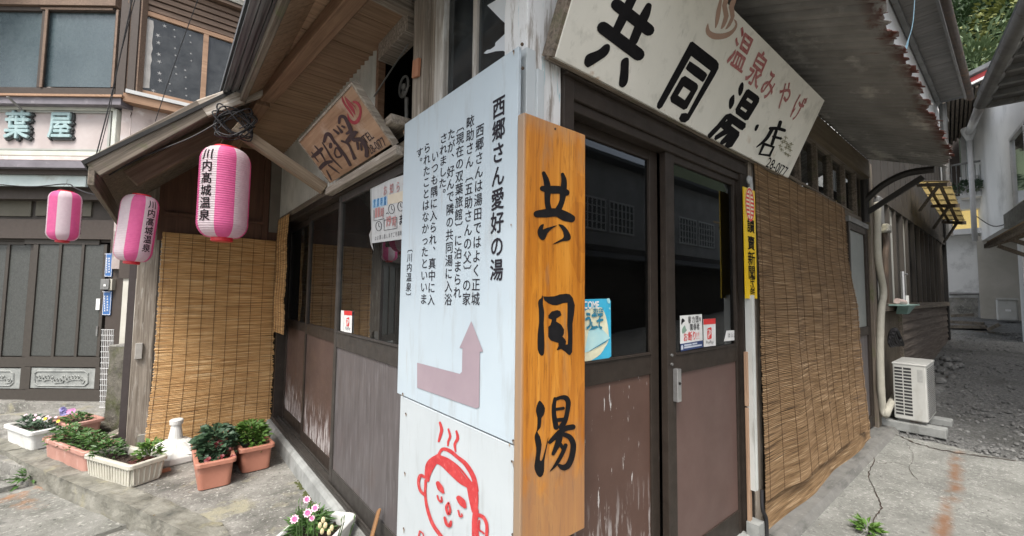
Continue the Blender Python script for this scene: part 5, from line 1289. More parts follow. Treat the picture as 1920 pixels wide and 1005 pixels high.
# 3 cream planter in front
T, c, r, a, u, v = corner_planter('cream ribbed planter with a small green plant and dark mulch at the kerb', (243, 875), (306, 850), (155, 851), .0, 'plastic_cream', 3, wid=.25, ribs=1)
mb = MB(); q = a + u * .80 + v * .26; clump(mb, (q.x, q.y, -.05), .085, .11, .13, 190, .055, .022, r, .8); mb.build('foliage', M['leaf_bright'], T)
mb = MB(); q = a + u * .45 + v * .85; clump(mb, (q.x, q.y, -.05), .10, .13, .11, 230, .05, .022, r, .6); mb.build('foliage', M['leaf'], T)
mb = MB()
for k in range(70): p = a + u * r.uniform(.3, .85) + v * r.uniform(.06, .3); mb.sphere((p.x, p.y, -.035 + r.uniform(0, .02)), r.uniform(.006, .016), 5, 4, (1.3, 1, .6))
mb.build('mulch', surf('reddish_mulch', (.05, .016, .012), (.11, .04, .03), 40, .9, .5), T)
# 4 long terracotta at the left
T, c, r, a, u, v = corner_planter('long faded terracotta planter of leafy seedlings between the white planters', (156, 849), (217, 826), (70, 817), .0, 'terracotta_pink', 4, wid=.25, mx=.76)
mb = MB()
for f in (.12, .3, .46, .62, .78, .92): q = a + u * .5 + v * f; clump(mb, (q.x, q.y, -.05), .11, .10, .12, 120, .05, .02, r, .7)
mb.build('foliage', M['leaf'], T)
# 5 white planter far left
T, c, r, a, u, v = corner_planter('white planter with sparse pansies at the far left', (54, 812), (112, 796), (5, 795), .0, 'plastic_white', 5, wid=.25)
mb = MB()
for f in (.25, .5, .75): q = a + u * .55 + v * f; clump(mb, (q.x, q.y, -.05), .09, .10, .10, 110, .05, .018, r, .7)
mb.build('foliage', M['leaf_dark'], T); mb = MB()
for fu, fv, z in ((.8, .1, .04), (.6, .3, .06)): p = a + u * fu + v * fv; flower(mb, Vector((p.x, p.y, z)), Vector((-.4, -.7, .4)), .016)
mb.build('flower', M['yellow_petal'], T)
mb = MB()
for k in range(9): p = a + u * r.uniform(.4, .9) + v * r.uniform(.2, .9); flower(mb, Vector((p.x, p.y, r.uniform(.05, .085))), Vector((-.4, -.7, .6)), .014)
mb.build('flower', M['pale_petal'], T)
# 6 pink planter behind
T, c, r, a, u, v = corner_planter('pinkish planter with violet and mauve pansies behind the white planter', (126, 797), (189, 781), (85, 784), .02, 'terracotta_pink', 6, wid=.27, ln=.42)
mb = MB(); q = a + u * .4 + v * .35; clump(mb, (q.x, q.y, -.03), .10, .13, .10, 160, .05, .022, r, .6); mb.build('foliage', M['leaf'], T)
mb = MB()
for k in range(7): p = PD(4.45).at(117 + r.uniform(-8, 8), 771 + r.uniform(-7, 8)); flower(mb, p, Vector((-.5, -.75, .2 + r.uniform(-.3, .4))), .030)
mb.build('flower', M['violet_petal'], T); mb = MB()
for k in range(5): p = PD(4.42).at(133 + r.uniform(-5, 6), 769 + r.uniform(-4, 4)); flower(mb, p, Vector((-.5, -.75, .3)), .030)
mb.build('flower', surf('mauve_petal', (.45, .16, .36), (.62, .34, .52), 30, .5), T)
# 7 white planter of pink flowers close to the signs
zt = .03; p0 = PZ(zt).at(578, 953); fl = PZ(zt).at(514, 1006)
v = (fl - p0).normalized() * .42; u = Vector((-v.y, v.x, 0)).normalized() * .30
if u.x < 0: u = -u
T, c, r = planter('white planter of pink edged carnations in front of the grey door', p0, u, v, zt, GZ + .002, 'plastic_white', 8, rad=.04, rim=.016)
mb = MB(); q = p0 + u * .36 + v * .36; clump(mb, (q.x, q.y, -.03), .09, .10, .10, 260, .07, .018, r, .9)
for (x, y) in ((566, 958), (578, 965), (590, 968), (555, 972), (640, 990), (645, 985), (664, 985), (560, 955)):
    e = PD(1.72).at(x, y - 6); b_ = Vector((e.x * .6 + q.x * .4, e.y * .6 + q.y * .4, -.05)); mb.tube([b_, (b_ + e) / 2, e], .0022, 4, False); leaf(mb, e, Vector((.1, 0, 1)), .035, .012)
mb.build('foliage', M['leaf'], T)
ma, mbb = MB(), MB()
for (x, y, s_) in ((575, 937, .018), (591, 953, .019), (577, 962, .021), (552, 974, .021), (585, 972, .014)):
    p = PD(1.70).at(x, y); n_ = (CAM - p).normalized() + Vector((r.uniform(-.3, .3), r.uniform(-.3, .3), .3)); s_ *= .82; flower(ma, p, n_, s_, 9, .2); flower(mbb, p + n_.normalized() * .004, n_, s_ * .60, 7, .3); pass
ma.build('flower', M['pale_petal'], T); mbb.build('flower_centre', M['pink_petal'], T)
mb = MB()
for (x, y) in ((606, 975), (610, 985), (622, 990), (604, 996), (600, 985), (617, 998)): p = PD(1.66).at(x, y); mb.sphere(p, .008, 6, 5, (1, 1, 1.5))
mb.build('bud', surf('cream_bud', (.50, .42, .22), (.60, .52, .32), 20, .6), T)
# moss at the foot of the left footing
mb = MB()
for (x, y) in ((560, 905), (566, 915), (572, 925), (580, 935), (586, 945), (563, 910), (577, 930)):
    p = PZ(GZ).at(x, y)
    for k in range(9): mb.sphere(p + Vector((r.uniform(-.02, .02), r.uniform(-.04, .04), .002)), r.uniform(.006, .014), 6, 4, (1, 1, .6))
o = mb.build('moss', surf('green_moss', (.04, .05, .012), (.09, .10, .03), 60, .95, .6), None, (0, 0, 0)); o['kind'] = 'stuff'; o['label'] = 'strip of moss along the foot of the left door footing'
# weeds
def weed(label, p, n, h, L, m='leaf', seed=3, sp=.06):
    r = random.Random(seed); mb = MB(); clump(mb, p, sp, sp, h, n, L, L * .3, r, .8); o = mb.build('weed', M[m], None, p); tag(o, label, 'plant')
weed('green weed in the crack of the apron at the bottom edge', PZ(GZ).at(1628, 1000), 70, .05, .07, 'leaf_bright', 3, .05)
weed('pale weeds beside the kerb at the left', PZ(SZ + .01).at(60, 900), 60, .05, .09, 'leaf', 5, .12)
weed('small weed at the street edge at far left', PZ(SZ + .02).at(15, 868), 40, .04, .06, 'leaf_bright', 6, .07)
mb = MB(); p = PZ(GZ).at(310, 884)
mb.obox(p + Vector((-.04, -.03, 0)), (.075, .015, 0), (-.01, .05, 0), (0, 0, .018)); o = mb.build('brick_fragment', surf('orange_brick', (.38, .15, .08), (.5, .25, .16), 30, .9, .5), None, p, bevel=.004); tag(o, 'broken orange brick fragment under the edge of the parasol base', 'brick')
# fallen leaves and grit
mb = MB(); r2 = random.Random(77)
for k in range(170):
    if k < 110: p = Vector((r2.uniform(-1.5, -.1), r2.uniform(1.0, 3.8), GZ + .004))
    else: p = Vector((r2.uniform(1.9, 5.0), r2.uniform(-1.5, -.15), GZ + .013))
    if p.x < 0 and p.x < -.75 - (p.y - 2.0) * .4: continue
    leaf(mb, p, Vector((r2.uniform(-1, 1), r2.uniform(-1, 1), .05)), r2.uniform(.006, .022), r2.uniform(.004, .012), .3)
o = mb.build('litter', surf('dry_leaf_litter', (.05, .038, .02), (.20, .15, .08), 60, .9, .2), None, (0, 0, 0)); o['kind'] = 'stuff'; o['label'] = 'dry leaf bits and grit scattered on the concrete'
# stake leaning on the grey door
a = PX(-.11).at(693, 1022); b = PX(-.03).at(711, 955)
o = beam('wooden_stake', a, b, .040, .014, wood('stake_wood', (.20, .095, .035), (.33, .18, .075), 'x', 50), None, up=(1, 0, 0), wob=.001); tag(o, 'short weathered brown stake leaning on the grey door', 'stake')
# parasol base
c = PZ(GZ).at(327, 858)
UT = thing('parasol_base', 'white fan ribbed parasol base with an upright tube between planters', 'parasol base', c)
mb = MB(); mb.lathe([(.0, 0), (.222, 0), (.235, .01), (.235, .055), (.228, .062), (.10, .140), (.060, .155), (.055, .16), (.0, .16)], c, 10, R(10), False); bo = mb.build('base', M['plastic_white'], UT, bevel=.006)
mb = MB()
for k in range(24):
    a = 2 * math.pi * k / 24; mb.tube([c + Vector((.215 * math.cos(a), .215 * math.sin(a), .063)), c + Vector((.085 * math.cos(a), .085 * math.sin(a), .147))], .004, 5)
mb.build('rib', M['plastic_white'], bo)
mb = MB(); mb.lathe([(.055, .155), (.050, .17), (.038, .25), (.036, .28)], c, 18, 0, True); tb = mb.build('tube', M['plastic_white'], UT, smooth=False)
mb = MB(); mb.lathe([(.030, .278), (.046, .280), (.049, .312), (.042, .32), (.0, .32)], c, 18); mb.build('cap', M['plastic_white'], tb)
# stone gate post, mossy
c = PZ(GZ).at(214, 801)
mb = MB(); w1 = PD(4.35).at(191, 700); w2 = PD(4.35).at(238, 700)
e_ = Vector((.772, -.636, 0)); b0 = PD(4.30).at(195, 790); b1 = PD(4.30).at(262, 790); wd_ = (b1 - b0).dot(e_)
GP = thing('stone_gatepost', 'dark mossy square stone post between the inn door and the porch post', 'post', Vector((b0.x, b0.y, GZ)))
nx = 7; vs = []; fs = []; hz_ = PD(4.3).at(215, 650).z - GZ
loops = []
for k in range(13):
    z = GZ + hz_ * k / 12; loop = []
    for (du, dv) in ((0, 0), (.13, -.02), (wd_, -.01), (wd_, .13), (wd_, .27), (.13, .28), (0, .27), (0, .13)):
        q = Vector((b0.x, b0.y, z)) + e_ * du + DN * dv; q += Vector((mnoise.noise(q * 7), mnoise.noise(q * 7 + Vector((5, 0, 0))), 0)) * .014; loop.append(q)
    loops.append(loop)
vs = [p for l in loops for p in l]; fs = [(i * 8 + j, i * 8 + (j + 1) % 8, (i + 1) * 8 + (j + 1) % 8, (i + 1) * 8 + j) for i in range(12) for j in range(8)] + [tuple(96 + k for k in range(8))]
MB().add(vs, fs).build('shaft', M['moss_stone'], GP)
MB().box((0, 0, 0), (.01, .01, .01))
mb = MB(); mb.prism([loops[-1][k] + Vector((0, 0, .002)) for k in range(8)], (0, 0, .012)); mb.build('cap', M['concrete'], GP)
rocks = [((208, 806), .11, 'moss_stone', 'mossy rock at the foot of the stone gatepost'), ((165, 806), .10, 'stone', 'pale yellow stone lying behind the long terracotta planter'), ((225, 818), .08, 'stone', 'grey stone at the foot of the porch post'), ((150, 815), .06, 'stone', 'small flat stone beside the pale yellow stone')]
for (px, py), rr, mm, lab in rocks:
    p = PZ(GZ).at(px, py); mb = MB(); mb.sphere(p + Vector((0, 0, rr * .3)), rr, 12, 9, (1.2, .9, .6)); mb.v = [q + Vector((mnoise.noise(q * 9), mnoise.noise(q * 9 + Vector((3, 1, 0))), mnoise.noise(q * 9 + Vector((0, 7, 0))))) * rr * .4 for q in mb.v]
    o = mb.build('rock', M[mm], None, p); tag(o, lab, 'rock')
p = PZ(GZ).at(205, 825); mb = MB(); mb.bar(PZ(GZ + .02).at(196, 826), PZ(GZ + .07).at(230, 808), .03, .008); o = mb.build('wood_strip', M['weathered'], None, p); tag(o, 'pale strip of wood lying by the porch post', 'strip')
p = PZ(SZ + .03).at(52, 872); mb = MB(); mb.sphere(p, .10, 12, 8, (1.6, .7, .35)); o = mb.build('rock', M['moss_stone'], None, p); tag(o, 'dark flat rock below the kerb at the far left', 'rock')
p = PZ(SZ + .09).at(66, 852); mb = MB(); mb.sphere(p, .028, 8, 6, (1, 1, .8)); o = mb.build('pebble', M['whitemetal'], None, p); tag(o, 'white pebble on the dark flat rock by the kerb', 'stone')

# ================================================================== THE INN ACROSS THE FORECOURT
D0 = 5.2
IB = thing('inn', 'old two storey inn with a pale lettered panel, bay windows and dark sliding doors', 'building', (-1.9, 6.5, -.13))
E_ = Vector((.772, -.636, 0)); Z1 = Vector((0, 0, 1))
def fr(mb, x0, y0, x1, y1, D, th=.03, inset=0):
    a = PD(D).at(x0, y1); b = PD(D).at(x1, y1); zt = PD(D).at((x0 + x1) / 2, y0).z; zb = PD(D).at((x0 + x1) / 2, y1).z
    L = (b - a).dot(E_); o = Vector((a.x, a.y, zb)); mb.obox(o, E_ * L, DN * th, Z1 * (zt - zb)); return mb
def ip(name, rects, D, m, th=.03, parent=None, bevel=0, **k):
    mb = MB()
    for q in rects: fr(mb, *q, D, th)
    return mb.build(name, m, parent or IB, bevel=bevel, **k)
ip('front_wall', [(-500, -260, 236, 196)], D0 + .12, M['plaster'], .1)
ip('front_wall', [(-500, 186, 238, 330)], D0 + .05, M['plaster'], .15)
wf = ip('front_window', [(-200, 8, 214, 19), (-200, 163, 214, 177), (207, 19, 215, 163), (68, 19, 76, 163)], D0 - .02, M['olive'], .07)
ip('pane', [(-200, 19, 68, 163), (76, 19, 207, 163)], D0 + .02, M['frost'], .008, wf)
ip('window_frame', [(73, 14, 78, 163), (76, 14, 211, 18), (208, 18, 212, 163)], D0 - .035, M['trim'], .012, wf)
ip('corner_post', [(216, -120, 232, 178), (236, -120, 250, 182)], D0 - .05, M['olive'], .1)
ip('corner_post', [(232, -120, 236, 178), (250, -40, 256, 178)], D0 - .03, M['trim'], .08)
ip('head_trim', [(-300, -10, 216, 7), (-300, -20, 216, -12)], D0 - .06, M['trim'], .1)
ip('window_ledge', [(-300, 174, 228, 178)], D0 - .14, M['trim_tan'], .2); ip('window_ledge', [(-300, 180, 226, 193)], D0 - .11, M['purple'], .2)
pf = ip('panel_frame', [(-300, 196, 214, 204), (-300, 281, 214, 290), (206, 204, 214, 281)], D0 - .02, surf('pale_green_frame', (.44, .46, .40), (.56, .58, .52), 5, .7, .2), .07, bevel=.006)
ip('inner_frame', [(-300, 206, 204, 209), (-300, 277, 204, 280), (200, 209, 204, 277)], D0 + .005, surf('grey_green_moulding', (.30, .31, .28), (.38, .39, .36), 6, .7), .05, pf)
sgn = ip('lettered_panel', [(-300, 200, 210, 285)], D0 + .03, surf('pink_white_panel', (.40, .345, .33), (.50, .455, .44), 3, .85, .2, layers=[((.42, .32, .30), (3, 3, 6), .60, .75)]), .02)
mb = MB(); pl = PD(D0 + .028)
def emb(pl_, ch, cx, cy, w, h, bold):
    vs, fs = glyph(ch); c = pl_.at(cx, cy); W = (pl_.at(cx + w / 2, cy) - pl_.at(cx - w / 2, cy)).length; H = (pl_.at(cx, cy - h / 2) - pl_.at(cx, cy + h / 2)).length
    n = len(vs)
    ed = {}
    for f in fs:
        for i in range(len(f)): e = (f[i], f[(i + 1) % len(f)]); ed[tuple(sorted(e))] = ed.get(tuple(sorted(e)), 0) + 1
    for q, (sx, sy) in enumerate(((0, 0), (bold, 0), (-bold, 0), (0, bold), (0, -bold))):
        P = [c + E_ * (((x - EMX) / EMS + sx) * W) + Z1 * (((y - EMY) / EMS + sy) * H) for x, y in vs]; t_ = DN * -(.045 + q * .0012)
        mb.add([p + t_ for p in P] + P, fs + [(a, b, b + n, a + n) for (a, b), k in ed.items() if k == 1])
tl_ = surf('pale_teal_letters', (.24, .36, .37), (.38, .50, .50), 14, .6, .2)
for q in (('葉', 39, 237, 47, 52, .022), ('屋', 119, 237, 44, 50, .022)):
    mb = MB(); emb(pl, *q); mb.build('raised_letter', tl_, sgn); mb = MB(); emb(PD(D0 + .028), q[0], q[1] + .8, q[2] + 1.2, q[3] * 1.06, q[4] * 1.06, .055); mb.v = [p + DN * .02 for p in mb.v]; mb.build('letter_backing', plain('dark_letter_edge', (.05, .055, .055), .7), sgn)
mb = MB(); mb.bar(PD(D0 - .2).at(14, 181), PD(D0 - .06).at(40, 205), .03, .012); mb.build('panel_bracket', M['greysteel'], sgn)
ip('gutter', [(-300, 299, 168, 312)], D0 - .25, M['purple'], .30); ip('gutter_lip', [(-300, 291, 180, 298)], D0 - .10, M['plaster'], .18)
ip('fascia', [(-300, 326, 160, 347)], D0 - .12, M['teal'], .03); ip('fascia_trim', [(-300, 313, 170, 325)], D0 - .16, M['olive'], .2)
# pent roof overhang and recessed entrance
ip('entrance_header', [(-300, 348, 250, 372)], D0 + .02, M['olive'], .2)
ip('entrance_board', [(-300, 372, 250, 452)], D0 + .16, M['darkboard'] if False else surf('dark_transom_wall', (.035, .030, .025), (.06, .05, .042), 3, .8), .1)
ip('transom_panel', [(-40, 374, 57, 405), (66, 374, 170, 405)], D0 + .14, surf('dull_green_board', (.085, .08, .06), (.12, .11, .085), 4, .8), .03)
ip('entrance_beam', [(-300, 410, 250, 446)], D0 + .10, M['olive'], .1)
def inn_door(x0, x1, panes, D, pan, lab=None):
    dw = plain('dark_door_wood', (.050, .042, .034), .6) if 'dark_door_wood' not in bpy.data.materials else bpy.data.materials['dark_door_wood']
    xs = [x0] + [e for p in panes for e in p] + [x1]; rects = [(x0, 449, x1, 458), (x0, 669, x1, 688), (x0, 730, x1, 755)]
    for i in range(0, len(xs), 2): rects.append((xs[i], 458, xs[i + 1], 669))
    rects += [(x0, 688, x0 + 8, 730), (x1 - 10, 688, x1, 730)]
    dd = ip('sliding_door', rects, D, dw, .04)
    ip('pane', [(a, 458, b, 667) for a, b in panes], D + .016, M['frost_grey'], .006, dd)
    cp_ = ip('carved_panel', [(x0 + 8, 690, x1 - 10, 728)], D + .012, M['carved'], .02, dd)
    t = Px(PD(D + .010), 0, 0, 1, .0); cx = (x0 + x1) / 2 - 1; hw = (x1 - x0) / 2 - 20; mb = MB()
    pl_ = PD(D + .008); r = random.Random(4)
    loop = [pl_.at(cx - hw, 700), pl_.at(cx - hw + 6, 696), pl_.at(cx + hw - 6, 696), pl_.at(cx + hw, 700), pl_.at(cx + hw, 718), pl_.at(cx + hw - 6, 723), pl_.at(cx - hw + 6, 723), pl_.at(cx - hw, 718), pl_.at(cx - hw, 700)]
    mb.tube(loop, .009, 5, False)
    x = cx - hw + 6
    while x < cx + hw - 6:
        y = 709.5 + r.uniform(-4, 4); pts = [pl_.at(x + 5 * math.cos(k * .9) * (1 - k / 9), y + 7 * math.sin(k * .9) * (1 - k / 9)) for k in range(8)]; mb.tube(pts, .009, 5); x += 5.5
    mb.build('carving', M['carved'], cp_)
    return dd
inn_door(46, 186, [(55, 95), (100, 138), (143, 180)], D0 + .14, None)
inn_door(-96, 46, [(-86, -48), (-42, -5), (1, 41)], D0 + .18, None)
ip('door_sill', [(-300, 755, 200, 775)], D0 + .02, M['concrete'], .5)
ip('door_jamb', [(186, 380, 222, 760)], D0 + .10, M['olive'], .1); ip('door_jamb', [(222, 400, 232, 700)], D0 + .02, M['olive'], .06); ip('wall_strip', [(222, 522, 252, 660)], D0 - .0, surf('cream_plaster', (.48, .46, .40), (.56, .54, .48), 5, .9, .5, .008, 30), .05)
ip('wall_strip', [(222, 400, 256, 522)], D0 - .02, M['olive'], .05)
ip('door_handle', [(179, 612, 182, 630)], D0 + .13, M['greysteel'], .02)
ip('door_label', [(179, 560, 186, 581)], D0 + .128, M['white'], .01)
ip('inner_wall', [(-500, 300, 300, 800)], D0 + .5, M['interior'], .1)
# side of the inn, running away behind the porch roof
PB = PY(6.06)
def br(mb, x0, y0, x1, y1, y=6.06, th=.05):
    pl_ = PY(y); a = pl_.at(x0, y1); b = pl_.at(x1, y0); c_ = pl_.at(x0, y0); d_ = pl_.at(x1, y1)
    return a, b
cxl = PB.at(246, 100).x; cxr = PB.at(486, 150).x; zb_ = PB.at(250, 176).z; zt_ = PB.at(258, 16).z
mb = MB(); mb.box((cxl - .05, 6.10, 1.5), (cxr + 3, 6.3, 6.2)); mb.build('side_wall', M['plaster'], IB)
sw = MB(); w_ = .075
sw.box((cxl, 6.02, zb_), (cxl + w_, 6.09, zt_)); sw.box((cxr - .05, 6.02, zb_), (cxr, 6.09, zt_)); sw.box((cxl + w_, 6.022, zb_), (cxr - .05, 6.088, zb_ + .07)); sw.box((cxl + w_, 6.022, zt_ - .06), (cxr - .05, 6.088, zt_)); xm = PB.at(379, 200).x; sw.box((xm - .03, 6.024, zb_ + .07), (xm + .03, 6.086, zt_ - .06))
so = sw.build('side_window', M['trim_tan'], IB, bevel=.004)
mb = MB(); mb.box((cxl + w_, 6.05, zb_ + .07), (cxr - .05, 6.056, zt_ - .06)); mb.build('pane', glass('dusty_window', (.22, .23, .23), .05, .16, 1.5, (.26, .27, .27)), so)
mb = MB(); mb.box((cxl + .0, 6.5, zb_), (cxr, 6.55, zt_)); mb.build('curtain', surf('dim_curtain', (.05, .05, .05), (.10, .10, .098), 3, .9), so)
mb = MB(); yy = 6.048
for k in range(24):
    x = cxl + w_ + .16 + (k % 3) * .15 + (k * .37 % .07); z = zb_ + .10 + (k // 3) * .125 + (k * .53 % .06); s_ = .030 if k % 3 < 1 else .016; a0 = k * 1.1
    P_ = [Vector((x + (s_ if j % 2 == 0 else s_ * .28) * math.cos(a0 + j * math.pi / 5), yy, z + (s_ if j % 2 == 0 else s_ * .28) * math.sin(a0 + j * math.pi / 5))) for j in range(10)]
    if x < xm - .06: mb.poly(P_)
mb.build('star_decals', plain('dull_white_decal', (.36, .36, .35), .6), so)
mb = MB(); P_ = [Vector((cxl + w_, yy, zb_ + .09))]
for j in range(13): P_.append(Vector((cxl + w_ + .12 + .03 * mnoise.noise(Vector((j * .9, 2, 2))), yy, zb_ + .12 + (zt_ - zb_ - .22) * j / 12)))
P_.append(Vector((cxl + w_, yy, zt_ - .09))); mb.poly(P_); xx = PB.at(430, 150).x; mb.poly([(xx - .03, yy, zb_ + .3), (xx + .05, yy, zb_ + .3), (xx + .06, yy, zt_ - .5), (xx + .02, yy, zt_ - .42), (xx - .03, yy, zt_ - .6)]); mb.build('torn_paper', surf('torn_window_paper', (.42, .40, .37), (.56, .54, .50), 9, .8), so)
mb = MB()
for k in range(5): mb.box((cxl - .06, 6.04 - .02 * k, zt_ + .02 + k * .075), (cxr + .2, 6.10, zt_ + .082 + k * .075))
mb.box((cxl - .06, 5.88, zt_ + .40), (cxr + .2, 6.10, zt_ + .44)); mb.build('head_trim', M['trim'], IB)
mb = MB(); mb.box((cxl - .12, 5.86, zt_ + .45), (cxr + .1, 6.10, zt_ + .52)); mb.build('weathered_hood', M['concrete'], IB)
mb = MB(); mb.box((cxl - .02, 5.93, zb_ - .045), (cxr + .2, 6.10, zb_)); mb.build('window_ledge', M['whitemetal'], IB); mb = MB(); mb.box((cxl - .04, 5.95, zb_ - .15), (cxr + .2, 6.10, zb_ - .05)); mb.build('window_ledge', M['trim_tan'], IB)
mb = MB(); mb.box((cxr + .02, 5.96, 2.0), (cxr + .16, 6.10, 6.2)); mb.build('corner_post', M['trim_tan'], IB)
mb = MB(); q = [PD(D0 + .048).at(*p) for p in ((234, 198), (246, 212), (240, 228), (228, 248))]; q2 = [p + E_ * .012 for p in q]; mb.add(q + q2, [(i, i + 1, i + 5, i + 4) for i in range(3)]); mb.build('wall_crack', M['soil'], IB)
mb = MB(); mb.box((-7, 6.6, 5.6), (4, 12, 5.8)); mb.build('roof', M['roof_tile'], IB)
# door furniture on the jamb
def plate(label, x0, y0, x1, y1):
    T = thing('name_plate', label, 'sign', PD(D0 + .08).at((x0 + x1) / 2, y1))
    mb = MB(); fr(mb, x0, y0, x1, y1, D0 + .085, .012); mb.build('plate', M['blue'], T, bevel=.002)
    mb = MB(); pl_ = PD(D0 + .083)
    for (a, b, c, d) in ((x0 + .6, y0 + .8, x1 - .6, y0 + 1.6), (x0 + .6, y1 - 1.6, x1 - .6, y1 - .8), (x0 + .6, y0 + .8, x0 + 1.2, y1 - .8), (x1 - 1.2, y0 + .8, x1 - .6, y1 - .8)): fr(mb, a, b, c, d, D0 + .083, .001)
    r = random.Random(int(y0))
    for cx, n_, s_ in ((x0 + (x1 - x0) * .66, 6, 3.2), (x0 + (x1 - x0) * .33, 7, 2.4)):
        for k in range(n_):
            y = y0 + (y1 - y0) * (.2 + .68 * k / n_); fr(mb, cx - s_ / 2, y, cx + s_ / 2, y + .7, D0 + .083, .001); fr(mb, cx - .35, y - .8, cx + .35, y + 2.2, D0 + .0825, .001); fr(mb, cx - s_ / 2, y + 1.8, cx + s_ / 2, y + 2.4, D0 + .083, .001)
    mb.build('lettering', M['white'], T)
plate('small blue enamel plate above the doorbell on the inn door jamb', 195.5, 475, 209, 519); plate('small blue enamel plate below the doorbell on the inn door jamb', 191, 546, 206.5, 591)
T = thing('doorbell', 'grey doorbell box between two blue plates on the inn jamb', 'doorbell', PD(D0).at(196, 545))
mb = MB(); fr(mb, 187, 523, 203, 543, D0 + .03, .06); mb.build('box', M['greysteel'], T, bevel=.005); mb = MB(); fr(mb, 203, 523, 209, 544, D0 + .05, .05); mb.build('backplate', M['plastic_cream'], T); mb = MB(); fr(mb, 194, 533, 198, 537, D0 + .024, .01); mb.build('button', M['white'], T)
# wire mesh panel
T = thing('wire_mesh', 'white wire grid panel standing beside the inn door behind the stone post', 'mesh', PD(D0 - .2).at(195, 760))
mb = MB(); pl_ = PD(D0 - .25)
for k in range(7): x = 192 + k * 3.4; mb.tube([pl_.at(x, 618), pl_.at(x - 4, 765)], .0035, 5)
for k in range(15): y = 618 + k * 10.4; mb.tube([pl_.at(190 - k * .28, y), pl_.at(214 - k * .28, y + .4)], .0035, 5)
mb.build('wires', M['whitemetal'], T)

# ================================================================== ALLEY
# outdoor unit on concrete blocks
Z0 = -.085
a0 = PZ(Z0 + .02).at(1676, 789)
AC = thing('outdoor_unit', 'pale air conditioner outdoor unit with side grille standing on concrete blocks in the alley', 'air conditioner', (a0.x, a0.y, Z0))
kx = a0.x; tl = PX(kx); f0 = tl.at(1677, 783); f1 = tl.at(1741, 797); tp = tl.at(1690, 682)
zb_ = f0.z; zt_ = tp.z; y0_, y1_ = f0.y, f1.y; Lx = .62
mb = MB(); mb.box((kx, y1_, zb_), (kx + Lx, y0_, zt_)); body = mb.build('casing', M['ac'], AC, bevel=.012)
mb = MB(); mb.box((kx - .006, y1_ - .006, zt_ - .012), (kx + Lx + .006, y0_ + .006, zt_ + .012)); mb.build('lid', M['ac'], AC, bevel=.01)
mb = MB(); h_ = zt_ - zb_; wy = y0_ - y1_
for col in range(2):
    for k in range(15):
        z = zb_ + h_ * (.08 + .82 * k / 14); ya = y0_ - wy * (.06 + .27 * col); mb.box((kx - .002, ya - wy * .235, z), (kx + .004, ya, z + h_ * .036))
mb.build('side_grille', plain('dark_grille_slots', (.03, .03, .03), .7), AC)
mb = MB(); mb.box((kx - .0015, y1_ + wy * .10, zt_ - h_ * .30), (kx + .002, y1_ + wy * .26, zt_ - h_ * .08)); mb.build('rating_label', surf('faded_label', (.34, .34, .32), (.42, .42, .40), 40, .6), AC)
mb = MB()
for k in range(26): z = zb_ + h_ * (.06 + .86 * k / 25); mb.box((kx + .06, y1_ - .004, z), (kx + Lx - .04, y1_ + .004, z + .010))
mb.build('front_grille', M['greysteel'], AC)
mb = MB(); mb.box((kx + .05, y1_ + .02, zb_ - .03), (kx + .12, y0_ - .02, zb_)); mb.box((kx + Lx - .15, y1_ + .02, zb_ - .03), (kx + Lx - .08, y0_ - .02, zb_)); mb.build('foot', M['greysteel'], AC)
for k, dx in enumerate((.0, .50)):
    mb = MB(); mb.box((kx + dx - .03, y1_ - .13, zb_ - .125), (kx + dx + .12, y0_ + .12, zb_ - .03)); o = mb.build('concrete_block', M['concrete_pale'], None, (kx + dx, y0_, zb_ - .115), bevel=.01); tag(o, ('front long concrete block' if k == 0 else 'rear concrete block in the gravel') + ' carrying the outdoor unit', 'block')
HP = MB(); P_ = [PY(-.06).at(*p) for p in ((1645, 380), (1646, 480), (1656, 545), (1652, 585), (1650, 660), (1652, 730), (1655, 765))] + [Vector((kx + .02, -.05, zb_ - .03)), PY(-.0).at(1668, 752), Vector((kx + .12, y0_ + .0, zb_ + .22))]
HP.tube(smooth_path(P_[:7] + [PY(-.08).at(1660, 778), PY(-.10).at(1666, 765), PY(-.10).at(1680, 738)], 6), .034, 10); o = HP.build('pipe_wrap', M['pipe'], None, P_[0], smooth=True); tag(o, 'beige wrapped pipe snaking down the wall to the outdoor unit', 'pipe')
# neighbouring alley house
AH = thing('alley_house', 'shabby alley house with dark windows over weathered horizontal boards', 'building', (5.3, 0, -.1))
def ah(name, mb, m, **k): return mb.build(name, m, AH, **k)
mb = MB(); mb.box((5.16, .06, -.4), (12.3, .3, 2.8)); ah('wall', mb, M['interior']); mb = MB(); k_ = 0
while k_ < 32: mb.box((5.18 + k_ * .22, .005 - .004 * (k_ % 2), 2.56), (5.395 + k_ * .22, .017, 4.55)); k_ += 1
ah('upper_boards', mb, surf('dark_boards', (.030, .026, .022), (.065, .056, .047), (6, 6, 1), .85, .3))
mb = MB(); k = 0; x = 5.22
while x < 6.7: mb.box((x, .02, -.25), (x + .105, .058 + .004 * (k % 2), 1.08)); x += .11; k += 1
ah('vertical_boards', mb, wood('weathered_planks', (.10, .08, .055), (.20, .165, .12), 'z', 40, .85, .4))
mb = MB()
for k in range(8):
    z0_ = .18 + k * .125; mb.obox((6.7, .0, z0_), (5.55, .0, .0), (0, .035, .0), (0, .022, .135))
ah('horizontal_boards', mb, M['weatherboard'])
mb = MB(); mb.box((6.66, -.02, -.05), (6.74, .05, 1.1)); mb.box((5.18, -.04, 1.10), (12.2, .06, 1.19)); ah('board_trim', mb, M['weathered_dark'])
mb = MB(); x = 5.25; r = random.Random(2); gx = []
while x < 11.9:
    w_ = r.choice((.42, .5, .56)); gx.append((x + .06, x + w_)); mb.box((x, -.015, 1.19), (x + .06, .05, 2.46)); x += w_
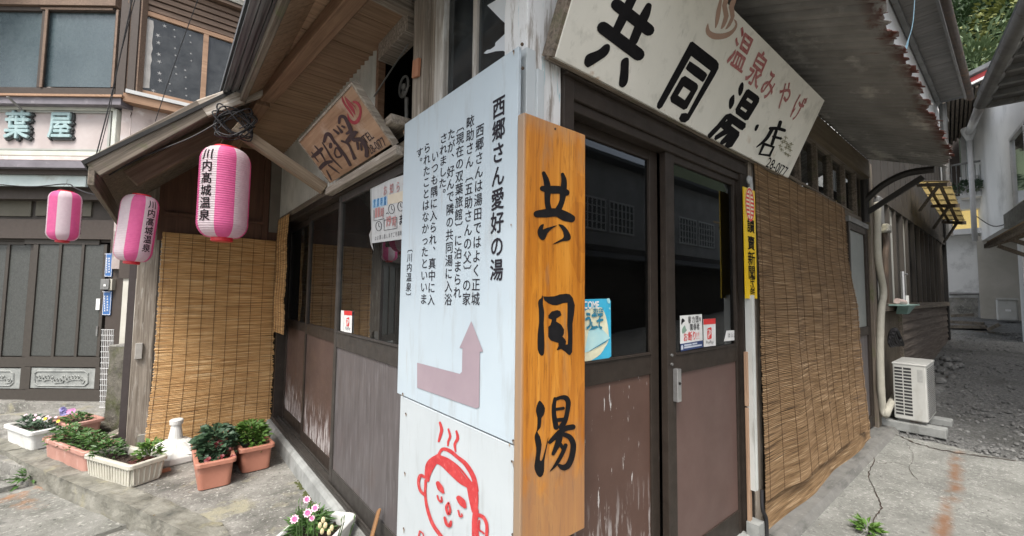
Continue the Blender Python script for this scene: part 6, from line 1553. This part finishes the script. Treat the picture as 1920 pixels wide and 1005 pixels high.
mb.box((5.25, -.02, 2.42), (12.2, .055, 2.55)); wo = ah('side_window', mb, surf('dark_window_wood', (.030, .025, .02), (.075, .064, .052), (5, 5, 1), .8, .3))
mb = MB()
for a, b in gx[:5:2]: mb.box((a, .02, 1.19), (b, .03, 2.42))
mb.build('pale_shutter', surf('pale_corrugated_sheet', (.34, .34, .31), (.48, .48, .44), (6, 6, 1), .6, .2), wo)
mb = MB()
for a, b in gx[1:5:2] + gx[5:]: mb.box((a, .024, 1.19), (b, .03, 2.42))
mb.build('pane', M['glass'], wo)
mb = MB(); mb.box((12.2, -.02, .0), (12.35, .3, 3.6)); ah('corner_post', mb, M['black'])
mb = MB(); mb.box((5.4, -.05, 2.10), (5.62, .02, 2.44)); ah('meter_box', mb, surf('grey_meter_box', (.12, .12, .12), (.18, .18, .175), 6, .5), bevel=.02); mb = MB(); mb.box((5.5, -.1, 2.02), (5.7, .02, 2.12)); ah('meter_box', mb, M['concrete'], bevel=.02)
mb = MB(); mb.tube(smooth_path([(5.62, -.03, 2.05), (5.64, -.05, 1.9), (5.60, -.04, 1.7), (5.62, -.03, 1.2)]), .03, 8); ah('pipe', mb, M['rustysteel'])
# yellow sheet canopy over the alley
I0, I1, O1, O0 = PY(-.10).at(1722, 341), PY(-.10).at(1768, 412), PY(-.55).at(1808, 414), PY(-.55).at(1780, 341)
mb = MB(); n = 7; vs = []
for j in range(n + 1):
    a = I0.lerp(I1, j / n); b = O0.lerp(O1, j / n); vs += [a, b]
YC = thing('yellow_canopy', 'yellow translucent sheet canopy on dark brackets in the alley', 'canopy', I0)
mb.add(vs, [(2 * j, 2 * j + 2, 2 * j + 3, 2 * j + 1) for j in range(n)]); o = mb.build('sheet', M['poly'], YC); md = o.modifiers.new('t', 'SOLIDIFY'); md.thickness = .006
mb = MB()
for j in range(n + 1): mb.bar(vs[2 * j] + Vector((0, 0, .012)), vs[2 * j + 1] + Vector((0, 0, .012)), .02, .012)
for f in (.35, .75): mb.bar(I0.lerp(O0, f) - Vector((0, 0, .03)), I1.lerp(O1, f) - Vector((0, 0, .03)), .03, .05)
for f in (0, .5, 1): a = I0.lerp(I1, f); b = O0.lerp(O1, f); mb.bar(a - Vector((0, 0, .05)), b - Vector((0, 0, .03)), .04, .05); mb.bar(a - Vector((0, 0, .45)), a.lerp(b, .7) - Vector((0, 0, .05)), .03, .03)
mb.build('bracket', M['weathered_dark'], YC)
# outdoor tap with a basin shelf
WT_ = thing('wash_shelf', 'green tray with bottles and a standing tap pipe fixed to the alley wall', 'shelf', PY(-.05).at(1690, 570))
pl_ = PY(-.12); a = PY(-.02).at(1662, 572); b = PY(-.22).at(1722, 582)
mb = MB(); mb.obox((a.x, -.20, a.z - .01), (.95, 0, .0), (0, .20, 0), (0, 0, .018)); mb.build('tray', surf('green_tray', (.16, .26, .23), (.24, .36, .33), 9, .5), WT_, bevel=.005)
mb = MB(); mb.prism([(a.x + .2, -.19, a.z - .012), (a.x + .7, -.19, a.z - .012), (a.x + .5, -.15, a.z - .11), (a.x + .35, -.15, a.z - .11)], (0, .1, 0)); mb.build('sagging_liner', surf('green_liner', (.13, .22, .20), (.20, .32, .29), 9, .6), WT_)
mb = MB(); mb.tube([(a.x + .55, -.10, a.z), (a.x + .55, -.10, a.z + .42)], .02, 8); mb.tube([(a.x + .55, -.10, a.z + .40), (a.x + .72, -.12, a.z + .39)], .012, 6); mb.build('tap_pipe', M['steel'], WT_)
mb = MB(); mb.tube([(a.x + .25, -.08, a.z + .05), (a.x + .42, -.12, a.z + .03)], .035, 8); mb.build('bottle', surf('pale_bottle', (.5, .38, .34), (.6, .48, .44), 9, .4), WT_); mb = MB(); mb.tube([(a.x + .72, -.10, a.z), (a.x + .72, -.10, a.z + .12)], .028, 8); mb.build('cup', M['plastic_white'], WT_)
mb = MB(); c = PY(-.06).at(1668, 632)
for k in range(6): mb.tube(smooth_path([c + Vector((.0 + .25 * math.cos(j * 1.1 + k), -.03 - .01 * k, .10 * math.sin(j * 1.2 + k * .7))) for j in range(7)], 4), .013, 6)
o = mb.build('hose_coil', M['wire'], None, c); tag(o, 'dark coiled hose hanging on the planked wall above the outdoor unit', 'hose')
mb = MB(); p0 = PX(5.9).at(1697, 0); cb = [PY(-.45).at(*p) for p in ((1716, -20), (1712, 40), (1703, 75), (1692, 100))]; mb.tube(smooth_path(cb, 5), .0035, 6); mb.tube(smooth_path([cb[-2], PY(-.45).at(1699, 92), PY(-.45).at(1690, 103)], 4), .006, 6)
o = mb.build('rope', plain('blue_cord', (.10, .19, .25), .6), None, cb[0]); tag(o, 'pale blue cord tied under the alley eave', 'rope')

# ---- end of the alley
def px_at_x(x): return PX(x)
FX = 17.2; PF = PX(FX)
def fx(mb, x0, y0, x1, y1, X, th=.1):
    p = PX(X); a = p.at(x0, (y0 + y1) / 2); b = p.at(x1, (y0 + y1) / 2); zt = p.at((x0 + x1) / 2, y0).z; zb = p.at((x0 + x1) / 2, y1).z
    return mb.box((X, a.y, zb), (X + th, b.y, zt))
FB = thing('far_house', 'grey rendered house closing the alley with a lit yellow bay and balcony', 'building', PF.at(1810, 615))
mb = MB(); fx(mb, 1740, 440, 1838, 560, FX); fb_ = mb.build('lower_wall', surf('stained_grey_wall', (.68, .68, .665), (.80, .80, .78), 1.1, .92, .2, layers=[((.28, .28, .27), 1.3, .5, .72)]), FB)
mb = MB(); fx(mb, 1740, 558, 1838, 640, FX - .05, .2); mb.build('base_course', M['concrete'], FB)
mb = MB(); fx(mb, 1836, 440, 1925, 650, FX - .3, .2); mb.build('lower_wall', surf('dim_render', (.36, .34, .29), (.48, .45, .40), 1.5, .9, .2), FB)
mb = MB(); fx(mb, 1740, 392, 1845, 437, FX + .02, .1); mb.build('yellow_bay', M['brasslamp'], FB)
mb = MB(); fx(mb, 1740, 430, 1845, 440, FX - .35, .4); fx(mb, 1740, 368, 1850, 394, FX - .3, .4); fx(mb, 1800, 360, 1850, 369, FX - .8, .9); mb.build('balcony_slab', M['plaster_white'], FB)
mb = MB()
for k in range(7): fx(mb, 1784 + k * 9, 308, 1785.2 + k * 9, 366, FX - .8, .04)
fx(mb, 1782, 304, 1842, 307, FX - .82, .06); mb.build('balcony_rail', M['greysteel'], FB)
mb = MB(); fx(mb, 1740, 250, 1800, 372, FX + .6, .1); mb.build('upper_wall', M['olive'], FB)
mb = MB(); fx(mb, 1802, 228, 1848, 372, FX + .3, .1); mb.build('upper_wall', M['plaster_white'], FB)
mb = MB()
for k in range(6): fx(mb, 1812 + k * 5, 240 + k * 3, 1815 + k * 5, 345, FX + .1, .05)
mb.build('laundry', surf('pale_blue_cloth', (.42, .48, .50), (.60, .65, .66), 3, .8), FB)
mb = MB(); fx(mb, 1800, 330, 1835, 362, FX - .5, .3); mb.build('balcony_box', M['plastic_white'], FB)
r = random.Random(9); mb = MB(); q = PX(FX - .7).at(1812, 360)
clump(mb, (q.x, q.y, q.z - .1), .5, .7, .35, 200, .22, .1, r); mb.build('balcony_plant', M['leaf_dark'], FB)
# its big dark roof, seen from below
ra, rb_, rc, rd_ = PX(FX - 3.0).at(1690, 228), PX(FX - 3.0).at(1850, 150), PX(FX + .4).at(1838, 228), PX(FX + .4).at(1700, 330)
mb = MB(); mb.prism([ra, rb_, rc, rd_], (0, 0, .10)); mb.build('roof', surf('dark_roof_underside', (.05, .048, .042), (.085, .08, .07), 4, .8), FB)
mb = MB()
for k in range(20): f = k / 19; a = ra.lerp(rb_, f); b = rd_.lerp(rc, f); mb.bar(a - Vector((0, 0, .04)), b - Vector((0, 0, .04)), .05, .05)
mb.build('roof_rib', M['weathered_dark'], FB)
mb = MB(); a, b = PX(FX - 3.05).at(1798, 164), PX(FX - 3.05).at(1880, 124); mb.bar(a, b, .06, .16); mb.build('red_fascia', plain('red_roof_edge', (.45, .05, .05), .5), FB)
mb = MB(); mb.bar(a + Vector((-.03, 0, -.07)), b + Vector((-.03, 0, -.07)), .06, .05); mb.build('white_fascia', M['plaster_white'], FB)
mb = MB(); mb.bar(a + Vector((.1, 0, .16)), b + Vector((.1, 0, .16)), .5, .10); mb.build('roof_edge', M['roof_tile'], FB)
# gas/air unit and pipes at the end
U2 = thing('outdoor_unit', 'small far outdoor unit at the end of the alley beside scrap timber', 'air conditioner', PX(FX - 1.2).at(1890, 602))
mb = MB(); fx(mb, 1868, 561, 1909, 601, FX - 1.2, .35); mb.build('casing', M['ac'], U2, bevel=.03); mb = MB(); fx(mb, 1868, 558.5, 1909.5, 562, FX - 1.25, .42); mb.build('lid', M['ac'], U2); mb = MB(); fx(mb, 1885, 580, 1896, 584, FX - 1.22, .02); mb.build('badge', M['white'], U2)
mb = MB(); pq = PX(FX - .1); mb.tube([pq.at(1780, 551), pq.at(1838, 551), pq.at(1839, 598)], .05, 8); o = mb.build('pipe', M['greysteel'], None, pq.at(1780, 598)); tag(o, 'thin grey pipe running along the far grey wall', 'pipe')
r = random.Random(11)
for k, (x0, y0, x1, y1, lab) in enumerate(((1784, 592, 1826, 590, 'thin pale plank topping the scrap pile'), (1780, 603, 1846, 607, 'long brown plank in the scrap timber pile'), (1778, 612, 1850, 613, 'wide dark plank low in the scrap timber pile'), (1786, 622, 1866, 625, 'lowest dark plank of the scrap timber pile'), (1852, 618, 1874, 608, 'short yellow plank leaning at the end of the scrap pile'))):
    X = FX - 2.4 - k * .25; p = PX(X); mb = MB(); mb.bar(p.at(x0, y0), p.at(x1, y1), .35, .07); o = mb.build('plank', M['rubble'], None, p.at(x0, y0)); tag(o, lab, 'plank')
# right hand house of the alley
RH = thing('right_house', 'grey house on the right of the alley with heavy eave gutter and downpipe', 'building', (12.5, -1.1, .5))
A_ = Vector((18.8 * math.cos(R(2.57)) - .93, 18.8 * math.sin(R(2.57)) - 1.06, 0)); B_ = Vector((13 * math.cos(R(-.3)) - .93, 13 * math.sin(R(-.3)) - 1.06, 0))
dv = (B_ - A_).normalized(); nv = Vector((-dv.y, dv.x, 0)); 
if nv.y < 0: nv = -nv
Q = Pl(A_, nv); L2 = Vector((dv.x, dv.y, 0))
def rq(mb, x0, y0, x1, y1, th=.1, off=0):
    pl_ = Q.off(off); a = pl_.at(x0, (y0 + y1) / 2); b = pl_.at(x1, (y0 + y1) / 2); zt = pl_.at(x0, y0).z; zb = pl_.at(x0, y1).z
    return mb.obox(Vector((a.x, a.y, zb)), Vector((b.x - a.x, b.y - a.y, 0)), nv * -th, (0, 0, zt - zb))
mb = MB(); uz = Q.at(1840, 452).z; mb.obox(Vector((A_.x, A_.y, uz)), (B_ - A_) * 1.12, nv * -3, (0, 0, 6.4 - uz)); mb.build('upper_wall', M['plaster_grey'], RH)
mb = MB(); a_ = Q.at(1912, 540); mb.obox(Vector((a_.x, a_.y, .2)), L2 * .35, nv * -2.0, (0, 0, uz - .2)); mb.build('pale_pier', M['plaster_white'], RH)
wz0, wz1 = Q.at(1908, 395).z, Q.at(1908, 248).z; wa = Q.at(1903, 320); wb = Q.at(1919, 320)
mb = MB(); L_ = Vector((dv.x, dv.y, 0))
wl = 2.4
for (u0, u1, z0_, z1_) in ((0, .07, wz0, wz1), (wl - .07, wl, wz0, wz1), (.07, wl - .07, wz0, wz0 + .08), (.07, wl - .07, wz1 - .07, wz1), (wl / 2 - .03, wl / 2 + .03, wz0 + .08, wz1 - .07)):
    mb.obox(Vector((wa.x, wa.y, z0_)) + L_ * u0, L_ * (u1 - u0), nv * .06, (0, 0, z1_ - z0_))
wo = mb.build('window', M['whitemetal'], RH); mb = MB(); mb.obox(Vector((wa.x, wa.y, wz0 + .08)) + L_ * .07 + nv * .01, L_ * (wl - .14), nv * .015, (0, 0, wz1 - wz0 - .15)); mb.build('pane', M['glass_dusty'], wo)
mb = MB(); mb.obox(Vector((wa.x, wa.y, wz0 - .35)) - L_ * .1, L_ * 2.6, nv * .18, (0, 0, .30)); mb.build('window_box', M['concrete_pale'], RH)
# eave: gutter line from (1845,227) to (1907,0)
g0 = Q.off(.75).at(1843, 236); g1 = Q.off(.75).at(1905, 0); gz_ = (g0.z + g1.z) / 2
ge = g0 + L_ * 12; g0b = Vector((g0.x, g0.y, gz_)); g1b = g0b + L_ * 14
RL = (B_ - A_).length * 1.15; g1b = g0b + L_ * RL
mb = MB(); mb.tube([g0b, g1b], .10, 10); mb.build('gutter', M['greysteel'], RH, smooth=True)
mb = MB(); mb.obox(g0b + nv * -.02 + Vector((0, 0, -.02)), L_ * RL, nv * -1.0, (0, 0, .05)); 
mb.build('eave_soffit', surf('grey_right_soffit', (.10, .10, .10), (.16, .16, .155), (6, 6, 6), .8), RH)
mb = MB()
for k in range(int(RL / .5)): mb.obox(g0b + L_ * (k * .5) - nv * .05 + Vector((0, 0, -.10)), L_ * .09, nv * -.8, (0, 0, .09))
mb.build('rafter_tail', M['greysteel'], RH)
mb = MB(); mb.obox(g0b + Vector((0, 0, .08)) + nv * .05, L_ * RL, nv * -3.5 + Vector((0, 0, 1.4)), (0, 0, .12)); mb.build('roof', M['roof_tile'], RH)
d0 = Q.off(.25).at(1819, 236); d1 = Q.off(.25).at(1828, 452)
mb = MB(); mb.tube([(d1.x, d1.y, Q.off(.25).at(1822, 235).z), (d1.x, d1.y, d1.z)], .055, 10); mb.tube([g0b, (d1.x, d1.y, Q.off(.25).at(1822, 238).z)], .08, 8); mb.build('downpipe', surf('pale_grey_pipe', (.46, .46, .46), (.56, .56, .56), 4, .5), RH, smooth=True)
mb = MB(); mb.lathe([(.06, -.2), (.15, .05), (.16, .14), (.14, .16)], (d1.x, d1.y, Q.off(.25).at(1822, 240).z), 12); mb.build('rain_hopper', M['whitemetal'], RH)
# tan canopy lower right
c0, c1 = Q.off(.05).at(1846, 440), Q.off(.05).at(1930, 395); e0, e1 = Q.off(.9).at(1850, 457), Q.off(.9).at(1930, 405)
mb = MB(); zc = Q.off(.9).at(1850, 457).z; s0 = Q.off(.9).at(1850, 457)
CL = min(3.0, (Q.off(.9).at(1932, 420) - s0).xy.length + .6)
RC = thing('tan_canopy', 'tan corrugated canopy with dark struts at the right edge above the alley', 'canopy', s0)
mb.obox(s0, L_ * CL, nv * -.9 + Vector((0, 0, .35)), (0, 0, .03)); mb.build('sheet', surf('tan_sheet', (.30, .22, .13), (.42, .32, .20), 3, .7, .2), RC)
mb = MB()
for k in range(4): p = s0 + L_ * (k * (CL - .2) / 3 + .1); mb.bar(p - Vector((0, 0, .05)), p - nv * .85 + Vector((0, 0, .28)), .06, .06); mb.bar(p - nv * .1 - Vector((0, 0, .05)), p - nv * .85 - Vector((0, 0, .5)), .05, .05)
mb.bar(s0 - Vector((0, 0, .04)), s0 + L_ * CL - Vector((0, 0, .04)), .06, .06); mb.build('strut', M['weathered_dark'], RC)
cb_ = [Q.off(.1).at(*p) for p in ((1830, 405), (1862, 424), (1900, 415), (1925, 405))]; mb = MB(); mb.tube(smooth_path(cb_, 5), .012, 5); o = mb.build('cable', M['wire'], None, cb_[0]); tag(o, 'thin cable hanging across the right grey house wall', 'cable')
# wooded slope
mb = MB(); r = random.Random(21)
for k in range(80):
    px, py = r.uniform(1755, 1925), r.uniform(-60, 170); X = r.uniform(48, 62) + (170 - py) * .06
    c = PX(X).at(px, py); rr = r.uniform(1.8, 3.4)
    for i in range(230):
        d = Vector((r.gauss(0, 1), r.gauss(0, 1), r.gauss(0, 1))).normalized() * rr * r.uniform(.75, 1.05); d.z *= .8
        if d.x > rr * .4: continue
        leaf(mb, c + d, d + Vector((0, 0, r.uniform(-1, .6))), r.uniform(.35, .7), r.uniform(.2, .4), .3, r.uniform(-1, 1))
o = mb.build('wood', surf('broadleaf_foliage', (.022, .048, .014), (.055, .10, .03), .35, .6, .1), None, (0, 0, 0)); o['kind'] = 'stuff'; o['label'] = 'dense green wood on the slope beyond the alley'
mb = MB(); c = PX(44).at(1915, 40)
for i in range(700):
    d = Vector((r.gauss(0, 1), r.gauss(0, 1), r.gauss(0, 1))).normalized() * 2.6 * r.uniform(.6, 1.05); leaf(mb, c + d, d + Vector((0, 0, -.3)), r.uniform(.3, .6), .25, .3, r.uniform(-1, 1))
TT = thing('tree', 'yellow green tree at the top right beyond the roofs', 'tree', c - Vector((0, 0, 8))); mb.build('crown', surf('yellow_green_leaf', (.10, .12, .02), (.19, .20, .05), .5, .6), TT); mb = MB(); mb.tube([c - Vector((0, 0, 8)), c - Vector((.2, .1, 3)), c], [.3, .22, .08], 8); mb.build('trunk', M['stem'], TT)
mb = MB(); c = PX(40).at(1830, 120); 
for i in range(1500):
    d = Vector((r.gauss(0, .8), r.gauss(0, 1.6), r.gauss(0, .7))) * 1.5; leaf(mb, c + d, d + Vector((0, 0, .4)), r.uniform(.3, .6), .22, .3, r.uniform(-1, 1))
TT = thing('tree', 'paler bushy tree just above the red roof edge', 'tree', c - Vector((0, 0, 8))); mb.build('crown', surf('pale_green_leaf', (.06, .10, .04), (.12, .17, .075), .5, .6), TT); mb = MB(); mb.tube([c - Vector((0, 0, 8)), c - Vector((.2, .1, 3)), c], [.3, .22, .08], 8); mb.build('trunk', M['stem'], TT)

# ---- house across the lane behind the viewer (seen in the door glass)
OH = thing('opposite_house', 'grey plastered house across the lane mirrored in the right doors', 'building', (4, -6, -.2))
mb = MB(); mb.box((-.5, -8.4, -.3), (28, -8.2, 3.0)); mb.build('lower_wall', surf('dim_plank_wall', (.05, .047, .043), (.10, .095, .09), (1, 1, 14), .9, .3), OH); mb = MB(); mb.box((-.5, -8.4, 3.0), (28, -8.2, 6.0)); mb.build('upper_wall', surf('pale_wall', (.26, .26, .25), (.36, .36, .35), 1.5, .9, .2), OH)
mb = MB()
for k in range(78): mb.obox((-.7 + k * .37, -8.2, 2.72), (.34, 0, 0), (0, .9, -.30), (0, .01, .05))
mb.build('pent_roof', M['roof_tile'], OH)
mb = MB()
for (x, z) in ((3.6, 3.5), (9.6, 3.5), (11.3, 3.5), (16.0, 3.5), (17.7, 3.5), (22.0, 3.5)):
    mb.box((x, -8.2, z), (x + 1.5, -8.15, z + .06)); mb.box((x, -8.2, z + 1.1), (x + 1.5, -8.15, z + 1.16))
    for k in range(7): mb.box((x + k * .242, -8.2, z + .06), (x + k * .242 + .04, -8.15, z + 1.1))
    for k in range(1, 4): mb.box((x, -8.2, z + k * .28), (x + 1.5, -8.155, z + k * .28 + .03))
wo = mb.build('window', M['whitemetal'], OH)
mb = MB()
for x in (3.6, 9.6, 11.3, 16.0, 17.7, 22.0): mb.box((x, -8.196, 3.56), (x + 1.5, -8.18, 4.6))
mb.build('pane', plain('dim_pane', (.09, .10, .10), .3), wo)
mb = MB(); mb.box((.5, -8.198, -.1), (26, -8.16, 2.2)); mb.build('shop_front', M['olive'], OH)
mb = MB(); mb.box((-.8, -9, 6.0), (28.3, -7.7, 6.12)); mb.build('roof', M['roof_tile'], OH)
